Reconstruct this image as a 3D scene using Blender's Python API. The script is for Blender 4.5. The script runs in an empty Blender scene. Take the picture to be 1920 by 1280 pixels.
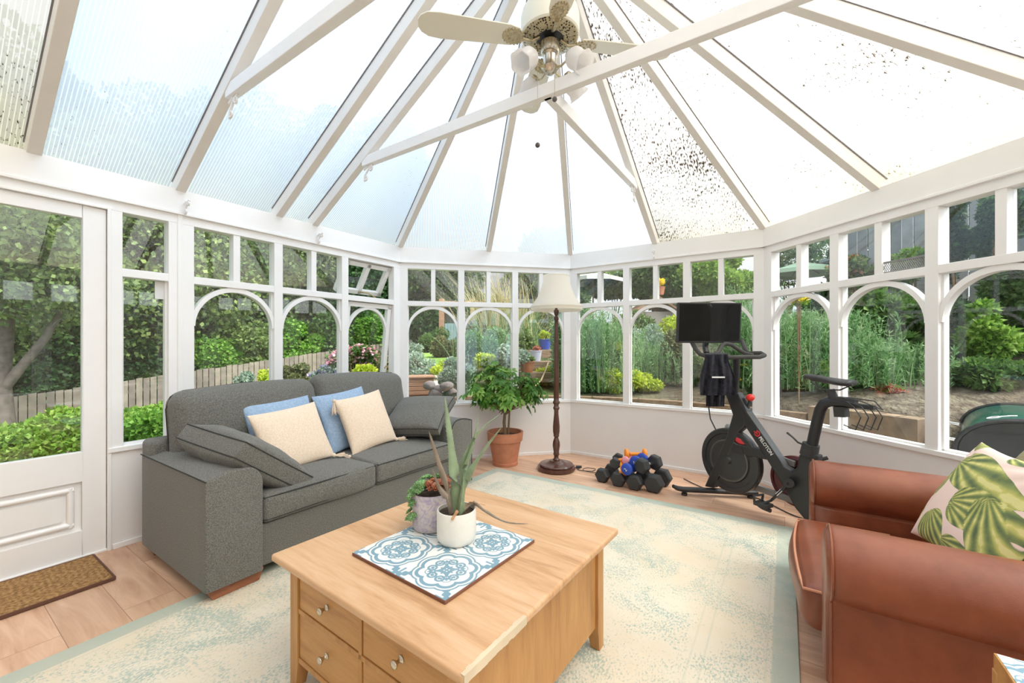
import bpy, math, random
import numpy as np
from mathutils import Vector, Matrix

rng = np.random.default_rng(7)
random.seed(7)
PI = math.pi
SC = bpy.context.scene
COL = SC.collection

# ---------------------------------------------------------------- camera
FPX = 770.0
H = 1.2
cam_d = bpy.data.cameras.new('camera')
cam = bpy.data.objects.new('camera', cam_d)
COL.objects.link(cam)
cam.location = (0, 0, H)
cam.rotation_euler = (PI / 2, 0, 0)
cam_d.sensor_width = 36
cam_d.lens = FPX / 1920 * 36
cam_d.shift_y = 8 / 1920
cam_d.clip_start = 0.02
cam_d.clip_end = 300
SC.camera = cam

# ---------------------------------------------------------------- world, sun, exposure
w = bpy.data.worlds.new('sky')
SC.world = w
w.use_nodes = True
nt = w.node_tree
nt.nodes.clear()
n_out = nt.nodes.new('ShaderNodeOutputWorld')
n_bg = nt.nodes.new('ShaderNodeBackground')
n_tc = nt.nodes.new('ShaderNodeTexCoord')
n_map = nt.nodes.new('ShaderNodeMapping')
n_map.inputs['Scale'].default_value = (1.0, 1.0, 2.2)
n_ns = nt.nodes.new('ShaderNodeTexNoise')
n_ns.inputs['Scale'].default_value = 1.7
n_ns.inputs['Detail'].default_value = 5
n_ns.inputs['Roughness'].default_value = 0.55
n_cr = nt.nodes.new('ShaderNodeValToRGB')
n_cr.color_ramp.elements[0].position = 0.34
n_cr.color_ramp.elements[0].color = (0.50, 0.67, 0.93, 1)
n_cr.color_ramp.elements[1].position = 0.56
n_cr.color_ramp.elements[1].color = (1.0, 1.0, 1.0, 1)
n_dot = nt.nodes.new('ShaderNodeVectorMath')
n_dot.operation = 'DOT_PRODUCT'
n_dot.inputs[1].default_value = (0.74, -0.42, 0.53)
n_mr = nt.nodes.new('ShaderNodeMapRange')
n_mr.inputs['From Min'].default_value = 0.12
n_mr.inputs['From Max'].default_value = 1.0
n_mr.inputs['To Min'].default_value = 0.70
n_mr.inputs['To Max'].default_value = 2.3
L = nt.links.new
L(n_tc.outputs['Generated'], n_map.inputs['Vector'])
L(n_map.outputs['Vector'], n_ns.inputs['Vector'])
L(n_ns.outputs['Fac'], n_cr.inputs['Fac'])
L(n_cr.outputs['Color'], n_bg.inputs['Color'])
L(n_tc.outputs['Generated'], n_dot.inputs[0])
L(n_dot.outputs['Value'], n_mr.inputs['Value'])
L(n_mr.outputs['Result'], n_bg.inputs['Strength'])
L(n_bg.outputs['Background'], n_out.inputs['Surface'])

sun_d = bpy.data.lights.new('sun', 'SUN')
sun = bpy.data.objects.new('sun', sun_d)
COL.objects.link(sun)
sun_d.energy = 4.6
sun_d.angle = math.radians(40)
sun_d.color = (1.0, 0.96, 0.90)
sun.rotation_euler = Vector((0.55, -0.25, 0.80)).to_track_quat('Z', 'Y').to_euler()

vs = SC.view_settings
vs.view_transform = 'Standard'
vs.look = 'None'
vs.exposure = 0.60
vs.gamma = 1.0
vs.use_curve_mapping = False
SC.cycles.max_bounces = 10
SC.cycles.diffuse_bounces = 6
SC.cycles.transparent_max_bounces = 24
SC.cycles.transmission_bounces = 8
SC.cycles.sample_clamp_indirect = 8
SC.cycles.use_denoising = True

# ---------------------------------------------------------------- helpers
def at(px, py, Y):
    return np.array([(px - 960) / FPX * Y, Y, H - (py - 648) / FPX * Y])

def fp(px, py, z=0.0):
    Y = FPX * (H - z) / (py - 648)
    return np.array([(px - 960) / FPX * Y, Y, z])

FR = {}   # object name -> inverse matrix of the thing it belongs to (meshes are written in world space)

def rotz(a):
    return Matrix.Rotation(a, 4, 'Z')

def frame(o):
    while o.parent is not None:
        o = o.parent
    return o.matrix_basis.copy() if o.type == 'EMPTY' else Matrix.Identity(4)

def thing(name, label, cat, loc=(0, 0, 0), rz=0.0, group=None, kind=None):
    o = bpy.data.objects.new(name, None)
    COL.objects.link(o)
    o.empty_display_size = 0.1
    o.matrix_basis = Matrix.Translation(Vector([float(c) for c in loc])) @ rotz(rz)
    if label:
        o['label'] = label
    if cat:
        o['category'] = cat
    if group:
        o['group'] = group
    if kind:
        o['kind'] = kind
    return o

def tag(o, label, cat, group=None, kind=None):
    o['label'] = label
    o['category'] = cat
    if group:
        o['group'] = group
    if kind:
        o['kind'] = kind
    return o

def struct(name):
    o = thing(name, None, None)
    o['kind'] = 'structure'
    return o

def dup(root, loc=None, rz=None, label=None):
    def cp(o, par):
        c = o.copy()
        COL.objects.link(c)
        c.parent = par
        for ch in [k for k in o.children]:
            cp(ch, c)
        return c
    kids = list(root.children)
    r = root.copy()
    COL.objects.link(r)
    r.parent = None
    for ch in kids:
        cp(ch, r)
    if loc is not None:
        r.matrix_basis = Matrix.Translation(Vector([float(c) for c in loc])) @ rotz(rz or 0)
    if label:
        r['label'] = label
    return r

def V(*a):
    return np.array(a, float)

def nrm(v):
    v = np.asarray(v, float)
    return v / (np.linalg.norm(v) + 1e-12)

class MB:
    def __init__(s):
        s.v = []
        s.f = []
        s.m = []
        s.n = 0
        s.mi = 0

    def add(s, verts, faces, M=None):
        verts = np.asarray(verts, float).reshape(-1, 3)
        if M is not None:
            A = np.array(M)
            verts = verts @ A[:3, :3].T + A[:3, 3]
        s.v.append(verts)
        for f in faces:
            s.f.append([i + s.n for i in f])
            s.m.append(s.mi)
        s.n += len(verts)
        return s

    def box(s, lo, hi, M=None):
        x0, y0, z0 = lo
        x1, y1, z1 = hi
        v = [(x0, y0, z0), (x1, y0, z0), (x1, y1, z0), (x0, y1, z0), (x0, y0, z1), (x1, y0, z1), (x1, y1, z1), (x0, y1, z1)]
        f = [(0, 3, 2, 1), (4, 5, 6, 7), (0, 1, 5, 4), (1, 2, 6, 5), (2, 3, 7, 6), (3, 0, 4, 7)]
        return s.add(v, f, M)

    def bar(s, a, b, w, h, up=(0, 0, 1), drop=0.5):
        """box from a to b, w wide, h high; drop=0 -> a,b on the underside, 1 -> on the top"""
        a = np.asarray(a, float); b = np.asarray(b, float)
        d = nrm(b - a)
        sd = nrm(np.cross(d, up))
        u = np.cross(sd, d)
        vs_ = []
        for p in (a, b):
            for (i, j) in ((-1, 0), (1, 0), (1, 1), (-1, 1)):
                vs_.append(p + sd * (i * w / 2) + u * (j - drop) * h)
        f = [(3, 2, 1, 0), (4, 5, 6, 7), (0, 1, 5, 4), (1, 2, 6, 5), (2, 3, 7, 6), (3, 0, 4, 7)]
        return s.add(vs_, f)

    def tube(s, pts, r, seg=10, caps=True, closed=False, flat=1.0, up=None, M=None):
        pts = [np.asarray(p, float) for p in pts]
        n = len(pts)
        rr = r if hasattr(r, '__len__') else [r] * n
        vs_ = []
        ref = None
        for i in range(n):
            if closed:
                d = nrm(pts[(i + 1) % n] - pts[i - 1])
            else:
                d = nrm(pts[min(i + 1, n - 1)] - pts[max(i - 1, 0)])
            if ref is None:
                ref = np.array(up, float) if up is not None else (V(0, 0, 1) if abs(d[2]) < 0.9 else V(1, 0, 0))
            if up is not None:
                ref = np.array(up, float)
            a = nrm(np.cross(d, ref))
            b = np.cross(a, d)
            if up is None:
                ref = b
            for k in range(seg):
                t = 2 * PI * k / seg
                vs_.append(pts[i] + rr[i] * (math.cos(t) * a + math.sin(t) * b * flat))
        f = []
        m = n if closed else n - 1
        for i in range(m):
            i2 = (i + 1) % n
            for k in range(seg):
                k2 = (k + 1) % seg
                f.append((i * seg + k, i * seg + k2, i2 * seg + k2, i2 * seg + k))
        if caps and not closed:
            f.append(tuple(range(seg))[::-1])
            f.append(tuple((n - 1) * seg + k for k in range(seg)))
        return s.add(vs_, f, M)

    def lathe(s, prof, seg=32, c=(0, 0, 0), M=None, cap=True):
        vs_ = []
        for (r, z) in prof:
            for k in range(seg):
                t = 2 * PI * k / seg
                vs_.append((c[0] + r * math.cos(t), c[1] + r * math.sin(t), c[2] + z))
        f = []
        n = len(prof)
        for i in range(n - 1):
            for k in range(seg):
                k2 = (k + 1) % seg
                f.append((i * seg + k, i * seg + k2, (i + 1) * seg + k2, (i + 1) * seg + k))
        if cap:
            f.append(tuple(range(seg))[::-1])
            f.append(tuple((n - 1) * seg + k for k in range(seg)))
        return s.add(vs_, f, M)

    def prism(s, poly, O, A, B, N, t0, t1):
        """2D polygon in plane (O, A, B) extruded along N from t0 to t1"""
        O = np.asarray(O, float); A = np.asarray(A, float); B = np.asarray(B, float); N = np.asarray(N, float)
        n = len(poly)
        vs_ = [O + p[0] * A + p[1] * B + N * t0 for p in poly] + [O + p[0] * A + p[1] * B + N * t1 for p in poly]
        f = [tuple(range(n))[::-1], tuple(range(n, 2 * n))]
        for i in range(n):
            j = (i + 1) % n
            f.append((i, j, n + j, n + i))
        return s.add(vs_, f)

    def rbox(s, lo, hi, r, M=None, n=8, crown=(0, 0, 0), wob=0.0, seed=0):
        """rounded box with optional crowned faces"""
        lo = np.array(lo, float); hi = np.array(hi, float)
        c = (lo + hi) / 2
        h = (hi - lo) / 2
        r = min(r, *(h * 0.999))
        ax = []
        for i in range(3):
            inner = h[i] - r
            e = np.array([0, .12, .3, .55, .8, 1.0]) * r
            a = np.concatenate([-h[i] + e, np.linspace(-inner, inner, n)[1:-1], h[i] - e[::-1]])
            ax.append(a)
        vs_ = []
        fs = []
        base = 0
        for d in range(3):
            u, v = [(1, 2), (2, 0), (0, 1)][d]
            for sg in (-1, 1):
                U, W = np.meshgrid(ax[u], ax[v], indexing='ij')
                P = np.zeros(U.shape + (3,))
                P[..., u] = U
                P[..., v] = W
                P[..., d] = sg * h[d]
                nu, nv = U.shape
                q = P.reshape(-1, 3)
                inn = np.clip(q, -(h - r), h - r)
                dd = q - inn
                ln = np.linalg.norm(dd, axis=1, keepdims=True)
                q = inn + dd / np.maximum(ln, 1e-9) * r
                un = q / h
                for k in range(3):
                    if crown[k]:
                        a_, b_ = [(1, 2), (0, 2), (0, 1)][k]
                        q[:, k] += crown[k] * un[:, k] * np.clip(1 - un[:, a_] ** 2, 0, 1) * np.clip(1 - un[:, b_] ** 2, 0, 1)
                vs_.append(q + c)
                for i in range(nu - 1):
                    for j in range(nv - 1):
                        a0 = base + i * nv + j
                        f = (a0, a0 + nv, a0 + nv + 1, a0 + 1)
                        fs.append(f if sg > 0 else f[::-1])
                base += nu * nv
        q = np.concatenate(vs_)
        if wob:
            rs = np.random.default_rng(seed)
            K = rs.normal(0, 1, (5, 3)) * (2.2 / h.max())
            ph = rs.uniform(0, 6, 5)
            o = np.sum([np.sin(q @ K[i] + ph[i]) for i in range(5)], axis=0)[:, None]
            dirn = (q - c) / (np.linalg.norm(q - c, axis=1, keepdims=True) + 1e-9)
            q = q + dirn * o * wob / 3
        return s.add(q, fs, M)

    def pillow(s, w_, h_, t, M=None, n=22, pinch=0.06, seed=0, wob=0.006, gus=0.0, sag=0.0):
        """scatter cushion in local XY plane (w along x, h along y), thickness along z"""
        u = np.sin(np.linspace(-1, 1, n) * PI / 2)
        U, W = np.meshgrid(u, u, indexing='ij')
        sx = 1 - pinch * (1 - W ** 2) * np.abs(U) ** 3
        sy = 1 - pinch * (1 - U ** 2) * np.abs(W) ** 3
        X = U * sx * w_ / 2
        Y = W * sy * h_ / 2
        T = (np.clip(1 - U ** 2, 0, 1) ** 0.42) * (np.clip(1 - W ** 2, 0, 1) ** 0.42)
        rs = np.random.default_rng(seed)
        wv = np.zeros_like(U)
        for i in range(6):
            kx, ky = rs.normal(0, 3.2, 2)
            wv += np.sin(kx * U + ky * W + rs.uniform(0, 6))
        wv = wv / 6
        for i in range(5):   # creases running in from the corners
            cx, cy = rs.choice([-1, 1], 2)
            a = rs.uniform(0.2, 1.3)
            dist = (U - cx) * math.sin(a) * cx - (W - cy) * math.cos(a) * cy
            rad = np.hypot(U - cx, W - cy)
            wv -= 1.3 * np.exp(-(dist / 0.07) ** 2) * np.exp(-(rad / 0.6) ** 2)
        vs_ = []
        for sg in (1, -1):
            Z = sg * (T * t / 2 * (1 - gus) + gus * t / 2) + wob * wv * T
            if sag:
                Z = Z
            vs_.append(np.stack([X, Y, Z], -1).reshape(-1, 3))
        fs = []
        for k in range(2):
            b = k * n * n
            for i in range(n - 1):
                for j in range(n - 1):
                    a0 = b + i * n + j
                    f = (a0, a0 + n, a0 + n + 1, a0 + 1)
                    fs.append(f if k == 0 else f[::-1])
        rim = [(i, 0) for i in range(n - 1)] + [(n - 1, j) for j in range(n - 1)] + [(i, n - 1) for i in range(n - 1, 0, -1)] + [(0, j) for j in range(n - 1, 0, -1)]
        for k in range(len(rim)):
            i, j = rim[k]
            i2, j2 = rim[(k + 1) % len(rim)]
            a0 = i * n + j
            b0 = i2 * n + j2
            fs.append((a0, n * n + a0, n * n + b0, b0))
        s.rimpts = [(X[i, j], Y[i, j]) for i, j in rim]
        return s.add(np.concatenate(vs_), fs, M)

    def sphere(s, c, r, seg=16, rings=10, sc=(1, 1, 1), M=None):
        vs_ = []
        f = []
        for i in range(rings + 1):
            p = PI * i / rings
            for k in range(seg):
                t = 2 * PI * k / seg
                vs_.append((c[0] + sc[0] * r * math.sin(p) * math.cos(t), c[1] + sc[1] * r * math.sin(p) * math.sin(t), c[2] - sc[2] * r * math.cos(p)))
        for i in range(rings):
            for k in range(seg):
                k2 = (k + 1) % seg
                f.append((i * seg + k, i * seg + k2, (i + 1) * seg + k2, (i + 1) * seg + k))
        return s.add(vs_, f, M)

    def build(s, name, mat, parent=None, smooth=35, bevel=0, subsurf=0, local=False, weld=True, attrs=None):
        me = bpy.data.meshes.new(name)
        vv = np.concatenate(s.v)
        if parent is not None and not local:
            A = np.array(frame(parent).inverted())
            vv = vv @ A[:3, :3].T + A[:3, 3]
        me.from_pydata([tuple(p) for p in vv.tolist()], [], s.f)
        mats = mat if isinstance(mat, (list, tuple)) else [mat]
        for m_ in mats:
            me.materials.append(m_)
        if len(mats) > 1:
            me.polygons.foreach_set('material_index', s.m)
        if attrs:
            for k, val in attrs.items():
                a = me.attributes.new(k, 'FLOAT', 'POINT')
                a.data.foreach_set('value', np.asarray(val, np.float32))
        if weld and not attrs:
            import bmesh
            bm = bmesh.new()
            bm.from_mesh(me)
            bmesh.ops.remove_doubles(bm, verts=bm.verts, dist=1e-5)
            bmesh.ops.recalc_face_normals(bm, faces=bm.faces)
            bm.to_mesh(me)
            bm.free()
        if smooth:
            me.polygons.foreach_set('use_smooth', [True] * len(me.polygons))
            me.set_sharp_from_angle(angle=math.radians(smooth))
        me.update()
        o = bpy.data.objects.new(name, me)
        COL.objects.link(o)
        if parent is not None:
            o.parent = parent
        if bevel:
            b = o.modifiers.new('bevel', 'BEVEL')
            b.width = bevel
            b.segments = 2
            b.limit_method = 'ANGLE'
            b.angle_limit = math.radians(40)
            b.harden_normals = False
        if subsurf:
            b = o.modifiers.new('sub', 'SUBSURF')
            b.levels = subsurf
            b.render_levels = subsurf
        return o

def fast_mesh(name, verts, quads, mat, parent=None, tint=None, uv=None, mats_idx=None):
    verts = np.asarray(verts, np.float32)
    if parent is not None:
        A = np.array(frame(parent).inverted())
        verts = (verts @ A[:3, :3].T + A[:3, 3]).astype(np.float32)
    quads = np.asarray(quads, np.int32)
    me = bpy.data.meshes.new(name)
    me.vertices.add(len(verts))
    me.vertices.foreach_set('co', verts.ravel())
    nf, k = quads.shape
    me.loops.add(nf * k)
    me.loops.foreach_set('vertex_index', quads.ravel())
    me.polygons.add(nf)
    me.polygons.foreach_set('loop_start', np.arange(nf, dtype=np.int32) * k)
    me.polygons.foreach_set('loop_total', np.full(nf, k, np.int32))
    for m_ in (mat if isinstance(mat, (list, tuple)) else [mat]):
        me.materials.append(m_)
    if mats_idx is not None:
        me.polygons.foreach_set('material_index', np.asarray(mats_idx, np.int32))
    if tint is not None:
        a = me.attributes.new('tint', 'FLOAT', 'FACE')
        a.data.foreach_set('value', np.asarray(tint, np.float32))
    if uv is not None:
        a = me.uv_layers.new(name='UVMap')
        a.data.foreach_set('uv', np.asarray(uv, np.float32).ravel())
    me.update(calc_edges=True)
    o = bpy.data.objects.new(name, me)
    COL.objects.link(o)
    if parent is not None:
        o.parent = parent
    return o

# ---------------------------------------------------------------- materials
def new_mat(name):
    m = bpy.data.materials.new(name)
    m.use_nodes = True
    t = m.node_tree
    t.nodes.clear()
    out = t.nodes.new('ShaderNodeOutputMaterial')
    b = t.nodes.new('ShaderNodeBsdfPrincipled')
    t.links.new(b.outputs[0], out.inputs['Surface'])
    return m, t, b, out

def N(t, typ, **kw):
    n = t.nodes.new(typ)
    for k, v in kw.items():
        if k in n.inputs:
            n.inputs[k].default_value = v
        else:
            setattr(n, k, v)
    return n

def ramp(t, fac, stops):
    r = t.nodes.new('ShaderNodeValToRGB')
    el = r.color_ramp.elements
    while len(el) < len(stops):
        el.new(0.5)
    for e, (p, c) in zip(el, stops):
        e.position = p
        e.color = tuple(c) + (1,) if len(c) == 3 else c
    if fac is not None:
        t.links.new(fac, r.inputs['Fac'])
    return r

def coords(t, scale=(1, 1, 1), rot=(0, 0, 0), kind='Object'):
    tc = t.nodes.new('ShaderNodeTexCoord')
    mp = t.nodes.new('ShaderNodeMapping')
    mp.inputs['Scale'].default_value = scale
    mp.inputs['Rotation'].default_value = rot
    t.links.new(tc.outputs[kind], mp.inputs['Vector'])
    return mp.outputs['Vector']

def bump(t, b, h, strength=0.3, dist=0.01):
    bp_ = t.nodes.new('ShaderNodeBump')
    bp_.inputs['Strength'].default_value = strength
    bp_.inputs['Distance'].default_value = dist
    t.links.new(h, bp_.inputs['Height'])
    t.links.new(bp_.outputs['Normal'], b.inputs['Normal'])

def plain(name, col, rough=0.5, metal=0.0, noise=0.06, nscale=6.0, bmp=0.0, bscale=60.0, spec=None, coat=0.0, sheen=0.0, sss=0.0):
    m, t, b, out = new_mat(name)
    c = coords(t)
    ns = N(t, 'ShaderNodeTexNoise', Scale=nscale, Detail=4.0)
    t.links.new(c, ns.inputs['Vector'])
    col = np.array(col)
    lo = tuple(np.clip(col * (1 - noise), 0, 1))
    hi = tuple(np.clip(col * (1 + noise), 0, 1))
    r = ramp(t, ns.outputs['Fac'], [(0.3, lo), (0.7, hi)])
    t.links.new(r.outputs['Color'], b.inputs['Base Color'])
    b.inputs['Roughness'].default_value = rough
    b.inputs['Metallic'].default_value = metal
    if spec is not None:
        b.inputs['Specular IOR Level'].default_value = spec
    if coat:
        b.inputs['Coat Weight'].default_value = coat
        b.inputs['Coat Roughness'].default_value = 0.2
    if sheen:
        b.inputs['Sheen Weight'].default_value = sheen
    if bmp:
        n2 = N(t, 'ShaderNodeTexNoise', Scale=bscale, Detail=3.0)
        t.links.new(c, n2.inputs['Vector'])
        bump(t, b, n2.outputs['Fac'], bmp, 0.004)
    return m

def fabric(name, col, col2, scale=420.0, rough=0.95, contrast=1.0):
    m, t, b, out = new_mat(name)
    c = coords(t)
    n1 = N(t, 'ShaderNodeTexNoise', Scale=scale, Detail=2.0)
    n2 = N(t, 'ShaderNodeTexNoise', Scale=scale * 0.28, Detail=3.0)
    t.links.new(c, n1.inputs['Vector'])
    t.links.new(c, n2.inputs['Vector'])
    mx = N(t, 'ShaderNodeMath', operation='ADD')
    t.links.new(n1.outputs['Fac'], mx.inputs[0])
    t.links.new(n2.outputs['Fac'], mx.inputs[1])
    md = N(t, 'ShaderNodeMath', operation='MULTIPLY')
    t.links.new(mx.outputs[0], md.inputs[0])
    md.inputs[1].default_value = 0.5
    r = ramp(t, md.outputs[0], [(0.40, col), (0.60, col2)])
    t.links.new(r.outputs['Color'], b.inputs['Base Color'])
    b.inputs['Roughness'].default_value = rough
    b.inputs['Sheen Weight'].default_value = 0.15
    b.inputs['Specular IOR Level'].default_value = 0.2
    bump(t, b, md.outputs[0], 0.35, 0.003)
    return m

def wood(name, c1, c2, c3, axis='X', scale=3.0, rough=0.4, stretch=9.0, bands=1.0, coat=0.0, kind='Object'):
    m, t, b, out = new_mat(name)
    sc_ = {'X': (1, stretch, stretch), 'Y': (stretch, 1, stretch), 'Z': (stretch, stretch, 1)}[axis]
    c = coords(t, scale=sc_, kind=kind)
    n1 = N(t, 'ShaderNodeTexNoise', Scale=scale, Detail=6.0, Roughness=0.6, Distortion=0.6)
    t.links.new(c, n1.inputs['Vector'])
    n2 = N(t, 'ShaderNodeTexNoise', Scale=scale * 7, Detail=3.0)
    t.links.new(c, n2.inputs['Vector'])
    mx = N(t, 'ShaderNodeMath', operation='MULTIPLY_ADD')
    t.links.new(n2.outputs['Fac'], mx.inputs[0])
    mx.inputs[1].default_value = 0.3 * bands
    t.links.new(n1.outputs['Fac'], mx.inputs[2])
    r = ramp(t, mx.outputs[0], [(0.42, c1), (0.62, c2), (0.85, c3)])
    t.links.new(r.outputs['Color'], b.inputs['Base Color'])
    b.inputs['Roughness'].default_value = rough
    b.inputs['Coat Weight'].default_value = coat
    bump(t, b, mx.outputs[0], 0.12, 0.002)
    return m

M = {}
M['paint'] = plain('white_paint', (0.86, 0.85, 0.845), 0.38, noise=0.015, bmp=0.03, bscale=30)
M['paint_roof'] = plain('roof_timber_paint', (0.80, 0.765, 0.72), 0.45, noise=0.03)
M['wallpaint'] = plain('panel_paint', (0.82, 0.80, 0.79), 0.55, noise=0.012)
M['housewall'] = plain('house_wall_paint', (0.78, 0.76, 0.73), 0.7, noise=0.02)
M['seal'] = plain('glazing_seal', (0.22, 0.21, 0.22), 0.6)
M['cream_plastic'] = plain('cream_enamel', (0.76, 0.73, 0.62), 0.42, noise=0.02)
M['nickel'] = plain('satin_nickel', (0.62, 0.57, 0.48), 0.22, metal=1.0, noise=0.03)
M['antique'] = plain('antique_brass', (0.50, 0.42, 0.27), 0.35, metal=0.7, noise=0.25, nscale=60)
M['black_metal'] = plain('black_powder_coat', (0.022, 0.022, 0.024), 0.42, noise=0.1)
M['dark_rubber'] = plain('dark_rubber', (0.035, 0.036, 0.038), 0.55, noise=0.12, bmp=0.1)
M['chrome'] = plain('chrome', (0.75, 0.75, 0.75), 0.12, metal=1.0, noise=0.01)
M['brass'] = plain('brass', (0.62, 0.45, 0.18), 0.25, metal=1.0)
M['bead'] = plain('dark_bead', (0.10, 0.085, 0.08), 0.4)
M['terracotta'] = plain('terracotta', (0.50, 0.20, 0.11), 0.75, noise=0.12, nscale=14, bmp=0.08)
M['soil'] = plain('potting_soil', (0.07, 0.045, 0.03), 1.0, noise=0.5, nscale=90, bmp=0.8, bscale=120)
M['bark'] = plain('bark', (0.10, 0.078, 0.06), 0.9, noise=0.3, nscale=12, bmp=0.6, bscale=18)
M['stem'] = plain('woody_stem', (0.25, 0.17, 0.10), 0.8, noise=0.2)
M['white_pot'] = plain('white_stoneware', (0.80, 0.77, 0.71), 0.45, noise=0.03, nscale=40, bmp=0.15, bscale=40)
M['darkwood'] = wood('dark_turned_wood', (0.035, 0.012, 0.008), (0.075, 0.026, 0.016), (0.12, 0.045, 0.028), 'Z', 6, 0.28, coat=0.4)
M['redwood'] = wood('stained_foot_wood', (0.22, 0.075, 0.035), (0.30, 0.11, 0.055), (0.36, 0.14, 0.07), 'X', 6, 0.35)
M['oak'] = wood('honey_oak', (0.36, 0.165, 0.05), (0.50, 0.25, 0.08), (0.58, 0.31, 0.11), 'X', 2.2, 0.42)
M['oak_side'] = wood('honey_oak_upright', (0.36, 0.165, 0.05), (0.48, 0.235, 0.075), (0.55, 0.29, 0.10), 'Z', 2.2, 0.42)
M['oak_top'] = wood('pale_worn_oak', (0.45, 0.235, 0.105), (0.61, 0.355, 0.185), (0.70, 0.455, 0.275), 'X', 1.6, 0.45)
M['oak_raw'] = plain('chipped_raw_wood', (0.66, 0.54, 0.38), 0.8, noise=0.15)
M['grey_fabric'] = fabric('charcoal_weave', (0.075, 0.073, 0.063), (0.225, 0.22, 0.20), 800)
M['piping'] = plain('charcoal_piping', (0.035, 0.036, 0.034), 0.9)
M['blue_fabric'] = fabric('blue_linen', (0.26, 0.37, 0.52), (0.36, 0.47, 0.62), 260)
M['blue_fabric_dark'] = M['blue_fabric']
M['cream_fabric'] = fabric('cream_weave', (0.72, 0.57, 0.43), (0.84, 0.70, 0.56), 420)
M['leather'] = None
M['blue_vinyl'] = plain('blue_neoprene', (0.02, 0.07, 0.42), 0.55, noise=0.06)
M['orange_vinyl'] = plain('orange_vinyl', (0.86, 0.27, 0.02), 0.45, noise=0.04)
M['pink_vinyl'] = plain('pink_vinyl', (0.86, 0.36, 0.42), 0.5, noise=0.04)
M['white_mark'] = plain('white_print', (0.8, 0.8, 0.8), 0.5, noise=0.01)
M['red_mark'] = plain('red_print', (0.62, 0.03, 0.04), 0.4, noise=0.02)
M['towel'] = fabric('black_towelling', (0.006, 0.006, 0.010), (0.022, 0.021, 0.032), 160)
M['black_cord'] = plain('cord', (0.06, 0.045, 0.03), 0.6)
M['grille'] = plain('grey_plastic', (0.25, 0.25, 0.25), 0.5)
M['slate'] = plain('slate_roof', (0.20, 0.20, 0.225), 0.7, noise=0.2, nscale=3)
M['brick'] = plain('brick', (0.34, 0.21, 0.17), 0.9, noise=0.25, nscale=12)
M['sleeper'] = wood('weathered_sleeper', (0.13, 0.085, 0.05), (0.24, 0.16, 0.10), (0.33, 0.24, 0.16), 'X', 4, 0.85)
M['deck'] = wood('garden_timber', (0.28, 0.14, 0.08), (0.38, 0.21, 0.13), (0.45, 0.27, 0.18), 'X', 4, 0.7)
M['stone'] = plain('garden_stone', (0.30, 0.25, 0.24), 0.9, noise=0.35, nscale=8, bmp=0.5, bscale=12)
M['gravel'] = plain('pale_gravel', (0.60, 0.52, 0.45), 0.9, noise=0.35, nscale=30, bmp=0.8, bscale=40)
M['earth'] = plain('earth', (0.11, 0.085, 0.055), 0.95, noise=0.45, nscale=5, bmp=0.5, bscale=12)
M['lawn'] = plain('lawn_grass', (0.22, 0.38, 0.07), 0.95, noise=0.25, nscale=14, bmp=0.5, bscale=80)
M['umbrella'] = plain('pale_green_canvas', (0.50, 0.70, 0.50), 0.8, noise=0.03)
M['umbrella_blue'] = plain('pale_blue_canvas', (0.55, 0.68, 0.72), 0.8, noise=0.03)
M['umbrella_grey'] = plain('grey_white_canvas', (0.66, 0.66, 0.62), 0.8, noise=0.03)
M['bbq_green'] = plain('dark_green_enamel', (0.02, 0.085, 0.065), 0.25, noise=0.1)
M['bbq_black'] = plain('black_enamel', (0.02, 0.02, 0.022), 0.35, noise=0.1)
M['blue_glaze'] = plain('cobalt_glaze', (0.05, 0.09, 0.42), 0.25, noise=0.1)
M['pale_glaze'] = plain('pale_lilac_glaze', (0.55, 0.58, 0.72), 0.4, noise=0.05)
M['teal_door'] = plain('pale_blue_boards', (0.33, 0.50, 0.55), 0.7, noise=0.1)
M['outwhite'] = plain('outdoor_white_paint', (0.7, 0.7, 0.69), 0.6, noise=0.05)
M['khaki'] = fabric('khaki_weave', (0.25, 0.22, 0.10), (0.34, 0.30, 0.15), 200)
M['hose'] = plain('beige_hose', (0.6, 0.45, 0.28), 0.6)

def mat_leather():
    m, t, b, out = new_mat('tan_leather')
    c = coords(t)
    n1 = N(t, 'ShaderNodeTexNoise', Scale=5.0, Detail=5.0, Roughness=0.6)
    t.links.new(c, n1.inputs['Vector'])
    r = ramp(t, n1.outputs['Fac'], [(0.3, (0.165, 0.040, 0.016)), (0.55, (0.245, 0.066, 0.027)), (0.78, (0.32, 0.10, 0.045))])
    t.links.new(r.outputs['Color'], b.inputs['Base Color'])
    b.inputs['Roughness'].default_value = 0.40
    b.inputs['Coat Weight'].default_value = 0.25
    b.inputs['Coat Roughness'].default_value = 0.35
    v = N(t, 'ShaderNodeTexVoronoi', Scale=420.0)
    t.links.new(c, v.inputs['Vector'])
    bump(t, b, v.outputs['Distance'], 0.12, 0.002)
    return m
M['leather'] = mat_leather()

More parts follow.
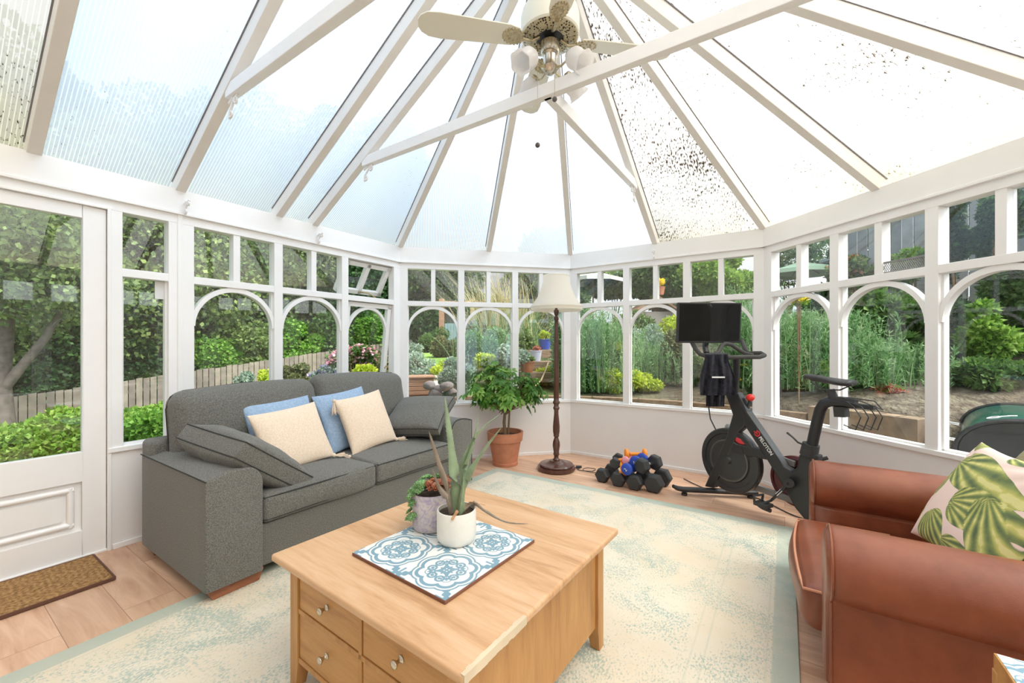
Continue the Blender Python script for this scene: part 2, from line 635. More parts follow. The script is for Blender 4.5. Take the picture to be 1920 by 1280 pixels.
def mat_glass():
    m, t, b, out = new_mat('window_glass')
    t.nodes.remove(b)
    tr = N(t, 'ShaderNodeBsdfTransparent')
    tr.inputs['Color'].default_value = (0.965, 0.985, 0.975, 1)
    gl = N(t, 'ShaderNodeBsdfGlossy')
    gl.inputs['Roughness'].default_value = 0.01
    gl.inputs['Color'].default_value = (1, 1, 1, 1)
    ge = N(t, 'ShaderNodeNewGeometry')
    dt = N(t, 'ShaderNodeVectorMath', operation='DOT_PRODUCT')
    t.links.new(ge.outputs['Incoming'], dt.inputs[0])
    t.links.new(ge.outputs['Normal'], dt.inputs[1])
    ab = N(t, 'ShaderNodeMath', operation='ABSOLUTE')
    t.links.new(dt.outputs['Value'], ab.inputs[0])
    om = N(t, 'ShaderNodeMath', operation='SUBTRACT')
    om.inputs[0].default_value = 1.0
    t.links.new(ab.outputs[0], om.inputs[1])
    pw5 = N(t, 'ShaderNodeMath', operation='POWER')
    t.links.new(om.outputs[0], pw5.inputs[0])
    pw5.inputs[1].default_value = 5.0
    fr = N(t, 'ShaderNodeMath', operation='MULTIPLY_ADD')
    t.links.new(pw5.outputs[0], fr.inputs[0])
    fr.inputs[1].default_value = 0.95
    fr.inputs[2].default_value = 0.045
    mx = N(t, 'ShaderNodeMixShader')
    t.links.new(fr.outputs[0], mx.inputs[0])
    t.links.new(tr.outputs[0], mx.inputs[1])
    t.links.new(gl.outputs[0], mx.inputs[2])
    t.links.new(mx.outputs[0], out.inputs['Surface'])
    return m
M['glass'] = mat_glass()

def mat_poly(name, dirt, tint, low):
    """twin-wall polycarbonate: ribs run up the slope (UV.x across the eave in metres, UV.y up the slope in metres)"""
    m, t, b, out = new_mat(name)
    t.nodes.remove(b)
    uv = N(t, 'ShaderNodeUVMap')
    sp = N(t, 'ShaderNodeSeparateXYZ')
    t.links.new(uv.outputs[0], sp.inputs[0])
    ml = N(t, 'ShaderNodeMath', operation='MULTIPLY')
    t.links.new(sp.outputs['X'], ml.inputs[0])
    ml.inputs[1].default_value = 2 * PI / 0.0165
    sn = N(t, 'ShaderNodeMath', operation='SINE')
    t.links.new(ml.outputs[0], sn.inputs[0])
    rib = N(t, 'ShaderNodeMapRange')
    rib.inputs['From Min'].default_value = 0.55
    rib.inputs['From Max'].default_value = 1.0
    rib.inputs['To Min'].default_value = 0.62
    rib.inputs['To Max'].default_value = 0.30
    t.links.new(sn.outputs[0], rib.inputs['Value'])
    # algae/age tint near the eave
    mr = N(t, 'ShaderNodeMapRange')
    mr.inputs['From Min'].default_value = 0.0
    mr.inputs['From Max'].default_value = 0.9
    t.links.new(sp.outputs['Y'], mr.inputs['Value'])
    ns = N(t, 'ShaderNodeTexNoise', Scale=3.0, Detail=4.0)
    t.links.new(uv.outputs[0], ns.inputs['Vector'])
    ad = N(t, 'ShaderNodeMath', operation='MULTIPLY_ADD')
    t.links.new(ns.outputs['Fac'], ad.inputs[0])
    ad.inputs[1].default_value = 0.6
    t.links.new(mr.outputs[0], ad.inputs[2])
    rc = ramp(t, ad.outputs[0], [(0.25, low), (0.9, tint)])
    # dirt specks stretched along the ribs
    mp = N(t, 'ShaderNodeMapping')
    mp.inputs['Scale'].default_value = (95, 34, 1)
    t.links.new(uv.outputs[0], mp.inputs['Vector'])
    vo = N(t, 'ShaderNodeTexNoise', Scale=1.0, Detail=2.5, Roughness=0.65)
    t.links.new(mp.outputs[0], vo.inputs['Vector'])
    n2 = N(t, 'ShaderNodeTexNoise', Scale=1.6, Detail=2.0)
    t.links.new(uv.outputs[0], n2.inputs['Vector'])
    sb = N(t, 'ShaderNodeMath', operation='MULTIPLY_ADD')
    t.links.new(n2.outputs['Fac'], sb.inputs[0])
    sb.inputs[1].default_value = 0.35
    t.links.new(vo.outputs['Fac'], sb.inputs[2])
    rd = ramp(t, sb.outputs[0], [(1.0 - dirt, (1, 1, 1)), (1.0 - dirt + 0.06, (0.10, 0.07, 0.04))])
    mulc = N(t, 'ShaderNodeMixRGB', blend_type='MULTIPLY')
    mulc.inputs[0].default_value = 1.0
    t.links.new(rc.outputs[0], mulc.inputs[1])
    t.links.new(rd.outputs[0], mulc.inputs[2])
    tr = N(t, 'ShaderNodeBsdfTransparent')
    tl = N(t, 'ShaderNodeBsdfTranslucent')
    gl = N(t, 'ShaderNodeBsdfGlossy')
    gl.inputs['Roughness'].default_value = 0.25
    t.links.new(mulc.outputs[0], tr.inputs['Color'])
    t.links.new(mulc.outputs[0], tl.inputs['Color'])
    m1 = N(t, 'ShaderNodeMixShader')
    t.links.new(rib.outputs[0], m1.inputs[0])
    t.links.new(tl.outputs[0], m1.inputs[1])
    t.links.new(tr.outputs[0], m1.inputs[2])
    m2 = N(t, 'ShaderNodeMixShader')
    m2.inputs[0].default_value = 0.04
    t.links.new(m1.outputs[0], m2.inputs[1])
    t.links.new(gl.outputs[0], m2.inputs[2])
    t.links.new(m2.outputs[0], out.inputs['Surface'])
    return m
M['poly_clean'] = mat_poly('twinwall_sheet', 0.12, (0.83, 0.90, 0.98), (0.87, 0.90, 0.91))
M['poly_right'] = mat_poly('twinwall_sheet_aged', 0.188, (0.86, 0.85, 0.82), (0.86, 0.825, 0.69))
M['poly_dirty'] = mat_poly('twinwall_sheet_speckled', 0.255, (0.87, 0.865, 0.845), (0.87, 0.84, 0.76))

def mat_leaf(name, c1, c2, c3, rough=0.5, trans=0.35, c4=None):
    m, t, b, out = new_mat(name)
    at_ = N(t, 'ShaderNodeAttribute', attribute_name='tint')
    stops = [(0.0, c1), (0.5, c2), (1.0, c3)]
    r = ramp(t, at_.outputs['Fac'], stops)
    t.links.new(r.outputs[0], b.inputs['Base Color'])
    b.inputs['Roughness'].default_value = rough
    b.inputs['Specular IOR Level'].default_value = 0.3
    tl = N(t, 'ShaderNodeBsdfTranslucent')
    t.links.new(r.outputs[0], tl.inputs['Color'])
    mx = N(t, 'ShaderNodeMixShader')
    mx.inputs[0].default_value = trans
    t.links.new(b.outputs[0], mx.inputs[1])
    t.links.new(tl.outputs[0], mx.inputs[2])
    t.links.new(mx.outputs[0], out.inputs['Surface'])
    return m
M['lf_tree'] = mat_leaf('tree_leaves', (0.035, 0.085, 0.025), (0.10, 0.20, 0.05), (0.23, 0.36, 0.10))
M['lf_tree2'] = mat_leaf('tree_leaves_yellowish', (0.06, 0.12, 0.03), (0.19, 0.28, 0.08), (0.42, 0.52, 0.18))
M['lf_dark'] = mat_leaf('dark_leaves', (0.02, 0.055, 0.02), (0.05, 0.12, 0.04), (0.13, 0.24, 0.08))
M['lf_bright'] = mat_leaf('bright_leaves', (0.07, 0.19, 0.03), (0.17, 0.36, 0.05), (0.34, 0.55, 0.11))
M['lf_hedge'] = mat_leaf('hedge_leaves', (0.06, 0.15, 0.02), (0.19, 0.36, 0.05), (0.40, 0.55, 0.13))
M['lf_lime'] = mat_leaf('lime_leaves', (0.30, 0.42, 0.03), (0.55, 0.66, 0.06), (0.80, 0.80, 0.16))
M['lf_silver'] = mat_leaf('silver_leaves', (0.20, 0.30, 0.22), (0.36, 0.46, 0.36), (0.58, 0.66, 0.55))
M['lf_grass'] = mat_leaf('blades', (0.06, 0.17, 0.05), (0.18, 0.34, 0.13), (0.42, 0.56, 0.30))
M['lf_straw'] = mat_leaf('straw_blades', (0.35, 0.30, 0.12), (0.55, 0.47, 0.24), (0.75, 0.66, 0.42))
M['lf_olive'] = mat_leaf('olive_leaves', (0.10, 0.12, 0.05), (0.20, 0.22, 0.09), (0.36, 0.34, 0.15))
M['lf_indoor'] = mat_leaf('schefflera_leaves', (0.035, 0.12, 0.025), (0.10, 0.27, 0.04), (0.30, 0.50, 0.10), rough=0.3)
M['fl_pink'] = mat_leaf('pink_petals', (0.70, 0.28, 0.40), (0.85, 0.42, 0.52), (0.95, 0.66, 0.70))
M['fl_purple'] = mat_leaf('purple_petals', (0.25, 0.18, 0.42), (0.38, 0.28, 0.56), (0.55, 0.44, 0.70))
M['fl_yellow'] = mat_leaf('yellow_petals', (0.75, 0.55, 0.02), (0.90, 0.72, 0.03), (0.95, 0.82, 0.15))
M['fl_white'] = mat_leaf('white_petals', (0.6, 0.6, 0.55), (0.75, 0.75, 0.7), (0.9, 0.9, 0.85))
M['fl_red'] = mat_leaf('rust_petals', (0.40, 0.12, 0.08), (0.55, 0.20, 0.14), (0.65, 0.30, 0.2))
M['lf_succ'] = mat_leaf('succulent_green', (0.10, 0.30, 0.07), (0.22, 0.45, 0.16), (0.42, 0.62, 0.32), rough=0.4, trans=0.1)
M['lf_succ_red'] = mat_leaf('succulent_red', (0.30, 0.05, 0.03), (0.48, 0.13, 0.08), (0.55, 0.28, 0.14), rough=0.4, trans=0.1)
M['aloe'] = plain('aloe_skin', (0.24, 0.32, 0.19), 0.45, noise=0.22, nscale=18)
M['aloe_brown'] = plain('aloe_bruised_skin', (0.27, 0.22, 0.17), 0.5, noise=0.3, nscale=20)
M['aloe_tip'] = plain('aloe_dried_leaf', (0.50, 0.27, 0.14), 0.6, noise=0.2, nscale=20)
# ================================================================ ROOM
OX, OY = 0.19, 2.23
AP = 2.23
RC = AP / math.cos(math.radians(22.5))
def octp(deg):
    return V(OX + RC * math.cos(math.radians(deg)), OY + RC * math.sin(math.radians(deg)), 0)
NA = 146.4
P_, B_, C_, D_, E_, F_ = [octp(NA + 22.5 - 45 * i) for i in range(6)]
UD = nrm(B_ - P_)                    # direction of left wall, away from the house
VD = V(UD[1], -UD[0], 0)             # across the room, left to right
SEG = np.linalg.norm(B_ - P_)
O3 = V(OX, OY, 0)

class Wall:
    def __init__(s, a, b):
        s.a = a
        s.d = nrm(b - a)
        s.n = V(-s.d[1], s.d[0], 0)      # outward (room on the right hand side when walking a->b)
        s.M = Matrix(((s.d[0], s.n[0], 0, a[0]), (s.d[1], s.n[1], 0, a[1]), (0, 0, 1, 0), (0, 0, 0, 1)))
    def p(s, x, y, z):
        return s.a + s.d * x + s.n * y + V(0, 0, z)

WL = Wall(P_, B_)
W1 = Wall(B_, C_)
W2 = Wall(C_, D_)
W3 = Wall(D_, E_)
W4 = Wall(E_, F_)
BACKS = 1.9
G1 = P_ - UD * BACKS
G2 = F_ - UD * BACKS

# floor
def mat_floor():
    m, t, b, out = new_mat('laminate_planks')
    ang = math.atan2(VD[1], VD[0])
    c = coords(t, rot=(0, 0, -ang))
    br = N(t, 'ShaderNodeTexBrick')
    br.inputs['Scale'].default_value = 1.0
    br.inputs['Mortar Size'].default_value = 0.0012
    br.inputs['Mortar Smooth'].default_value = 0.0
    br.inputs['Brick Width'].default_value = 1.25
    br.inputs['Row Height'].default_value = 0.192
    br.inputs['Color1'].default_value = (0, 0, 0, 1)
    br.inputs['Color2'].default_value = (1, 1, 1, 1)
    br.inputs['Mortar'].default_value = (0.3, 0.3, 0.3, 1)
    br.offset = 0.37
    t.links.new(c, br.inputs['Vector'])
    mp = N(t, 'ShaderNodeMapping')
    mp.inputs['Scale'].default_value = (1.0, 7.0, 1.0)
    t.links.new(c, mp.inputs['Vector'])
    ad = N(t, 'ShaderNodeVectorMath', operation='MULTIPLY_ADD')
    t.links.new(br.outputs['Color'], ad.inputs[0])
    ad.inputs[1].default_value = (7.0, 5.0, 3.0)
    t.links.new(mp.outputs[0], ad.inputs[2])
    n1 = N(t, 'ShaderNodeTexNoise', Scale=1.7, Detail=6.0, Roughness=0.6, Distortion=1.2)
    t.links.new(ad.outputs[0], n1.inputs['Vector'])
    r = ramp(t, n1.outputs['Fac'], [(0.25, (0.42, 0.215, 0.135)), (0.42, (0.58, 0.345, 0.225)), (0.60, (0.70, 0.455, 0.31)), (0.8, (0.78, 0.54, 0.385))])
    bw = N(t, 'ShaderNodeSeparateColor')
    t.links.new(br.outputs['Color'], bw.inputs[0])
    mr = N(t, 'ShaderNodeMapRange')
    mr.inputs['To Min'].default_value = 0.90
    mr.inputs['To Max'].default_value = 1.06
    t.links.new(bw.outputs[0], mr.inputs['Value'])
    mm = N(t, 'ShaderNodeVectorMath', operation='SCALE')
    t.links.new(r.outputs[0], mm.inputs[0])
    t.links.new(mr.outputs[0], mm.inputs['Scale'])
    mx = N(t, 'ShaderNodeMixRGB')
    t.links.new(br.outputs['Fac'], mx.inputs[0])
    t.links.new(mm.outputs[0], mx.inputs[1])
    mx.inputs[2].default_value = (0.30, 0.17, 0.11, 1)
    t.links.new(mx.outputs[0], b.inputs['Base Color'])
    b.inputs['Roughness'].default_value = 0.38
    b.inputs['Specular IOR Level'].default_value = 0.35
    return m
M['floor'] = mat_floor()
fl = MB()
ring = [P_, B_, C_, D_, E_, F_, G2 , G1]
ring = [q + nrm(q - V(OX, OY, 0)) * 0.05 for q in ring]
fl.prism([(q[0], q[1]) for q in ring], (0, 0, 0), (1, 0, 0), (0, 1, 0), (0, 0, 1), -0.12, 0.0)
o = fl.build('floor', M['floor'], smooth=0)
o['kind'] = 'structure'

SILL, TR0, TR1, HD0, HD1, FA1 = 0.60, 1.615, 1.665, 2.00, 2.06, 2.20
DP = 0.085
win_no = [0]
def make_wall(name, W, x0, x1, posts, e0=0.037, e1=0.037, skip=()):
    """lower panel, sill, rails, posts; posts = list of (x0,x1)"""
    root = struct(name)
    b = MB()
    segs = skip if skip else [(x0 - e0, x1 + e1)]
    for (a, c) in segs:
        b.box((a, 0, 0), (c, DP, SILL - 0.03), W.M)
    b.build('wall_panel', M['wallpaint'], root, smooth=0)
    b = MB()
    for (a, c) in segs:
        b.box((a, -0.014, SILL - 0.03), (c, DP + 0.02, SILL - 0.001), W.M)
    b.build('window_sill', M['paint'], root, smooth=0, bevel=0.003)
    b = MB()
    for (a, c) in segs:
        b.box((a + .02, -0.012, 0.0), (c - .02, 0, 0.03), W.M)
    b.build('skirting', M['paint'], root, smooth=0, bevel=0.002)
    b = MB()
    b.box((x0 - e0, -0.002, HD0), (x1 + e1, DP, HD1), W.M)
    b.box((x0 - e0, -0.022, HD1 - 0.004), (x1 + e1, 0.0, HD1 + 0.012), W.M)
    b.build('head_rail', M['paint'], root, smooth=0, bevel=0.002)
    b = MB()
    b.box((x0 - e0, -0.014, HD1), (x1 + e1, DP + 0.05, FA1 + 0.02), W.M)
    b.build('fascia_board', M['paint'], root, smooth=0)
    for (a, c) in posts:
        b = MB()
        b.box((a, -0.001, SILL - 0.004), (c, DP - 0.001, HD0 + 0.002), W.M)
        b.build('post', M['paint'], root, smooth=0, bevel=0.003)
    return root

def glass_box(b, W, x0, x1, z0, z1, y=0.045):
    b.box((x0, y, z0), (x1, y + 0.004, z1), W.M)

def arch_bar(b, W, x0, x1, ztop=TR0 + 0.004, dz=0.0, M_=None, y0=0.012, y1=0.062, th=0.034):
    cx = (x0 + x1) / 2
    Ro = (x1 - x0) / 2 + 0.014
    n = 28
    rz = 0.285
    zc = ztop - rz
    outer = []
    inner = []
    for i in range(n + 1):
        t = PI * i / n
        outer.append((cx - Ro * math.cos(t), zc + rz * math.sin(t)))
        inner.append((cx - (Ro - th * 0.72) * math.cos(t), zc + (rz - th) * math.sin(t)))
    MM = M_ if M_ is not None else W.M
    vs_ = []
    for (a, c) in zip(outer, inner):
        for y in (y0, y1):
            vs_.append((a[0], y, a[1]))
            vs_.append((c[0], y, c[1]))
    f = []
    for i in range(n):
        p = i * 4
        q = p + 4
        f += [(p, p + 1, q + 1, q), (p + 2, q + 2, q + 3, p + 3), (p, q, q + 2, p + 2), (p + 1, p + 3, q + 3, q + 1)]
    f += [(0, 2, 3, 1), (n * 4, n * 4 + 1, n * 4 + 3, n * 4 + 2)]
    b.add(vs_, f, MM)

def window_bay(W, x0, x1, arch=True, mull=True, mw=0.045, open_=False, vent=False):
    win_no[0] += 1
    root = struct('window_%d' % win_no[0])
    b = MB()
    b.box((x0 - 0.004, 0.002, TR0), (x1 + 0.004, DP - 0.006, TR1), W.M)
    b.build('transom', M['paint'], root, smooth=0, bevel=0.003)
    c = (x0 + x1) / 2
    if not open_:
        if mull:
            b = MB()
            b.box((c - mw / 2, 0.004, TR1 - 0.002), (c + mw / 2, DP - 0.008, HD0 + 0.002), W.M)
            b.build('mullion', M['paint'], root, smooth=0, bevel=0.002)
        if arch:
            b = MB()
            arch_bar(b, W, x0, x1)
            b.build('arch_bar', M['paint'], root, smooth=50)
        b = MB()
        b.box((x0 - 0.003, 0.028, SILL - 0.002), (x0 + 0.010, 0.066, TR0 + 0.002), W.M)
        b.box((x1 - 0.010, 0.028, SILL - 0.002), (x1 + 0.003, 0.066, TR0 + 0.002), W.M)
        b.box((x0, 0.028, SILL - 0.002), (x1, 0.066, SILL + 0.010), W.M)
        b.build('glazing_bead', M['paint'], root, smooth=0)
        b = MB()
        glass_box(b, W, x0 + 0.002, x1 - 0.002, SILL, TR0)
        b.build('glass_pane', M['glass'], root, smooth=0)
        b = MB()
        if mull:
            glass_box(b, W, x0 + 0.002, c - mw / 2, TR1, HD0)
            glass_box(b, W, c + mw / 2, x1 - 0.002, TR1, HD0)
        else:
            glass_box(b, W, x0 + 0.002, x1 - 0.002, TR1, HD0)
        b.build('fanlight_pane', M['glass'], root, smooth=0)
    else:
        for (z0, z1, ang, kind) in ((TR1 + 0.004, HD0 - 0.004, 33, 'top'), (SILL + 0.004, TR0 - 0.004, 7.0, 'low')):
            # sash hinged along its top edge, swung outward
            Rm = W.M @ Matrix.Translation((0, 0.05, z1)) @ Matrix.Rotation(math.radians(ang), 4, 'X') @ Matrix.Translation((0, -0.05, -z1))
            a0, a1 = x0 + 0.004, x1 - 0.004
            st = 0.042
            b = MB()
            y0, y1 = 0.03, 0.075
            b.box((a0, y0, z0), (a0 + st, y1, z1), Rm)
            b.box((a1 - st, y0, z0), (a1, y1, z1), Rm)
            b.box((a0, y0, z0), (a1, y1, z0 + st), Rm)
            b.box((a0, y0, z1 - st), (a1, y1, z1), Rm)
            if kind == 'top':
                b.box((c - 0.022, y0, z0), (c + 0.022, y1, z1), Rm)
            sash = b.build('opening_sash', M['paint'], root, smooth=0, bevel=0.002)
            b = MB()
            b.box((a0 + st, 0.05, z0 + st), (a1 - st, 0.054, z1 - st), Rm)
            b.build('sash_pane', M['glass'], sash, smooth=0)
            if kind == 'low':
                b = MB()
                arch_bar(b, W, a0 + st - 0.01, a1 - st + 0.01, ztop=z1 - st + 0.008, M_=Rm, y0=0.034, y1=0.07, th=0.028)
                b.build('arch_bar', M['paint'], sash, smooth=50)
            b = MB()
            q0 = W.p(c + 0.06 if kind == 'top' else x1 - 0.05, 0.03, z0 if kind == 'top' else 0.98)
            pz = np.array(Rm @ Vector((c + 0.0 if kind == 'top' else a1 - 0.02, 0.035, z0 + 0.02 if kind == 'top' else 0.97)))
            b.tube([pz, (pz + q0) / 2 + V(0, 0, 0.02), q0], 0.005, 6)
            b.sphere(pz, 0.009)
            b.build('window_stay', M['brass'], root)
    if vent:
        b = MB()
        a0, a1 = c + mw / 2 - 0.012, x1 + 0.004
        z0, z1 = TR1 - 0.002, TR1 + 0.075
        b.box((a0, 0.020, z0), (a1, 0.026, z0 + 0.010), W.M)
        b.box((a0, 0.020, z1 - 0.010), (a1, 0.026, z1), W.M)
        b.box((a0, 0.020, z0), (a0 + 0.01, 0.026, z1), W.M)
        b.box((a1 - 0.01, 0.020, z0), (a1, 0.026, z1), W.M)
        nx = int((a1 - a0) / 0.011)
        for i in range(nx):
            for sg in (-1, 1):
                xx = a0 + (i + 0.5) * 0.011
                vv = [(xx - 0.016 * sg, 0.021, z0 + 0.008), (xx - 0.016 * sg + 0.003, 0.021, z0 + 0.008), (xx + 0.016 * sg + 0.003, 0.021, z1 - 0.008), (xx + 0.016 * sg, 0.021, z1 - 0.008)]
                vv = [(min(max(q[0], a0), a1), q[1], q[2]) for q in vv]
                vv += [(q[0], q[1] + 0.003, q[2]) for q in vv]
                b.add(vv, [(0, 1, 2, 3), (7, 6, 5, 4), (0, 4, 5, 1), (1, 5, 6, 2), (2, 6, 7, 3), (3, 7, 4, 0)], W.M)
        b.build('vent_grille', M['grille'], root, smooth=0)
    return root

cp0, cp1 = 0.078, SEG - 0.078
mp = 0.066
ow = (cp1 - cp0 - 2 * mp) / 3
bays = [(cp0 + i * (ow + mp), cp0 + i * (ow + mp) + ow) for i in range(3)]
fposts = [(-0.037, cp0), (bays[0][1], bays[1][0]), (bays[1][1], bays[2][0]), (cp1, SEG + 0.037)]
DR0, DR1 = -1.215, -0.345          # door opening in the left wall
make_wall('wall_left', WL, -BACKS, SEG, [(-BACKS, DR0), (DR1, -0.28), (-0.06, cp0), (bays[0][1], bays[1][0]), (bays[1][1], bays[2][0]), (cp1, SEG + 0.037)],
          e0=0.0, skip=[(-BACKS, DR0), (DR1, SEG + 0.037)])
make_wall('wall_back_left', W1, 0, SEG, fposts)
make_wall('wall_back_right', W2, 0, SEG, fposts)
make_wall('wall_right', W3, 0, SEG, fposts)
make_wall('wall_right_rear', W4, 0, SEG + BACKS, fposts[:3] + [(cp1, SEG + 0.07), (SEG + 0.6, SEG + 0.67), (SEG + 1.2, SEG + BACKS)], e1=0.0)
window_bay(WL, -0.28, -0.06, arch=False, mull=False)
for i, bb in enumerate(bays):
    window_bay(WL, bb[0], bb[1], open_=(i == 2))
for W in (W1, W2, W3, W4):
    for i, bb in enumerate(bays):
        window_bay(W, bb[0], bb[1], vent=(W is W3 and i == 1), mw=0.045)
window_bay(W4, SEG + 0.07, SEG + 0.6)
window_bay(W4, SEG + 0.67, SEG + 1.2)

# post trim at the left wall joint (raised cover strip) and the other corners
for i, (W, x) in enumerate(((WL, 0.0),)):
    b = MB()
    b.box((x - 0.014, -0.008, SILL - 0.03), (x + 0.014, 0.0, FA1), W.M)
    o = b.build('trim_%d' % (i + 1), M['paint'], smooth=0, bevel=0.002)
    o['kind'] = 'structure'

# back wall of the house (behind the camera) with an opening for double doors
HM = Matrix(((VD[0], UD[0], 0, G1[0]), (VD[1], UD[1], 0, G1[1]), (0, 0, 1, 0), (0, 0, 0, 1)))
RW = np.linalg.norm(G2 - G1)
root = struct('wall_house')
b = MB()
b.box((-0.1, -0.2, 0), (1.4, 0, 3.6), HM)
b.box((RW - 1.4, -0.2, 0), (RW + 0.1, 0, 3.6), HM)
b.box((1.4, -0.2, 2.1), (RW - 1.4, 0, 3.6), HM)
b.build('wall_panel', M['housewall'], root, smooth=0)
b = MB()
b.box((1.4, -0.12, 0), (RW - 1.4, -0.08, 2.1), HM)
b.build('inner_doors', M['paint'], root, smooth=0)

# door
root = struct('door_1')
b = MB()
X0, X1 = DR0 + 0.004, DR1 - 0.004
sr = 0.098
zt = 1.925
y0, y1 = 0.012, 0.056
b.box((X1 - sr, y0, 0.01), (X1, y1, 1.995), WL.M)
b.box((X0, y0, 0.01), (X0 + sr, y1, 1.995), WL.M)
b.box((X0 + sr, y0, 0.01), (X1 - sr, y1, 0.155), WL.M)
b.box((X0 + sr, y0, 0.43), (X1 - sr, y1, 0.598), WL.M)
b.box((X0 + sr, y0, zt), (X1 - sr, y1, 1.995), WL.M)
b.build('door_leaf', M['paint'], root, smooth=0, bevel=0.002)
b = MB()
b.box((X0 + sr, y0 + 0.022, 0.155), (X1 - sr, y1 - 0.01, 0.43), WL.M)
a0, a1, z0, z1 = X0 + sr + 0.045, X1 - sr - 0.045, 0.195, 0.39
pts = [(a0, z0), (a1, z0), (a1, z1), (a0, z1)]
for i in range(4):
    p = pts[i]
    q = pts[(i + 1) % 4]
    pw = WL.p(p[0], y0 + 0.016, p[1])
    qw = WL.p(q[0], y0 + 0.016, q[1])
    e = nrm(qw - pw) * 0.012
    b.tube([pw - e, qw + e], 0.016, 12)
b.box((a0 + .03, y0 + 0.010, z0 + .03), (a1 - .03, y0 + 0.03, z1 - .03), WL.M)
b.build('door_panel', M['paint'], root, smooth=40)
b = MB()
glass_box(b, WL, X0 + sr, X1 - sr, 0.598, zt, 0.03)
b.build('glass_pane', M['glass'], root, smooth=0)
b = MB()
b.box((DR1 - 0.003, -0.010, 0), (DR1 + 0.014, 0.004, 2.01), WL.M)
b.box((DR0 - 0.012, -0.010, 0), (DR0 + 0.003, 0.004, 2.01), WL.M)
b.box((DR0, -0.008, 1.998), (DR1, 0.06, 2.012), WL.M)
b.box((DR0, 0.0, 0.0), (DR1, 0.09, 0.012), WL.M)
b.build('door_frame', M['paint'], root, smooth=0, bevel=0.002)
b = MB()
b.box((X0 + 0.03, -0.002, 0.95), (X0 + 0.06, y0, 1.12), WL.M)
b.tube([WL.p(X0 + 0.045, 0.0, 1.06), WL.p(X0 + 0.045, -0.04, 1.06), WL.p(X0 + 0.15, -0.045, 1.06)], 0.008, 8)
b.build('door_handle', M['nickel'], root)

# ================================================================ ROOF
ZE, ZR = 2.20, 3.46            # underside of the rafters at the wall plane / at the hub
RIDGE_BACK = UD * -1
tan_s = (ZR - ZE) / AP
def roof_pt(q, lift=0.0):
    return V(q[0], q[1], q[2] + lift)

ceil = struct('ceiling')
RD = 0.085                       # rafter depth
hub = V(OX, OY, ZR)
def eave(W, x, out=0.0):
    return W.p(x, out, ZE - out * tan_s)
raf = []
def rafter(pe, pt, wdt=0.052, dep=RD):
    b = MB()
    d = nrm(pt - pe)
    b.bar(pe - d * 0.08, pt, wdt, dep, drop=0)
    o = b.build('rafter', M['paint_roof'], ceil, smooth=0, bevel=0.003)
    b = MB()                     # dark gasket line where the sheet meets the rafter
    up = nrm(np.cross(np.cross(d, (0, 0, 1)), d))
    b.bar(pe + up * (dep - 0.001), pt + up * (dep - 0.001), wdt + 0.012, 0.005, drop=0)
    b.build('glazing_gasket', M['seal'], o, smooth=0)
    return o
mid = SEG / 2
for (W, x) in ((WL, mid), (W1, 0), (W1, mid), (W2, 0), (W2, mid), (W3, 0), (W3, mid), (W4, 0), (W4, mid)):
    wd = 0.052
    rafter(eave(W, x), hub, wd)
rs = 0.63
ridge_back_s = mid + BACKS
def ridge_at(x):                # x along left wall
    return O3 + UD * (x - mid) + V(0, 0, ZR)
for x in (rs, 0.0, -rs, -2 * rs):
    rafter(WL.p(x, 0, ZE), ridge_at(x), 0.055)
    xr = SEG - x
    rafter(W4.p(xr, 0, ZE), ridge_at(x), 0.055)
b = MB()
b.bar(hub + UD * 0.03 - V(0, 0, 0.03), ridge_at(-BACKS) - V(0, 0, 0.03), 0.06, 0.18, drop=0)
b.build('ridge_beam', M['paint_roof'], ceil, smooth=0, bevel=0.003)
b = MB()
b.lathe([(0.09, 0), (0.10, 0.03), (0.10, 0.16), (0.04, 0.2)], 8, (OX, OY, ZR - 0.04))
b.build('roof_boss', M['paint_roof'], ceil, smooth=20)

# sheets
def sheet(p0, p1, q1, q0, mat, W, x0, x1):
    """p0,p1 on the eave; q0,q1 on ridge/hub (q may coincide)"""
    cs = math.hypot(1, tan_s)
    nn = nrm(np.cross(p1 - p0, q0 - p0))
    if nn[2] < 0:
        nn = -nn
    low = [p + nn * (RD + 0.004) for p in (p0, p1, q1, q0)]
    hi = [p + nn * (RD + 0.014) for p in (p0, p1, q1, q0)]
    def uvof(p):
        d = p - p0
        x = float(np.dot(d, W.d))
        dd = d - W.d * x
        return (x0 + x, float(np.linalg.norm(dd)))
    uvs = [uvof(p) for p in (p0, p1, q1, q0)]
    vs_ = low + hi
    quads = [(0, 3, 2, 1), (4, 5, 6, 7), (0, 1, 5, 4), (1, 2, 6, 5), (2, 3, 7, 6), (3, 0, 4, 7)]
    uv = []
    for f in quads:
        for i in f:
            uv.append(uvs[i % 4])
    return fast_mesh('roof_sheet', vs_, quads, mat, ceil, uv=uv)

OUT = 0.14
def fan_sheet(W, x0, x1, mat):
    p0 = eave(W, x0, 0)
    p1 = eave(W, x1, 0)
    h2 = O3 + V(0, 0, ZR)
    # extend beyond the wall along the slope
    e0 = p0 + (p0 - h2) * 0.05
    e1 = p1 + (p1 - h2) * 0.05
    tp0 = h2 + (p0 - h2) * 0.012
    tp1 = h2 + (p1 - h2) * 0.012
    sheet(e0, e1, tp1, tp0, mat, W, x0, x1)
fan_sheet(WL, mid, SEG, M['poly_clean'])
fan_sheet(W1, 0, mid, M['poly_clean'])
fan_sheet(W1, mid, SEG, M['poly_clean'])
fan_sheet(W2, 0, mid, M['poly_clean'])
fan_sheet(W2, mid, SEG, M['poly_dirty'])
fan_sheet(W3, 0, mid, M['poly_right'])
fan_sheet(W3, mid, SEG, M['poly_right'])
fan_sheet(W4, 0, mid, M['poly_right'])
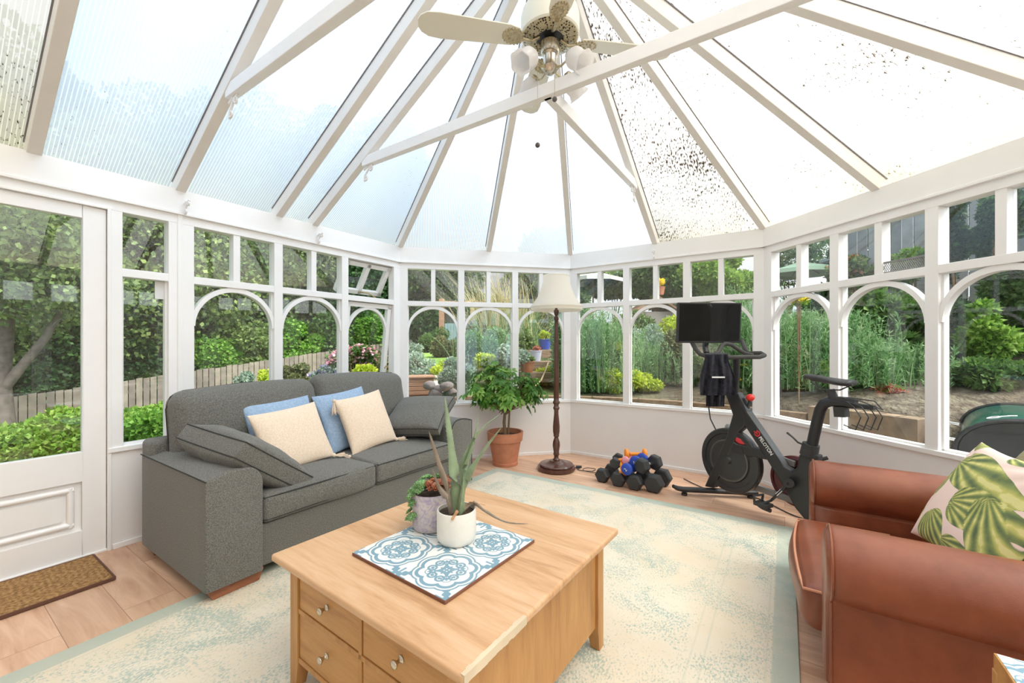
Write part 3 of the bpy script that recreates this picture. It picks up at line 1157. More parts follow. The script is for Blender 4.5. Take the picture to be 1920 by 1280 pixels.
def par_sheet(W, xa, xb, ra, rb, mat):
    p0 = W.p(xa, 0.11, ZE - 0.11 * tan_s)
    p1 = W.p(xb, 0.11, ZE - 0.11 * tan_s)
    sheet(p0, p1, rb, ra, mat, W, xa, xb)
xs = [-BACKS, -2 * rs, -rs, 0.0, rs, mid]
for a, c in zip(xs[:-1], xs[1:]):
    par_sheet(WL, a, c, ridge_at(a), ridge_at(c), M['poly_clean'] if a >= -rs else M['poly_right'])
    par_sheet(W4, SEG - c, SEG - a, ridge_at(c), ridge_at(a), M['poly_right'])

# tie beams
def scroll(b, O, A, B, s_=1.0, flip=1):
    """little fretwork scroll bracket in the plane (A along the beam, B down)"""
    def pt(x, z):
        return O + A * (x * s_) + B * (z * s_)
    def spiral(cx, cz, r0, turns, ph, dirn):
        pts = []
        n = 26
        for i in range(n + 1):
            t = i / n
            r = r0 * (1 - 0.78 * t)
            a = ph + dirn * t * turns * 2 * PI
            pts.append(pt(cx + r * math.cos(a), cz + r * math.sin(a)))
        return pts
    b.tube(spiral(0.075, 0.028, 0.026, 1.3, PI, flip), 0.006, 6)
    b.tube(spiral(0.022, 0.085, 0.026, 1.3, -PI / 2, -flip), 0.006, 6)
    b.tube([pt(0.0, 0.11), pt(0.018, 0.06), pt(0.045, 0.03), pt(0.10, 0.0)], 0.007, 6)
    b.tube([pt(0.0, 0.02), pt(0.05, 0.0)], 0.008, 6)

def tie(a, c, name='tie_beam', z=2.545, hgt=0.07, wd=0.046, ends=(True, True)):
    b = MB()
    a = V(a[0], a[1], z)
    c = V(c[0], c[1], z)
    b.bar(a, c, wd, hgt, drop=0)
    o = b.build(name, M['paint'], ceil, smooth=0, bevel=0.003)
    for (p, d, on) in ((a, nrm(c - a), ends[0]), (c, nrm(a - c), ends[1])):
        if on:
            b = MB()
            scroll(b, p + d * 0.0, d, V(0, 0, -1))
            b.build('scroll_bracket', M['paint'], o, smooth=60)
    return o
reach = AP - (2.575 - ZE) / tan_s
tie(O3 - VD * reach, O3 + VD * reach)
m2 = W2.p(mid, 0, 0)
d7 = nrm(m2 - O3)
tie(O3, O3 + d7 * reach, ends=(False, True))
o1 = O3 + UD * (0 - mid)
reach2 = AP - (2.605 - ZE) / tan_s
tie(o1 - VD * reach2, o1 + VD * reach2, z=2.575)
# little scroll finials at the feet of the hip rafters
for (W, x) in ((WL, 0.02), (WL, mid + 0.02), (W2, mid)):
    b = MB()
    scroll(b, W.p(x, -0.02, ZE - 0.055), -W.n, V(0, 0, -1), 0.75)
    b.build('scroll_bracket', M['paint'], ceil, smooth=60)
# ================================================================ FLOOR COVERINGS
def mat_rug():
    m, t, b, out = new_mat('faded_rug_pile')
    c = coords(t)
    def nz(sc, det, dist=0.0, st=(1, 1, 1)):
        mp = N(t, 'ShaderNodeMapping')
        mp.inputs['Scale'].default_value = st
        t.links.new(c, mp.inputs['Vector'])
        n = N(t, 'ShaderNodeTexNoise', Scale=sc, Detail=det, Roughness=0.7, Distortion=dist)
        t.links.new(mp.outputs[0], n.inputs['Vector'])
        return n.outputs['Fac']
    base = ramp(t, nz(1.6, 3), [(0.3, (0.70, 0.59, 0.44)), (0.55, (0.72, 0.65, 0.53)), (0.75, (0.66, 0.64, 0.54))])
    fine = nz(130, 4, 0, (1, 0.55, 1))
    big = nz(3.4, 5, 0.8)
    ad = N(t, 'ShaderNodeMath', operation='MULTIPLY_ADD')
    t.links.new(big, ad.inputs[0])
    ad.inputs[1].default_value = 0.75
    t.links.new(fine, ad.inputs[2])
    msk = ramp(t, ad.outputs[0], [(0.90, (0, 0, 0)), (1.02, (0.80, 0.80, 0.80))])
    # border bands: |x| and |y| distance from the edge, in metres
    sp = N(t, 'ShaderNodeSeparateXYZ')
    t.links.new(c, sp.inputs[0])
    def edge(out_, half):
        a = N(t, 'ShaderNodeMath', operation='ABSOLUTE')
        t.links.new(out_, a.inputs[0])
        s_ = N(t, 'ShaderNodeMath', operation='SUBTRACT')
        s_.inputs[0].default_value = half
        t.links.new(a.outputs[0], s_.inputs[1])
        return s_.outputs[0]
    ex = edge(sp.outputs['X'], RUGW / 2)
    ey = edge(sp.outputs['Y'], RUGL / 2)
    mn = N(t, 'ShaderNodeMath', operation='MINIMUM')
    t.links.new(ex, mn.inputs[0])
    t.links.new(ey, mn.inputs[1])
    band = ramp(t, mn.outputs[0], [(0.0, (0.9, 0.9, 0.9)), (0.004, (0.75, 0.75, 0.75)), (0.085, (0.65, 0.65, 0.65)), (0.09, (0, 0, 0)), (0.10, (0.0, 0.0, 0.0)),
                                   (0.105, (0.30, 0.30, 0.30)), (0.11, (0, 0, 0)), (0.30, (0, 0, 0)), (0.305, (0.32, 0.32, 0.32)), (0.31, (0, 0, 0)), (0.345, (0, 0, 0)), (0.35, (0.28, 0.28, 0.28)), (0.356, (0, 0, 0))])
    wear = ramp(t, nz(2.3, 6), [(0.30, (0.45, 0.45, 0.45)), (0.5, (1, 1, 1))])
    bw = N(t, 'ShaderNodeMixRGB', blend_type='MULTIPLY')
    bw.inputs[0].default_value = 1
    t.links.new(band.outputs[0], bw.inputs[1])
    t.links.new(wear.outputs[0], bw.inputs[2])
    mx2 = N(t, 'ShaderNodeMixRGB', blend_type='LIGHTEN')
    mx2.inputs[0].default_value = 1
    t.links.new(bw.outputs[0], mx2.inputs[1])
    t.links.new(msk.outputs[0], mx2.inputs[2])
    teal = ramp(t, nz(1.1, 2), [(0.35, (0.27, 0.38, 0.34)), (0.6, (0.40, 0.46, 0.40)), (0.75, (0.48, 0.42, 0.30))])
    mx = N(t, 'ShaderNodeMixRGB')
    t.links.new(mx2.outputs[0], mx.inputs[0])
    t.links.new(base.outputs[0], mx.inputs[1])
    t.links.new(teal.outputs[0], mx.inputs[2])
    t.links.new(mx.outputs[0], b.inputs['Base Color'])
    b.inputs['Roughness'].default_value = 0.95
    b.inputs['Specular IOR Level'].default_value = 0.1
    bump(t, b, fine, 0.4, 0.004)
    return m
RUGW, RUGL = 2.40, 3.6
rug_ang = math.atan2(UD[1], UD[0]) - PI / 2
cA = V(-.157, 4.017, 0)
far_mid = cA + VD * (RUGW / 2)
rc = far_mid - UD * (RUGL / 2)
b = MB()
MR = Matrix.Translation(Vector(rc)) @ rotz(rug_ang)
b.rbox((-RUGW / 2, -RUGL / 2, 0.0005), (RUGW / 2, RUGL / 2, 0.008), 0.004, MR, n=4)
t_ = thing('rug', 'large faded cream rug with teal border under the coffee table', 'rug', rc, rug_ang)
b.build('rug_pile', mat_rug(), t_)

def mat_coir():
    m, t, b, out = new_mat('coir')
    c = coords(t)
    n = N(t, 'ShaderNodeTexNoise', Scale=70.0, Detail=4.0, Roughness=0.75)
    t.links.new(c, n.inputs['Vector'])
    wv = N(t, 'ShaderNodeTexWave', Scale=14.0, Distortion=5.0)
    t.links.new(c, wv.inputs['Vector'])
    ad = N(t, 'ShaderNodeMath', operation='MULTIPLY_ADD')
    t.links.new(wv.outputs['Fac'], ad.inputs[0])
    ad.inputs[1].default_value = 0.07
    t.links.new(n.outputs['Fac'], ad.inputs[2])
    r = ramp(t, ad.outputs[0], [(0.38, (0.17, 0.085, 0.028)), (0.52, (0.34, 0.18, 0.065)), (0.68, (0.50, 0.30, 0.12))])
    t.links.new(r.outputs[0], b.inputs['Base Color'])
    b.inputs['Roughness'].default_value = 1.0
    bump(t, b, ad.outputs[0], 0.9, 0.01)
    return m
mat_c = WL.p(-0.80, -0.25, 0)
t_ = thing('doormat', 'brown coir doormat in front of the white garden door', 'doormat', mat_c, math.atan2(UD[1], UD[0]))
b = MB()
b.rbox((-1.20, -0.445, 0.001), (-0.415, -0.04, 0.018), 0.006, WL.M, n=4)
b.build('coir_mat', mat_coir(), t_)
b = MB()
for z in (0.003,):
    pts = [(-1.203, -0.448), (-0.412, -0.448), (-0.412, -0.037), (-1.203, -0.037)]
    for i in range(4):
        p, q = pts[i], pts[(i + 1) % 4]
        b.bar(WL.p(p[0], p[1], z + .001), WL.p(q[0], q[1], z + .001), 0.008, 0.014, drop=0)
b.build('rubber_edging', plain('brown_edging', (0.12, 0.05, 0.03), 0.7), t_, smooth=0)

# ================================================================ SOFA
S0 = V(-1.396, 1.873, 0)
SM = Matrix(((UD[0], -UD[1], 0, S0[0]), (UD[1], UD[0], 0, S0[1]), (0, 0, 1, 0), (0, 0, 0, 1)))
SA = math.atan2(UD[1], UD[0])
SLn = 1.91
ctr = np.array(SM @ Vector((SLn / 2, 0.45, 0)))
sofa = thing('sofa', 'charcoal grey two-seat fabric sofa along the window wall', 'sofa', ctr, SA)
FAB = M['grey_fabric']
def sofa_arm(x0, x1, inner):
    b = MB()
    wdt = x1 - x0
    prof = []
    # outer edge sharp, crowned top, rounded over on the inner side
    prof.append((0, 0.065))
    prof.append((0, 0.575))
    for t in np.linspace(0, 1, 8):
        prof.append((wdt * 0.66 * t, 0.575 + 0.028 * math.sin(t * PI * 0.62)))
    cx, cz, r = wdt * 0.66, 0.515, wdt * 0.34
    for t in np.linspace(80, 0, 9):
        prof.append((cx + r * math.cos(math.radians(t)), cz + 0.087 * math.sin(math.radians(t))))
    prof.append((wdt, 0.065))
    if not inner:
        prof = [(wdt - p[0], p[1]) for p in prof][::-1]
    A = np.array(SM)
    O = A[:3, 3] + A[:3, 0] * x0
    n = 10
    vs_ = []
    ys = [0.0, 0.006, 0.02] + list(np.linspace(0.1, 0.87, 7)) + [0.885, 0.89]
    ins = [0.010, 0.003, 0.0] + [0] * 7 + [0.004, 0.01]
    cxm, czm = wdt / 2, 0.33
    for y, i_ in zip(ys, ins):
        for p in prof:
            dx = np.sign(cxm - p[0]) * min(i_, abs(cxm - p[0]))
            dz = -i_ if p[1] > 0.1 else 0
            fl_ = 0.0
            vs_.append(O + A[:3, 0] * (p[0] + dx) + A[:3, 1] * y + V(0, 0, p[1] + dz))
    k = len(prof)
    fs = []
    for i in range(len(ys) - 1):
        for j in range(k):
            j2 = (j + 1) % k
            fs.append((i * k + j, i * k + j2, (i + 1) * k + j2, (i + 1) * k + j))
    fs.append(tuple(range(k)))
    fs.append(tuple((len(ys) - 1) * k + j for j in range(k))[::-1])
    b.add(vs_, fs)
    o = b.build('armrest', FAB, sofa, smooth=50)
    b = MB()
    b.tube([O + A[:3, 0] * p[0] + A[:3, 1] * 0.002 + V(0, 0, p[1]) for p in prof[1:]], 0.0035, 6)
    b.tube([O + A[:3, 0] * (0 if inner else wdt) + A[:3, 1] * y + V(0, 0, 0.575) for y in (0.0, 0.45, 0.89)], 0.003, 6)
    b.build('piping', M['piping'], o)
sofa_arm(0, 0.25, True)
sofa_arm(SLn - 0.25, SLn, False)
b = MB()
b.rbox((0.24, 0.035, 0.065), (SLn - 0.24, 0.87, 0.285), 0.012, SM, n=6)
b.build('base', FAB, sofa)
b = MB()
b.rbox((0.01, 0.76, 0.065), (SLn - 0.01, 0.93, 0.66), 0.03, SM, n=6)
b.build('back_frame', FAB, sofa)
half = (SLn - 0.5) / 2
for i in range(2):
    x0 = 0.25 + i * half
    b = MB()
    b.rbox((x0 + 0.003, 0.012, 0.287), (x0 + half - 0.003, 0.74, 0.435), 0.028, SM, n=9, crown=(0, 0.02, 0.022), wob=0.009, seed=i)
    o = b.build('seat_cushion', FAB, sofa, smooth=60)
    b = MB()
    for z in (0.306, 0.420):
        pts = []
        for t in np.linspace(0, 1, 12):
            pts.append(SM @ Vector((x0 + 0.012 + (half - 0.024) * t, 0.012 - 0.02 * (1 - (2 * t - 1) ** 2) * 0.4 + 0.003, z + 0.004 * math.sin(PI * t))))
        pts = [SM @ Vector((x0 + 0.004, 0.5, z + 0.004))] + pts + [SM @ Vector((x0 + half - 0.004, 0.5, z + 0.004))]
        b.tube([np.array(p) for p in pts], 0.0035, 6)
    b.build('piping', M['piping'], o)
for i, (x0, x1, dz, tl) in enumerate(((0.08, 0.945, 0.01, 7), (0.925, 1.80, 0.035, 10))):
    MM = SM @ Matrix.Translation(((x0 + x1) / 2, 0.70, 0.44)) @ Matrix.Rotation(math.radians(-tl), 4, 'X') @ Matrix.Rotation(math.radians(1.5 if i else -1.5), 4, 'Y')
    wd = x1 - x0
    b = MB()
    b.rbox((-wd / 2, -0.10, 0.0), (wd / 2, 0.10, 0.50 + dz), 0.085, MM, n=10, crown=(0.0, 0.05, 0.014), wob=0.026, seed=4 + i)
    o = b.build('back_cushion', FAB, sofa, smooth=60)
    b = MB()
    pts = []
    for a in np.linspace(0, PI, 15):
        pass
    hz = 0.50 + dz
    arc = [(-wd / 2 + 0.004, 0.06), (-wd / 2 + 0.004, hz - 0.10), (-wd / 2 + 0.03, hz - 0.03), (-wd / 2 + 0.09, hz - 0.002), (0, hz + 0.013), (wd / 2 - 0.09, hz - 0.002), (wd / 2 - 0.03, hz - 0.03), (wd / 2 - 0.004, hz - 0.10), (wd / 2 - 0.004, 0.06)]
    b.tube([np.array(MM @ Vector((p[0], 0.005, p[1]))) for p in arc], 0.0035, 6)
    b.build('piping', M['piping'], o)
for (x, y) in ((0.015, 0.03), (SLn - 0.265, 0.03), (0.015, 0.80), (SLn - 0.265, 0.80)):
    b = MB()
    vv = []
    for z, i_ in ((0.009, 0.022), (0.066, 0.0)):
        vv += [(x + (i_ if x < 1 else 0), y, z), (x + 0.25 - i_, y, z), (x + 0.25 - i_, y + 0.05, z), (x + (i_ if x < 1 else 0), y + 0.05, z)]
    if y > 0.5:
        vv = [(q[0], q[1], q[2] - (0.008 if q[2] < 0.01 else 0)) for q in vv]
    b.add(vv, [(0, 3, 2, 1), (4, 5, 6, 7), (0, 1, 5, 4), (1, 2, 6, 5), (2, 3, 7, 6), (3, 0, 4, 7)], SM)
    b.build('foot', M['redwood'], sofa, smooth=0, bevel=0.002)

def orient(c, xdir, up):
    """pillow matrix: local x = xdir, local y ~ up, local z = thickness"""
    x = nrm(xdir)
    z = nrm(np.cross(x, up))
    y = np.cross(z, x)
    return Matrix(((x[0], y[0], z[0], c[0]), (x[1], y[1], z[1], c[1]), (x[2], y[2], z[2], c[2]), (0, 0, 0, 1)))

def sl(x, y, z):
    return np.array(SM @ Vector((x, y, z)))
def sdir(x, y, z):
    return UD * x + V(-UD[1], UD[0], 0) * y + V(0, 0, z)

def cushion(name, label, cat, c, xd, up, w_, h_, t, mat, seed=0, gus=0.0, pipe=False, tassel=None, wob=0.006, pinch=0.06, group=None, tass_mat=None):
    th = thing(name, label, cat, (c[0], c[1], c[2] - 0.0), 0, group)
    MM = orient(c, xd, up)
    b = MB()
    b.pillow(w_, h_, t, MM, seed=seed, gus=gus, wob=wob, pinch=pinch)
    o = b.build('cushion_cover', mat, th, smooth=70)
    if pipe:
        rim = b.rimpts
        b2 = MB()
        for sg in ((1, -1) if gus else (0,)):
            b2.tube([np.array(MM @ Vector((p[0], p[1], sg * gus * t / 2))) for p in rim], 0.0035, 6, closed=True)
        b2.build('piping', M['piping'] if mat is FAB else mat, th)
    if tassel:
        for (i, j, dx, dz) in tassel:
            p = np.array(MM @ Vector((i * w_ / 2 * 0.98, j * h_ / 2 * 0.98, 0)))
            d = np.array(dx, float)
            b2 = MB()
            b2.sphere(p, 0.014, 10, 8)
            rs_ = np.random.default_rng(seed + 5)
            for k in range(26):
                e = p + d * dz * 1.25 + rs_.normal(0, 0.009, 3)
                mid_ = (p + e) / 2 + rs_.normal(0, 0.004, 3)
                b2.tube([p, mid_, e], 0.0024, 4, caps=False)
            b2.build('tassel', M['cream_fabric'], th)
    return th

# flat-lying arm cushions in the sofa fabric
cushion('arm_cushion', 'grey piped cushion slumped over the near left arm of the sofa', 'cushion', sl(0.300, 0.30, 0.575), sdir(-0.10, 1.0, 0.07), sdir(-0.80, -0.02, 0.60), 0.56, 0.47, 0.23, FAB, seed=3, gus=0.36, pipe=True, wob=0.022)
cushion('arm_cushion', 'plump grey cushion leaning on the far right arm of the sofa', 'cushion', sl(1.655, 0.36, 0.615), sdir(0.42, -1.0, 0.06), sdir(0.80, 0.20, 0.40), 0.50, 0.47, 0.19, FAB, seed=9, gus=0.3, pipe=True, wob=0.012)
# blue and cream scatter cushions
cushion('scatter_cushion', 'pale blue cushion mostly hidden behind the left cream cushion', 'cushion', sl(0.635, 0.545, 0.645), sdir(1, 0.02, 0.05), sdir(-0.02, 0.42, 1), 0.44, 0.42, 0.11, M['blue_fabric'], seed=11)
cushion('scatter_cushion', 'blue cushion behind the tasselled cream cushion, nearer the far sofa arm', 'cushion', sl(1.09, 0.53, 0.655), sdir(1, 0.0, 0.10), sdir(-0.05, 0.42, 1), 0.42, 0.44, 0.11, M['blue_fabric'], seed=12)
cushion('scatter_cushion', 'cream woven cushion on the left seat of the sofa', 'cushion', sl(0.62, 0.405, 0.62), sdir(1, 0.06, 0.08), sdir(-0.16, 0.5, 1), 0.44, 0.40, 0.12, M['cream_fabric'], seed=13, tassel=[(1, -1, sdir(1, -0.4, -0.1), 0.05)])
cushion('scatter_cushion', 'tasselled cream woven cushion tilted on the right seat of the sofa', 'cushion', sl(1.165, 0.40, 0.64), sdir(1, 0.02, 0.11), sdir(-0.22, 0.42, 1), 0.40, 0.42, 0.12, M['cream_fabric'], seed=14,
        tassel=[(-1, 1, sdir(-0.1, -0.2, -1), 0.065), (1, -1, sdir(1, -0.3, -0.1), 0.05), (-1, -1, sdir(-1, -0.3, 0.0), 0.05)])

# ================================================================ COFFEE TABLE
TC = V(-0.210, 1.542, 0)
TAng = math.radians(-36.0)
TM = Matrix.Translation(Vector(TC)) @ rotz(TAng)
TS = 0.912
TH = 0.47
tb = thing('coffee_table', 'square oak coffee table with drawers and brushed knobs on the rug', 'coffee table', TC, TAng)
hs = TS / 2
z_r = 0.0085
b = MB()
b.rbox((-hs, -hs, TH - 0.026), (hs, hs, TH), 0.009, TM, n=4)
b.rbox((-hs + 0.012, -hs + 0.012, TH - 0.036), (hs - 0.012, hs - 0.012, TH - 0.022), 0.005, TM, n=4)
b.build('table_top', M['oak_top'], tb, smooth=50)
b = MB()
rs_ = np.random.default_rng(3)
for i in range(15):      # worn, splintered strip along the near right corner of the edge
    y0 = -hs + 0.004 + i * 0.0165
    d = 0.006 + 0.004 * rs_.random()
    b.box((hs - 0.003 - d, y0, TH - 0.024 + 0.004 * rs_.random()), (hs + 0.0018, y0 + 0.0165, TH + 0.0008), TM)
b.build('chipped_edge', M['oak_raw'], tb, smooth=0)
bi = hs - 0.045
lg = 0.05
for (sx, sy) in ((-1, -1), (1, -1), (1, 1), (-1, 1)):
    b = MB()
    x0, x1 = sorted((sx * bi, sx * (bi - lg)))
    y0, y1 = sorted((sy * bi, sy * (bi - lg)))
    b.box((x0, y0, 0.09), (x1, y1, TH - 0.036), TM)
    vv = []
    for z, tpr in ((z_r, 0.012), (0.09, 0)):
        ax0, ax1 = (x0, x1 - tpr) if sx < 0 else (x0 + tpr, x1)
        ay0, ay1 = (y0, y1 - tpr) if sy < 0 else (y0 + tpr, y1)
        vv += [(ax0, ay0, z), (ax1, ay0, z), (ax1, ay1, z), (ax0, ay1, z)]
    b.add(vv, [(0, 3, 2, 1), (4, 5, 6, 7), (0, 1, 5, 4), (1, 2, 6, 5), (2, 3, 7, 6), (3, 0, 4, 7)], TM)
    b.build('leg', M['oak_side'], tb, smooth=0, bevel=0.002)
# carcass
b = MB()
zi0 = 0.10
i2 = bi - lg
for s_ in (-1, 1):
    b.box(sorted_lo := (min(s_ * (bi - 0.012), s_ * (bi - 0.03)), -i2, zi0), (max(s_ * (bi - 0.012), s_ * (bi - 0.03)), i2, TH - 0.036), TM)
b.box((-i2, bi - 0.03, zi0), (i2, bi - 0.012, TH - 0.036), TM)
b.box((-i2, -bi + 0.03, zi0), (i2, bi - 0.03, zi0 + 0.015), TM)
b.build('side_panel', M['oak_side'], tb, smooth=0)
b = MB()
fy0, fy1 = -bi + 0.004, -bi + 0.03
b.box((-i2, fy0, TH - 0.056), (i2, fy1, TH - 0.036), TM)
b.box((-i2, fy0, 0.272), (i2, fy1, 0.288), TM)
b.box((-i2, fy0, zi0), (i2, fy1, 0.118), TM)
b.box((-0.008, fy0, 0.118), (0.008, fy1, TH - 0.056), TM)
b.build('drawer_rail', M['oak_side'], tb, smooth=0, bevel=0.001)
for (xa, xb) in ((-i2, -0.008), (0.008, i2)):
    for (za, zb) in ((0.12, 0.270), (0.290, TH - 0.058)):
        b = MB()
        b.box((xa + 0.003, fy0 + 0.003, za), (xb - 0.003, fy1 + 0.01, zb), TM)
        dr = b.build('drawer', M['oak'], tb, smooth=0, bevel=0.002)
        b = MB()
        kx = (xa + xb) / 2 - 0.0
        kz = (za + zb) / 2 + 0.005
        A = TM @ Matrix.Translation((kx, fy0 + 0.003, kz)) @ Matrix.Rotation(PI / 2, 4, 'X')
        b.lathe([(0.004, 0), (0.011, 0.002), (0.006, 0.006), (0.0045, 0.014), (0.009, 0.018), (0.0125, 0.023), (0.011, 0.028), (0.004, 0.030)], 16, M=A)
        b.build('knob', M['nickel'], dr, smooth=60)

# ---- patterned tile
def tile_field(X, Y, cell):
    """signed field, >0 where the motif is white, repeating every `cell` metres"""
    x = (X / cell) % 1.0 - 0.5
    y = (Y / cell) % 1.0 - 0.5
    ax, ay = np.abs(x), np.abs(y)
    hi, lo = np.maximum(ax, ay), np.minimum(ax, ay)
    def circ(u, v, cx, cy, r):
        return np.hypot(u - cx, v - cy) - r
    # quatrefoil
    q = np.minimum(np.minimum(circ(hi, lo, 0.20, 0.0, 0.225), circ(hi, lo, 0.15, 0.15, 0.17)), hi - 0.2 + lo * 0)
    q = np.minimum(circ(hi, lo, 0.235, 0.0, 0.185), circ(hi, lo, 0.20, 0.20, 0.145))
    blue = np.full(X.shape, 1.0)
    blue = np.minimum(blue, np.abs(q + 0.012) - 0.026)                       # main band
    blue = np.minimum(blue, np.abs(q - 0.055) - 0.013)                # outer line
    # inner scrolls
    s1 = circ(hi, lo, 0.205, 0.075, 0.046)
    blue = np.minimum(blue, np.abs(s1 - 0.012) - 0.017)
    blue = np.minimum(blue, circ(hi, lo, 0.205, 0.068, 0.026))
    # star in the diagonal lobes
    u = (hi + lo) / math.sqrt(2) - 0.225
    v = (hi - lo) / math.sqrt(2)
    star = np.sqrt(np.abs(u)) + np.sqrt(np.abs(v)) - 0.27
    ring = np.abs(np.hypot(u, v) - 0.072) - 0.007
    blue = np.minimum(blue, np.maximum(ring, 0.0 - (np.abs(u) * 0 + 1) * 0 - 1))
    blue = np.minimum(blue, 0.35 * star)
    # centre cross
    cr = np.minimum(np.maximum(hi - 0.115, lo - 0.014), np.maximum(np.abs(hi - 0.075) - 0.016, lo - 0.036))
    blue = np.minimum(blue, cr)
    blue = np.minimum(blue, np.hypot(hi - 0.05, lo - 0.05) - 0.026)
    # leaves at the cell corners
    cx_, cy_ = 0.5 - hi, 0.5 - lo
    a = np.maximum(cx_, cy_)
    c_ = np.minimum(cx_, cy_)
    du, dv = (a + c_) / math.sqrt(2), (a - c_) / math.sqrt(2)
    leaf = np.maximum(np.abs(dv) - 0.026 - 0.034 * np.abs(np.sin(du * 34)), np.abs(du - 0.125) - 0.095)
    blue = np.minimum(blue, leaf)
    blue = np.minimum(blue, np.abs(np.hypot(cx_, cy_) - 0.03) - 0.012)
    ax_l = np.maximum(np.abs(c_) - 0.018, np.abs(a - 0.12) - 0.085)
    blue = np.minimum(blue, ax_l)
    return -blue

def mat_tile():
    m, t, b, out = new_mat('printed_tile')
    a = N(t, 'ShaderNodeAttribute', attribute_name='motif')
    r = ramp(t, a.outputs['Fac'], [(0.475, (0.80, 0.80, 0.77)), (0.525, (0.20, 0.34, 0.43))])
    t.links.new(r.outputs[0], b.inputs['Base Color'])
    b.inputs['Roughness'].default_value = 0.3
    return m
M['tile'] = mat_tile()

def tile_mesh(name, parent, Mx, x0, x1, y0, y1, z, cell, n, off=(0, 0), mat=None):
    xs_ = np.linspace(x0, x1, n)
    ys_ = np.linspace(y0, y1, n)
    X, Y = np.meshgrid(xs_, ys_, indexing='ij')
    f = tile_field(X - x0 + off[0], Y - y0 + off[1], cell)
    val = np.clip(0.5 + f * cell / 0.004 * 0.5, 0, 1)
    P = np.stack([X, Y, np.full_like(X, z)], -1).reshape(-1, 3)
    b = MB()
    idx = np.arange(n * n).reshape(n, n)
    q = np.stack([idx[:-1, :-1], idx[1:, :-1], idx[1:, 1:], idx[:-1, 1:]], -1).reshape(-1, 4)
    A = np.array(Mx)
    W_ = P @ A[:3, :3].T + A[:3, 3]
    o = fast_mesh(name, W_, q, mat or M['tile'], parent)
    at_ = o.data.attributes.new('motif', 'FLOAT', 'POINT')
    at_.data.foreach_set('value', val.ravel().astype(np.float32))
    return o

bang = math.radians(-36.5)
BC = V(-0.236, 1.476, TH)
BM = Matrix.Translation(Vector(BC)) @ rotz(bang)
bs = 0.458 / 2
bd = thing('tile_board', 'blue and white patterned tile board in the middle of the coffee table', 'tile board', BC, bang)
b = MB()
b.rbox((-bs, -bs, 0.0005), (bs, bs, 0.011), 0.002, BM, n=3)
b.build('board_edge', plain('fired_clay_edge', (0.20, 0.085, 0.055), 0.7), bd)
tile_mesh('tile_face', bd, BM, -bs + 0.002, bs - 0.002, -bs + 0.002, bs - 0.002, 0.0115, 0.229, 300)

# ---- white pot with aloe
def pot_round(name, parent, c, r, h, mat, foot=0.02, soilz=None, seg=40, th=0.006):
    b = MB()
    prof = [(r - foot, 0.0), (r - foot * 0.45, 0.004), (r - 0.001, foot * 0.9), (r, foot * 1.6), (r, h - 0.003), (r - 0.002, h), (r - th, h), (r - th, h - 0.02), (r - th, h * 0.5)]
    b.lathe(prof, seg, c)
    o = b.build(name, mat, parent, smooth=50)
    return o
zb = TH + 0.0122
pw = V(-0.2045, 1.515, zb)
aloe = thing('aloe_plant', 'spiky aloe in a white stoneware pot on the tile board', 'potted plant', pw)
pot_round('pot', aloe, pw, 0.072, 0.118, M['white_pot'])
b = MB()
b.lathe([(0.066, 0.104), (0.05, 0.106), (0.02, 0.108), (0.001, 0.108)], 32, pw)
b.build('soil', M['soil'], aloe, smooth=60)
def aloe_leaf(pts, w0, mat, parent=aloe, th=0.45):
    """fleshy leaf: crescent section, tapering to the tip; pts in world space"""
    P = [np.asarray(p, float) for p in pts]
    # smooth by Catmull-Rom
    Q = []
    for i in range(len(P) - 1):
        p0, p1, p2, p3 = P[max(i - 1, 0)], P[i], P[i + 1], P[min(i + 2, len(P) - 1)]
        for t in np.linspace(0, 1, 7)[:-1]:
            Q.append(0.5 * ((2 * p1) + (-p0 + p2) * t + (2 * p0 - 5 * p1 + 4 * p2 - p3) * t * t + (-p0 + 3 * p1 - 3 * p2 + p3) * t ** 3))
    Q.append(P[-1])
    n = len(Q)
    rr = [w0 * (1 - (i / (n - 1))) ** 0.75 * (0.9 + 0.1 * math.sin(i)) + 0.0008 for i in range(n)]
    b = MB()
    axis = nrm(pw + V(0, 0, 0.1) - P[len(P) // 2])
    b.tube(Q, rr, 10, flat=th, up=axis * -1)
    # teeth
    for i in range(1, n - 2):
        d = nrm(Q[i + 1] - Q[i])
        sd = nrm(np.cross(d, axis))
        for s_ in (-1, 1):
            for k in (0.0, 0.5):
                c_ = Q[i] * (1 - k) + Q[i + 1] * k
                e = c_ + sd * s_ * rr[i] * 0.97
                b.add([e - d * 0.0018, e + d * 0.0018, e + sd * s_ * 0.0032 + d * 0.002], [(0, 1, 2)])
    return b.build('leaf', mat, parent, smooth=60)
YA = 1.515
a0 = pw + V(0, 0, 0.105)
def ap(px, py, dy=0.0):
    return at(px, py, YA + dy)
aloe_leaf([a0 + V(.004, 0, 0), ap(853, 900, -.01), ap(845, 830, .0), ap(834, 744, .02)], 0.030, M['aloe'])
aloe_leaf([a0 + V(.012, -.005, 0), ap(872, 905, -.03), ap(903, 850, -.05), ap(941, 800, -.08)], 0.030, M['aloe'])
aloe_leaf([a0 + V(.010, .01, 0), ap(872, 880, .03), ap(888, 830, .05), ap(897, 778, .07)], 0.024, M['aloe'])
aloe_leaf([a0 + V(.008, .012, 0), ap(868, 880, .05), ap(884, 830, .07), ap(908, 800, .08), ap(938, 776, .10)], 0.022, M['aloe'])
aloe_leaf([a0 + V(-.012, -.004, 0), ap(838, 915, -.02), ap(822, 865, -.03), ap(804, 808, -.04)], 0.020, M['aloe_brown'])
aloe_leaf([a0 + V(-.016, -.010, 0), ap(838, 935, -.05), ap(823, 912, -.06), ap(811, 880, -.07)], 0.014, M['aloe_brown'])
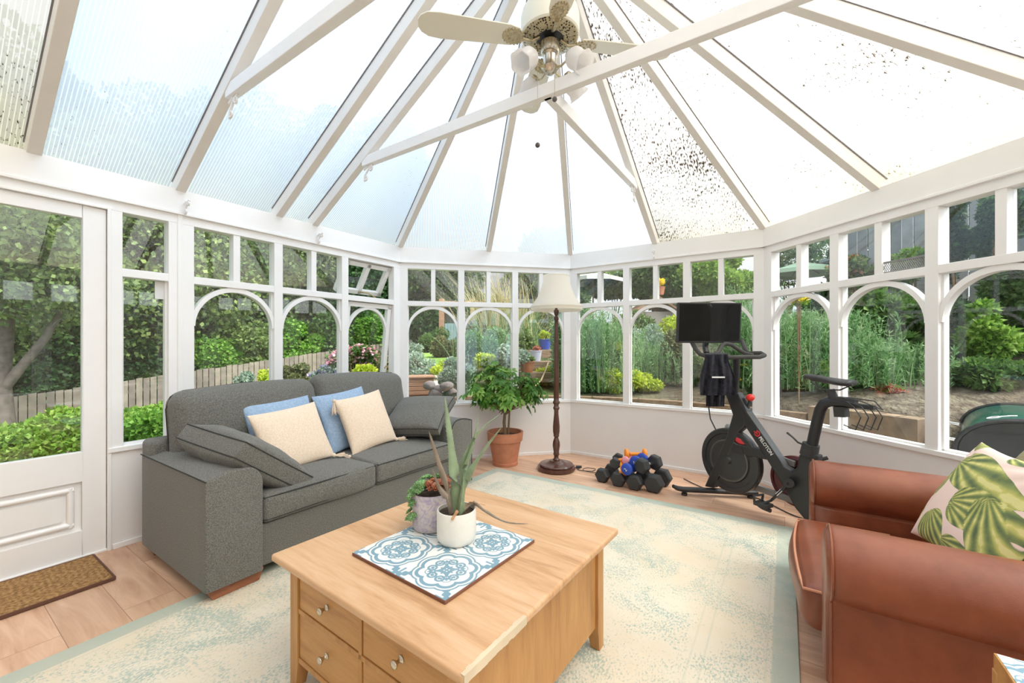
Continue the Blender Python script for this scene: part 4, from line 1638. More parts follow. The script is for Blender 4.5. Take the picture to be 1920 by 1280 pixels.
aloe_leaf([a0 + V(.02, .01, 0), ap(888, 943, .02), ap(910, 958, .01), ap(948, 978, 0), ap(990, 982, 0.0)], 0.014, M['aloe_brown'], th=0.6)
aloe_leaf([a0 + V(.02, .0, 0), ap(880, 942, .01), ap(898, 944, .0), ap(911, 947, .0)], 0.004, M['aloe_tip'])
aloe_leaf([a0 + V(-.002, -.03, -.002), ap(858, 957, -.06), ap(851, 968, -.072), ap(847, 975, -.078)], 0.004, M['aloe_tip'])

# ---- lilac pot with succulents
def mat_lilac():
    m, t, b, out = new_mat('lilac_glaze')
    c = coords(t)
    n = N(t, 'ShaderNodeTexNoise', Scale=38.0, Detail=6.0, Roughness=0.75, Distortion=1.5)
    t.links.new(c, n.inputs['Vector'])
    r = ramp(t, n.outputs['Fac'], [(0.40, (0.40, 0.33, 0.47)), (0.52, (0.56, 0.50, 0.52)), (0.62, (0.64, 0.56, 0.50))])
    t.links.new(r.outputs[0], b.inputs['Base Color'])
    b.inputs['Roughness'].default_value = 0.5
    return m
pl = V(-0.318, 1.632, zb)
suc = thing('succulent_plant', 'green and red succulents in a mottled lilac pot behind the aloe', 'potted plant', pl)
pot_round('pot', suc, pl, 0.076, 0.142, mat_lilac(), foot=0.012)
b = MB()
b.lathe([(0.070, 0.125), (0.05, 0.128), (0.001, 0.130)], 32, pl)
b.build('soil', M['soil'], suc, smooth=60)
def rosette(V_, Q_, T_, c, nrm_, r, n=26, rs=None, tint=0.5):
    z = nrm(nrm_)
    x = nrm(np.cross(z, (0.3, 0.9, 0.1)))
    y = np.cross(z, x)
    for i in range(n):
        a = i * 2.399963
        f = math.sqrt((i + 0.5) / n)
        el = math.radians(78 - 66 * f)
        d = (x * math.cos(a) + y * math.sin(a)) * math.cos(el) + z * math.sin(el)
        sd = nrm(np.cross(z, d))
        nn = nrm(np.cross(d, sd))
        l_ = r * (0.5 + 0.5 * f)
        w_ = l_ * 0.33
        b0 = c + d * r * 0.05
        base = len(V_)
        V_ += [b0, b0 + d * l_ * 0.6 + sd * w_ - nn * 0.1 * w_, b0 + d * l_, b0 + d * l_ * 0.6 - sd * w_ - nn * 0.1 * w_, b0 + d * l_ * 0.5 + nn * w_ * 0.5]
        Q_ += [(base, base + 1, base + 4), (base + 1, base + 2, base + 4), (base + 2, base + 3, base + 4), (base + 3, base, base + 4), (base, base + 3, base + 1), (base + 1, base + 3, base + 2)]
        T_ += [min(1, max(0, tint + 0.35 * (1 - f) + rs.normal(0, 0.15)))] * 6
rs_ = np.random.default_rng(5)
for nm, mt, cnt, xr in (('succulent_rosette', M['lf_succ'], 44, -1), ('red_succulent_rosette', M['lf_succ_red'], 26, 1)):
    V_, Q_, T_ = [], [], []
    for k in range(cnt):
        if xr < 0:
            a = rs_.uniform(PI * 0.35, PI * 1.42)
            rad = 0.03 + 0.055 * math.sqrt(rs_.random())
            zz = 0.185 - 4.5 * max(0, rad - 0.055) ** 1.0 * 0.9 * rs_.uniform(0.3, 1.1) - 0.02 * rs_.random()
        else:
            a = rs_.uniform(-1.9, 1.0)
            rad = 0.065 * math.sqrt(rs_.random())
            zz = 0.160 + 0.025 * rs_.random()
        c_ = pl + V(math.cos(a) * rad, math.sin(a) * rad, zz)
        nn = V(math.cos(a) * rad * 9, math.sin(a) * rad * 9, 0.9)
        rosette(V_, Q_, T_, c_, nn, 0.024 if xr < 0 else 0.020, 22, rs_)
    fast_mesh(nm, V_, Q_, mt, suc, tint=T_)

# ================================================================ RUG-SIDE OBJECTS: floor lamp
LP = V(0.43, 3.985, 0)
lamp = thing('floor_lamp', 'dark turned wood floor lamp with cream bell shade in the corner', 'floor lamp', LP)
b = MB()
b.lathe([(0.165, 0.0), (0.180, 0.006), (0.184, 0.022), (0.180, 0.036), (0.160, 0.040), (0.166, 0.050), (0.160, 0.060), (0.115, 0.064), (0.095, 0.070), (0.075, 0.082), (0.06, 0.092), (0.02, 0.094)], 48, LP)
b.build('base', M['darkwood'], lamp, smooth=30)
b = MB()
prof = [(0.03, 0.085), (0.034, 0.10), (0.022, 0.115), (0.022, 0.135), (0.030, 0.15), (0.026, 0.17), (0.031, 0.20), (0.036, 0.235), (0.033, 0.27), (0.022, 0.30), (0.020, 0.315), (0.028, 0.325), (0.026, 0.335),
        (0.033, 0.37), (0.034, 0.42), (0.028, 0.48), (0.022, 0.54), (0.022, 0.575), (0.030, 0.59), (0.032, 0.60), (0.024, 0.612), (0.024, 0.63), (0.034, 0.645), (0.034, 0.655), (0.025, 0.67), (0.026, 0.70), (0.024, 1.0), (0.019, 1.40), (0.017, 1.44),
        (0.024, 1.455), (0.023, 1.475), (0.014, 1.49), (0.020, 1.505), (0.026, 1.53), (0.024, 1.545), (0.012, 1.555), (0.012, 1.58)]
b.lathe(prof, 24, LP)
b.build('pole', M['darkwood'], lamp, smooth=40)
def mat_shade():
    m, t, b, out = new_mat('cream_shade_cloth')
    c = coords(t)
    n = N(t, 'ShaderNodeTexNoise', Scale=300.0, Detail=2.0)
    t.links.new(c, n.inputs['Vector'])
    r = ramp(t, n.outputs['Fac'], [(0.3, (0.93, 0.89, 0.82)), (0.7, (0.97, 0.945, 0.89))])
    t.links.new(r.outputs[0], b.inputs['Base Color'])
    b.inputs['Roughness'].default_value = 0.8
    tl = N(t, 'ShaderNodeBsdfTranslucent')
    t.links.new(r.outputs[0], tl.inputs['Color'])
    mx = N(t, 'ShaderNodeMixShader')
    mx.inputs[0].default_value = 0.62
    t.links.new(b.outputs[0], mx.inputs[1])
    t.links.new(tl.outputs[0], mx.inputs[2])
    t.links.new(mx.outputs[0], out.inputs['Surface'])
    return m
shade = mat_shade()
b = MB()
prof = []
for t in np.linspace(0, 1, 14):
    r = 0.128 + 0.125 * (1 - t) ** 2.1
    prof.append((r, 1.575 + 0.305 * t))
prof = [(0.247, 1.545), (0.25, 1.575)] + prof[1:]
inn = [(r - 0.003, z) for r, z in prof[::-1]]
b.lathe(prof + inn + [prof[0]], 48, LP, cap=False)
sh = b.build('lamp_shade', shade, lamp, smooth=50)
for (r, z) in ((0.25, 1.576), (0.248, 1.547), (0.129, 1.878)):
    b = MB()
    b.tube([LP + V(r * math.cos(a), r * math.sin(a), z) for a in np.linspace(0, 2 * PI, 49)[:-1]], 0.004, 6, closed=True)
    b.build('shade_trim', shade, sh)
b = MB()
for k in range(3):
    a = k * 2 * PI / 3
    b.tube([LP + V(0, 0, 1.62), LP + V(0.125 * math.cos(a), 0.125 * math.sin(a), 1.872)], 0.002, 5)
b.tube([LP + V(0, 0, 1.57), LP + V(0, 0, 1.70)], 0.014, 10)
b.sphere(LP + V(0, 0, 1.74), 0.03)
b.build('bulb_holder', M['outwhite'], lamp)

# loose cable beside the lamp
cord = thing('cable', 'thin brown cable coiled on the floor between lamp and dumbbells', 'cable', V(0.72, 3.95, 0))
b = MB()
pts = []
P0 = LP + V(0.185, 0.03, 0.012)
for t in np.linspace(0, 1, 70):
    cx = 0.64 + 0.22 * t
    a = t * 5.2 * PI
    r = 0.085 * math.sin(PI * t)
    pts.append(V(cx + r * math.cos(a), 3.99 - 0.10 * t + r * math.sin(a) * 0.8, 0.006 + 0.004 * abs(math.sin(a * 1.7))))
b.tube([P0] + pts, 0.0035, 6)
b.build('flex', M['black_cord'], cord)
b = MB()
b.tube([P0 + V(0.01, 0.0, 0.004), P0 + V(0.065, 0.0, 0.006)], [0.014, 0.011], 10)
b.build('inline_switch', M['black_metal'], cord)
# black cable along the wall to the bike
cord = thing('cable', 'black power cable lying along the foot of the wall behind the bike', 'cable', V(1.6, 3.7, 0))
b = MB()
pts = []
for t in np.linspace(0, 1, 30):
    p = fp(1282 + t * 250, 897 + 77 * t + 6 * math.sin(t * 9), 0.006)
    pts.append(p)
b.tube(pts, 0.004, 6)
b.build('flex', M['black_metal'], cord)

# ================================================================ POTTED SCHEFFLERA
PP = V(-0.07, 4.175, 0)
sch = thing('potted_schefflera', 'bushy umbrella plant in a terracotta pot between sofa and lamp', 'potted plant', PP)
b = MB()
b.lathe([(0.125, 0.0), (0.130, 0.004), (0.132, 0.03), (0.1255, 0.034), (0.160, 0.235), (0.176, 0.245), (0.184, 0.325), (0.184, 0.333), (0.166, 0.333), (0.160, 0.29), (0.155, 0.26)], 44, PP)
b.build('pot', M['terracotta'], sch, smooth=35)
b = MB()
b.lathe([(0.161, 0.285), (0.1, 0.292), (0.001, 0.298)], 32, PP)
b.build('soil', M['soil'], sch, smooth=60)
b = MB()
rs_ = np.random.default_rng(21)
stems = []
trunk = [PP + V(0, 0, 0.28), PP + V(-0.01, 0.0, 0.42), PP + V(0.0, 0, 0.55)]
b.tube(trunk, [0.019, 0.016, 0.013], 8)
b.tube([PP + V(0.03, 0.01, 0.28), PP + V(0.04, 0.01, 0.45), PP + V(0.05, 0, 0.62)], [0.012, 0.010, 0.008], 8)
ends = []
for k in range(58):
    th_ = rs_.uniform(0, 2 * PI)
    ph = math.acos(rs_.uniform(-0.35, 1))
    R = rs_.uniform(0.65, 1.0)
    e = PP + V(0, -0.02, 0.74) + V(0.345 * R * math.sin(ph) * math.cos(th_), 0.27 * R * math.sin(ph) * math.sin(th_), 0.26 * R * math.cos(ph))
    e[1] = min(e[1], 4.36)
    s_ = trunk[2] + V(rs_.normal(0, .02), rs_.normal(0, .02), rs_.uniform(-0.05, 0.1))
    b.tube([s_, (s_ + e) / 2 + V(0, 0, -0.02), e], [0.006, 0.004, 0.003], 5)
    ends.append(e)
b.build('branch', M['stem'], sch)
V_, Q_, T_ = [], [], []
for e in ends:
    out_ = nrm(e - (PP + V(0, 0, 0.6)))
    for c in range(4):
        hub_ = e + rs_.normal(0, 0.05, 3)
        hub_[1] = min(hub_[1], 4.37)
        ax = nrm(out_ + rs_.normal(0, 0.35, 3) + V(0, 0, 0.5))
        x = nrm(np.cross(ax, (0.2, 0.9, 0.3)))
        y = np.cross(ax, x)
        tv = rs_.uniform(0.05, 0.95)
        nl = 7
        for i in range(nl):
            a = i * 2 * PI / nl + rs_.normal(0, 0.1)
            d = nrm((x * math.cos(a) + y * math.sin(a)) + ax * -0.25)
            sd = nrm(np.cross(ax, d))
            l_ = rs_.uniform(0.05, 0.078)
            w_ = l_ * 0.21
            base = len(V_)
            dn = V(0, 0, -1)
            V_ += [hub_ + d * 0.006, hub_ + d * l_ * .45 + sd * w_, hub_ + d * l_ * .85 + sd * w_ * .7 + dn * .006, hub_ + d * l_ + dn * .014, hub_ + d * l_ * .85 - sd * w_ * .7 + dn * .006, hub_ + d * l_ * .45 - sd * w_]
            Q_ += [(base, base + 1, base + 2, base + 5), (base + 5, base + 2, base + 4, base + 4), (base + 2, base + 3, base + 4, base + 4)]
            T_ += [min(1, max(0, tv + rs_.normal(0, 0.1)))] * 3
V_ = np.array(V_)
Q3 = []
T3 = []
for q, t in zip(Q_, T_):
    if q[2] == q[3]:
        Q3.append((q[0], q[1], q[2])); T3.append(t)
    else:
        Q3.append((q[0], q[1], q[2])); Q3.append((q[0], q[2], q[3])); T3 += [t, t]
fo = fast_mesh('foliage', V_, Q3, M['lf_indoor'], sch, tint=T3)

# ================================================================ DUMBBELLS
def bake_text(o):
    """turn a text object into a plain mesh object"""
    bpy.context.view_layer.update()
    dg = bpy.context.evaluated_depsgraph_get()
    me = bpy.data.meshes.new_from_object(o.evaluated_get(dg))
    r = bpy.data.objects.new(o.name, me)
    COL.objects.link(r)
    r.parent = o.parent
    r.matrix_basis = o.matrix_basis.copy()
    nm = o.name
    bpy.data.objects.remove(o)
    r.name = nm
    return r
def dumb_hex(name, label, c, d, r, hl, gap, roll=0.0, z=None):
    """rubber hex dumbbell: centre c, axis d (horizontal)"""
    d = nrm(d)
    ang = math.atan2(d[1], d[0])
    th = thing(name, label, 'dumbbell', c, ang, 'black rubber hex dumbbells')
    MM = Matrix.Translation(Vector([float(q) for q in c])) @ rotz(ang) @ Matrix.Rotation(roll, 4, 'X')
    for s_ in (-1, 1):
        b = MB()
        x0 = s_ * gap / 2
        x1 = s_ * (gap / 2 + hl)
        prof = [(x0, r * 0.82), (x0 + s_ * hl * 0.10, r), (x1 - s_ * hl * 0.22, r), (x1 - s_ * 0.004, r * 0.86), (x1, r * 0.80)]
        vs_ = []
        for (x, rr) in prof:
            for k in range(6):
                a = k * PI / 3 + PI / 6 * 0
                vs_.append((x, rr * math.cos(a + PI / 3 * 0), rr * math.sin(a)))
        fs = []
        for i in range(len(prof) - 1):
            for k in range(6):
                k2 = (k + 1) % 6
                fs.append((i * 6 + k, i * 6 + k2, (i + 1) * 6 + k2, (i + 1) * 6 + k))
        fs.append(tuple(range(6)))
        fs.append(tuple((len(prof) - 1) * 6 + k for k in range(6)))
        b.add(vs_, fs, MM)
        b.build('head', M['dark_rubber'], th, smooth=0, bevel=0.002)
    b = MB()
    b.tube([np.array(MM @ Vector((x, 0, 0))) for x in np.linspace(-gap / 2 - 0.005, gap / 2 + 0.005, 7)], [0.012, 0.013, 0.015, 0.016, 0.015, 0.013, 0.012], 12)
    b.build('handle', M['chrome'], th)
    return th
n2 = W2.n
# row axis direction follows the wall W2
rowp = [fp(1129, 905), fp(1159, 913), fp(1190, 920), fp(1226, 925)]
rads = [0.066, 0.068, 0.072, 0.081]
lbl = ['small black hex dumbbell at the left end of the bottom row', 'black hex dumbbell second from left in the bottom row', 'black hex dumbbell third from left in the bottom row, under the pile', 'largest black hex dumbbell at the right end of the bottom row']
bott = []
for p, r, l_ in zip(rowp, rads, lbl):
    q = V(p[0], p[1], 0) + n2 * 0.0
    q[2] = r * math.cos(PI / 6)
    hl = r * 1.05
    c = q + n2 * (0.06 + hl) * 0.95
    c[2] = q[2]
    bott.append((c, r))
    dumb_hex('hex_dumbbell', l_, c, n2 + W2.d * 0.10, r, hl, 0.115)
c = (bott[2][0] + bott[3][0]) / 2
c[2] = 0.0625 + 0.125
dumb_hex('hex_dumbbell', 'black hex dumbbell lying on top of the bottom row at right', c + V(0.0, 0, 0.012), n2 + W2.d * 0.35, 0.066, 0.07, 0.115, roll=0.2)
c = (bott[0][0] + bott[1][0]) / 2
dumb_hex('hex_dumbbell', 'small black hex dumbbell on top of the bottom row at left', V(c[0] + .03, c[1] + 0.05, 0.165), n2 - W2.d * 0.2, 0.052, 0.055, 0.105, roll=0.3)

def dumb_round(name, label, cat, c, d, r, ln, mat, mark=None, lobes=True, group=None, tilt=0.0):
    d = nrm(d)
    ang = math.atan2(d[1], d[0])
    th = thing(name, label, cat, c, ang, group)
    el = math.asin(d[2])
    MM = Matrix.Translation(Vector([float(q) for q in c])) @ rotz(ang) @ Matrix.Rotation(-el, 4, 'Y')
    b = MB()
    A = MM @ Matrix.Rotation(PI / 2, 4, 'Y')
    h_ = ln / 2
    w_ = r * 0.95
    prof = []
    for t in np.linspace(-1, 1, 9):
        prof.append((r * math.sqrt(max(0.0, 1 - abs(t) ** 3.2)) * 1.0 + 0.0006, -h_ + w_ / 2 + t * w_ / 2))
    prof += [(0.0165, -h_ + w_ * 0.98 + 0.004), (0.0155, 0), (0.0165, h_ - w_ * 0.98 - 0.004)]
    for t in np.linspace(-1, 1, 9):
        prof.append((r * math.sqrt(max(0.0, 1 - abs(t) ** 3.2)) + 0.0006, h_ - w_ / 2 + t * w_ / 2))
    b.lathe(prof, 28, M=A)
    b.build('weight_body', mat, th, smooth=50)
    if mark:
        cu = bpy.data.curves.new('weight_mark', 'FONT')
        cu.body = mark
        cu.size = r * 0.8
        cu.align_x = 'CENTER'
        cu.align_y = 'CENTER'
        cu.extrude = 0.0004
        tx = bpy.data.objects.new('weight_mark', cu)
        COL.objects.link(tx)
        cu.materials.append(M['white_mark'])
        tx.parent = th
        # on the end cap facing the camera (local -x)
        loc = Matrix.Translation((-h_ - 0.0012, 0, 0)) @ Matrix(((0, 0, -1, 0), (-1, 0, 0, 0), (0, 1, 0, 0), (0, 0, 0, 1))) @ rotz(math.radians(52))
        inv = frame(th).inverted()
        tx.matrix_basis = inv @ MM @ loc
        bake_text(tx)
    return th
vd = n2 + W2.d * 0.15
def dpt(px, py, Y):
    return at(px, py, Y)
dumb_round('neoprene_dumbbell', 'blue round dumbbell low at the front of the pile', 'dumbbell', dpt(1176, 879, 3.45) + vd * 0.055, vd, 0.050, 0.17, M['blue_vinyl'], '2', group='coloured dumbbells')
dumb_round('neoprene_dumbbell', 'blue round dumbbell higher up, just under the orange one', 'dumbbell', dpt(1193, 866, 3.50) + vd * 0.055, vd, 0.054, 0.18, M['blue_vinyl'], '4', group='coloured dumbbells')
dumb_round('neoprene_dumbbell', 'orange dumbbell lying crosswise on the very top of the pile', 'dumbbell', dpt(1192, 851, 3.62), V(0.99, -0.10, 0.03), 0.047, 0.20, M['orange_vinyl'], group='coloured dumbbells')
dumb_round('neoprene_dumbbell', 'pale pink dumbbell between the orange and blue ones', 'dumbbell', dpt(1174, 862, 3.58) + vd * 0.05, vd, 0.034, 0.16, M['pink_vinyl'], group='coloured dumbbells')
dumb_round('neoprene_dumbbell', 'orange dumbbell on the left side of the pile, below the pink one', 'dumbbell', dpt(1163, 877, 3.54) + vd * 0.03, V(0.05, 0.75, 0.50), 0.036, 0.16, M['orange_vinyl'], group='coloured dumbbells')

# ================================================================ EXERCISE BIKE
BF = V(1.64, 3.2, 0)
hd = nrm(V(-0.437, 0.9, 0))
nl = V(-hd[1], hd[0], 0)           # to the rider's left, towards the camera
BIKE_O = V(1.78, 2.92, 0)
bike = thing('exercise_bike', 'black exercise bike with large screen by the right windows', 'exercise bike', BIKE_O)
def bp(px, py, off=0.0):
    k = (px - 960) / FPX
    # (k*Y - BFx)*nlx + (Y - BFy)*nly = off
    Y = (off + BF[0] * nl[0] + BF[1] * nl[1]) / (k * nl[0] + nl[1])
    return at(px, py, Y)
BK = M['black_metal']
def plate(b, pts, o0, o1):
    """silhouette measured on the bike's own centre plane, extruded sideways"""
    P = [bp(x, y) for x, y in pts]
    n = len(P)
    vs_ = [p + nl * o0 for p in P] + [p + nl * o1 for p in P]
    f = [tuple(range(n)), tuple(range(2 * n - 1, n - 1, -1))]
    for i in range(n):
        j = (i + 1) % n
        f.append((i, n + i, n + j, j))
    b.add(vs_, f)
b = MB()
plate(b, [(1363, 735), (1378, 776), (1367, 815), (1325, 911), (1343, 914), (1379, 838), (1387, 812), (1401, 800), (1407, 772), (1388, 735)], -0.032, 0.032)
plate(b, [(1385, 738), (1404, 768), (1465, 856), (1475, 873), (1489, 881), (1499, 876), (1503, 850), (1539, 852), (1536, 880), (1548, 985), (1524, 985), (1496, 951), (1482, 926), (1461, 890), (1444, 863), (1401, 797)], -0.034, 0.034)
plate(b, [(1379, 828), (1432, 841), (1446, 862), (1374, 849)], -0.030, 0.030)
frm = b.build('frame', BK, bike, smooth=0, bevel=0.012)
# flywheel
fc = bp(1370, 862)
A = Matrix.Translation(Vector(fc)) @ Matrix(((hd[0], 0, nl[0], 0), (hd[1], 0, nl[1], 0), (0, 1, 0, 0), (0, 0, 0, 1)))
b = MB()
b.lathe([(0.02, -0.03), (0.235, -0.028), (0.243, -0.02), (0.243, 0.02), (0.235, 0.028), (0.205, 0.028), (0.20, 0.018), (0.165, 0.018), (0.16, 0.026), (0.03, 0.03), (0.02, 0.045)], 56, M=A)
fw = b.build('flywheel', plain('flywheel_black', (0.03, 0.03, 0.032), 0.3), bike, smooth=30)
b = MB()
b.lathe([(0.158, 0.0265), (0.158, 0.030), (0.150, 0.030), (0.150, 0.0265)], 48, M=A)
b.build('flywheel_ring', plain('worn_steel', (0.16, 0.155, 0.15), 0.35, metal=0.8), fw, smooth=30)
# belt guard and chainring cover behind the frame
bbp = bp(1481, 905)
b = MB()
A2 = Matrix.Translation(Vector(bbp - nl * 0.075)) @ Matrix(((hd[0], 0, nl[0], 0), (hd[1], 0, nl[1], 0), (0, 1, 0, 0), (0, 0, 0, 1)))
b.lathe([(0.02, -0.02), (0.165, -0.02), (0.17, -0.012), (0.17, 0.012), (0.15, 0.02), (0.145, 0.010), (0.02, 0.010)], 40, M=A2)
b.build('belt_cover', plain('dark_red_cover', (0.10, 0.012, 0.016), 0.35), bike, smooth=30)
b = MB()
q1, q2 = bp(1385, 838) - nl * 0.06, bp(1482, 872) - nl * 0.06
q3, q4 = bp(1380, 905) - nl * 0.06, bp(1490, 945) - nl * 0.06
b.bar(q1, q2, 0.03, 0.045, drop=0.5)
b.bar(q3, q4, 0.03, 0.045, drop=0.5)
b.build('belt_guard', plain('grey_guard', (0.22, 0.20, 0.19), 0.4), bike, smooth=0, bevel=0.006)
b = MB()
b.tube([bp(1384, 822), bp(1392, 826), bp(1399, 832)], [0.03, 0.034, 0.02], 12)
b.build('brake_mount', M['red_mark'], bike, smooth=50)
# stabilisers
b = MB()
pl_, pr_ = V(1.325, 3.30, 0.045), V(1.93, 3.24, 0.045)
b.tube([pl_ + V(-0.03, 0, 0.028), pl_ + V(0.0, 0, 0.012), pl_ + V(0.05, 0, 0.002), (pl_ + pr_) / 2, pr_ - V(0.05, 0, 0), pr_], [0.022, 0.030, 0.033, 0.034, 0.033, 0.028], 12, flat=0.62)
b.build('front_stabiliser', BK, bike, smooth=50)
pr2 = bp(1550, 985)
rb = V(pr2[0], pr2[1], 0)
b = MB()
b.tube([rb + nl * 0.28 + V(0, 0, 0.045), rb + V(0, 0, 0.045), rb - nl * 0.28 + V(0, 0, 0.045)], 0.03, 12, flat=0.7)
b.bar(bp(1536, 960), rb + V(0, 0, 0.05), 0.06, 0.05, drop=0.5)
b.build('rear_stabiliser', BK, bike, smooth=50)
for p in (pl_ + V(0.06, 0, 0), pr_ - V(0.05, 0, 0), rb + nl * 0.24, rb - nl * 0.24):
    b = MB()
    b.lathe([(0.022, 0.0), (0.022, 0.018), (0.008, 0.02), (0.008, 0.035)], 14, (p[0], p[1], 0.001))
    b.build('levelling_foot', M['dark_rubber'], bike, smooth=30)
# seat post
b = MB()
sp = [bp(1519, 860), bp(1523, 832), bp(1531, 795), bp(1538, 768), bp(1545, 756), bp(1558, 752), bp(1580, 754), bp(1605, 757)]
b.tube(sp, [0.042, 0.036, 0.036, 0.036, 0.035, 0.033, 0.032, 0.031], 12, flat=0.8)
post = b.build('seat_post', BK, bike, smooth=50)
b = MB()
b.tube([bp(1516, 853), bp(1521, 832)], [0.05, 0.047], 14)
b.build('post_collar', M['dark_rubber'], bike)
b = MB()
b.tube([bp(1512, 836, 0.02), bp(1496, 829, 0.05), bp(1487, 820, 0.055), bp(1476, 811, 0.055)], [0.008, 0.010, 0.009, 0.012], 8, flat=0.6)
b.build('adjuster_lever', BK, bike)
b = MB()
b.tube([bp(1540, 861, -.06), bp(1552, 858, -0.08)], 0.012, 8)
b.build('adjuster_lever', BK, bike)
# saddle
b = MB()
s0, s1 = bp(1506, 708), bp(1603, 716)
n = 18
vs_, fs = [], []
for i in range(n + 1):
    t = i / n
    c = s0 * (1 - t) + s1 * t
    wd_ = 0.022 + 0.055 * (1 / (1 + math.exp(-(t - 0.58) * 12)))
    if t > 0.93:
        wd_ *= 1 - (t - 0.93) * 5
    if i == 0:
        wd_ = 0.008
    lift = 0.012 * math.cos(t * PI * 1.1) + 0.01 * t - (0.012 if i == 0 else 0)
    for k in range(12):
        a = 2 * PI * k / 12
        x = math.cos(a) * wd_
        z = math.sin(a)
        z = z * 0.016 if z > 0 else z * (0.028 if 0.15 < t < 0.97 else 0.016)
        if z < 0:
            x *= 0.85
        vs_.append(c + nl * x + V(0, 0, z + lift - 0.006 * (abs(math.cos(a)) ** 3) * t))
for i in range(n):
    for k in range(12):
        k2 = (k + 1) % 12
        fs.append((i * 12 + k, i * 12 + k2, (i + 1) * 12 + k2, (i + 1) * 12 + k))
fs += [tuple(range(12)), tuple(n * 12 + k for k in range(12))]
b.add(vs_, fs)
b.build('saddle', plain('saddle_skin', (0.045, 0.045, 0.048), 0.5), bike, smooth=60, subsurf=1)
b = MB()
for s_ in (-0.018, 0.018):
    b.tube([bp(1520, 716, s_), bp(1545, 730, s_), bp(1575, 731, s_), bp(1598, 721, s_ * 1.6)], 0.0045, 6)
b.tube([bp(1557, 730), bp(1562, 745)], [0.022, 0.026], 12)
b.bar(bp(1560, 746), bp(1588, 748), 0.05, 0.022, drop=0.5)
b.build('saddle_rail', M['dark_rubber'], bike)
# wire weight holder behind the saddle
b = MB()
for i, (x, off) in enumerate(((1612, 0.11), (1627, 0.04), (1641, -0.04), (1653, -0.11))):
    b.tube([bp(1585, 752, off * 0.5), bp(x - 12, 762, off), bp(x + 2, 782, off), bp(x - 8, 806, off), bp(x - 30, 796, off)], 0.0035, 6)
b.tube([bp(1585, 748, 0.07), bp(1615, 752, 0.09), bp(1640, 762, 0.05), bp(1655, 768, -0.06), bp(1640, 752, -0.11), bp(1590, 745, -0.07)], 0.0035, 6)
b.bar(bp(1570, 757), bp(1640, 764), 0.03, 0.025, drop=0.5)
b.bar(bp(1568, 775), bp(1588, 776), 0.06, 0.06, drop=0.3)
b.build('weight_cradle', M['dark_rubber'], bike, smooth=40)
# crank and pedal
b = MB()
ca, cb = bp(1481, 905, 0.075), bp(1446, 938, 0.085)
b.tube([bbp, ca + nl * 0.012], [0.036, 0.030], 18)
b.tube([ca, cb], [0.020, 0.014], 10, flat=0.6)
cr = b.build('crank', BK, bike)
b = MB()
pc = bp(1431, 944, 0.13)
b.tube([cb, pc + nl * 0.03], 0.008, 8)
b.bar(pc - hd * 0.045 + V(0, 0, -.004), pc + hd * 0.045 + V(0, 0, -.004), 0.075, 0.022, drop=0.5)
b.tube([pc + hd * 0.04 + nl * 0.03, pc + hd * 0.045 + nl * .03 + V(0, 0, 0.045), pc + hd * 0.02 - nl * .03 + V(0, 0, 0.05), pc + hd * .03 - nl * 0.03], 0.009, 7)
b.tube([pc - hd * 0.05 + V(0, 0, -0.03), pc + V(0, 0, -0.028), pc + hd * 0.03 + V(0, 0, -0.02)], 0.014, 7)
b.build('pedal', M['dark_rubber'], cr)
b = MB()
m0 = ca * 0.5 + cb * 0.5
b.bar(m0 - (cb - ca) * 0.12 + nl * 0.012, m0 + (cb - ca) * 0.16 + nl * 0.012, 0.003, 0.018, up=(0.2, 0.2, 1), drop=0.5)
b.build('crank_label', M['white_mark'], cr, smooth=0)
# column and handlebars
b = MB()
b.tube([bp(1376, 745), bp(1380, 705), bp(1380, 672)], [0.036, 0.034, 0.034], 12, flat=0.7)
b.build('handlebar_post', BK, bike)
hb = plain('foam_grip', (0.055, 0.053, 0.05), 0.75)
hy = bp(1378, 665)
YB = hy[1]
def hp(px, py, dy=0.0):
    return at(px, py, YB + dy)
b = MB()
b.tube([hp(1297, 641, 0.20), hp(1304, 654, 0.12), hp(1313, 664, .02), hp(1330, 669, -.06), hp(1365, 670, -.10), hp(1400, 669, -.10), hp(1424, 669, -.08), hp(1433, 666, -.02), hp(1427, 662, .04), hp(1403, 662, .08), hp(1398, 655, .14), hp(1391, 638, .22)], 0.0165, 12)
b.tube([hp(1337, 666, -.06), hp(1347, 660, .0), hp(1353, 648, .05), hp(1360, 644, .08), hp(1372, 646, .08), hp(1386, 656, .06), hp(1398, 663, .03), hp(1412, 666, 0)], 0.0155, 12)
b.build('handlebar', hb, bike, smooth=60)
# screen
sc_c = at(1330.5, 605, 3.20)
sx = nrm(V(0.985, 0.06, 0))
sn = nrm(np.cross(sx, V(0, 0, 1)))   # towards the viewer
sn = sn if sn[1] < 0 else -sn
su = nrm(V(0, 0, 1) + sn * 0.06)
b = MB()
hw, hh = 0.255, 0.157
b.prism([(-hw, -hh), (hw, -hh), (hw, hh), (-hw, hh)], sc_c, sx, su, sn, -0.03, 0.0)
scn = b.build('screen', M['black_metal'], bike, smooth=0, bevel=0.004)
b = MB()
b.prism([(-hw + .012, -hh + .016), (hw - .012, -hh + .016), (hw - .012, hh - .012), (-hw + .012, hh - .012)], sc_c, sx, su, sn, -0.002, 0.0015)
b.build('screen_glass', plain('screen_glass', (0.003, 0.003, 0.004), 0.04, spec=0.45, noise=0.0), scn, smooth=0)
b = MB()
b.tube([hp(1325, 663, .08), at(1322, 648, 3.25), at(1330, 625, 3.24)], [0.024, 0.022, 0.02], 10)
b.build('screen_arm', BK, bike)
b = MB()
b.tube([at(1333, 745, 3.18), bp(1329, 765, 0.03), bp(1332, 785, 0.04), bp(1342, 805, 0.05)], 0.005, 6)
b.build('cable', BK, bike)
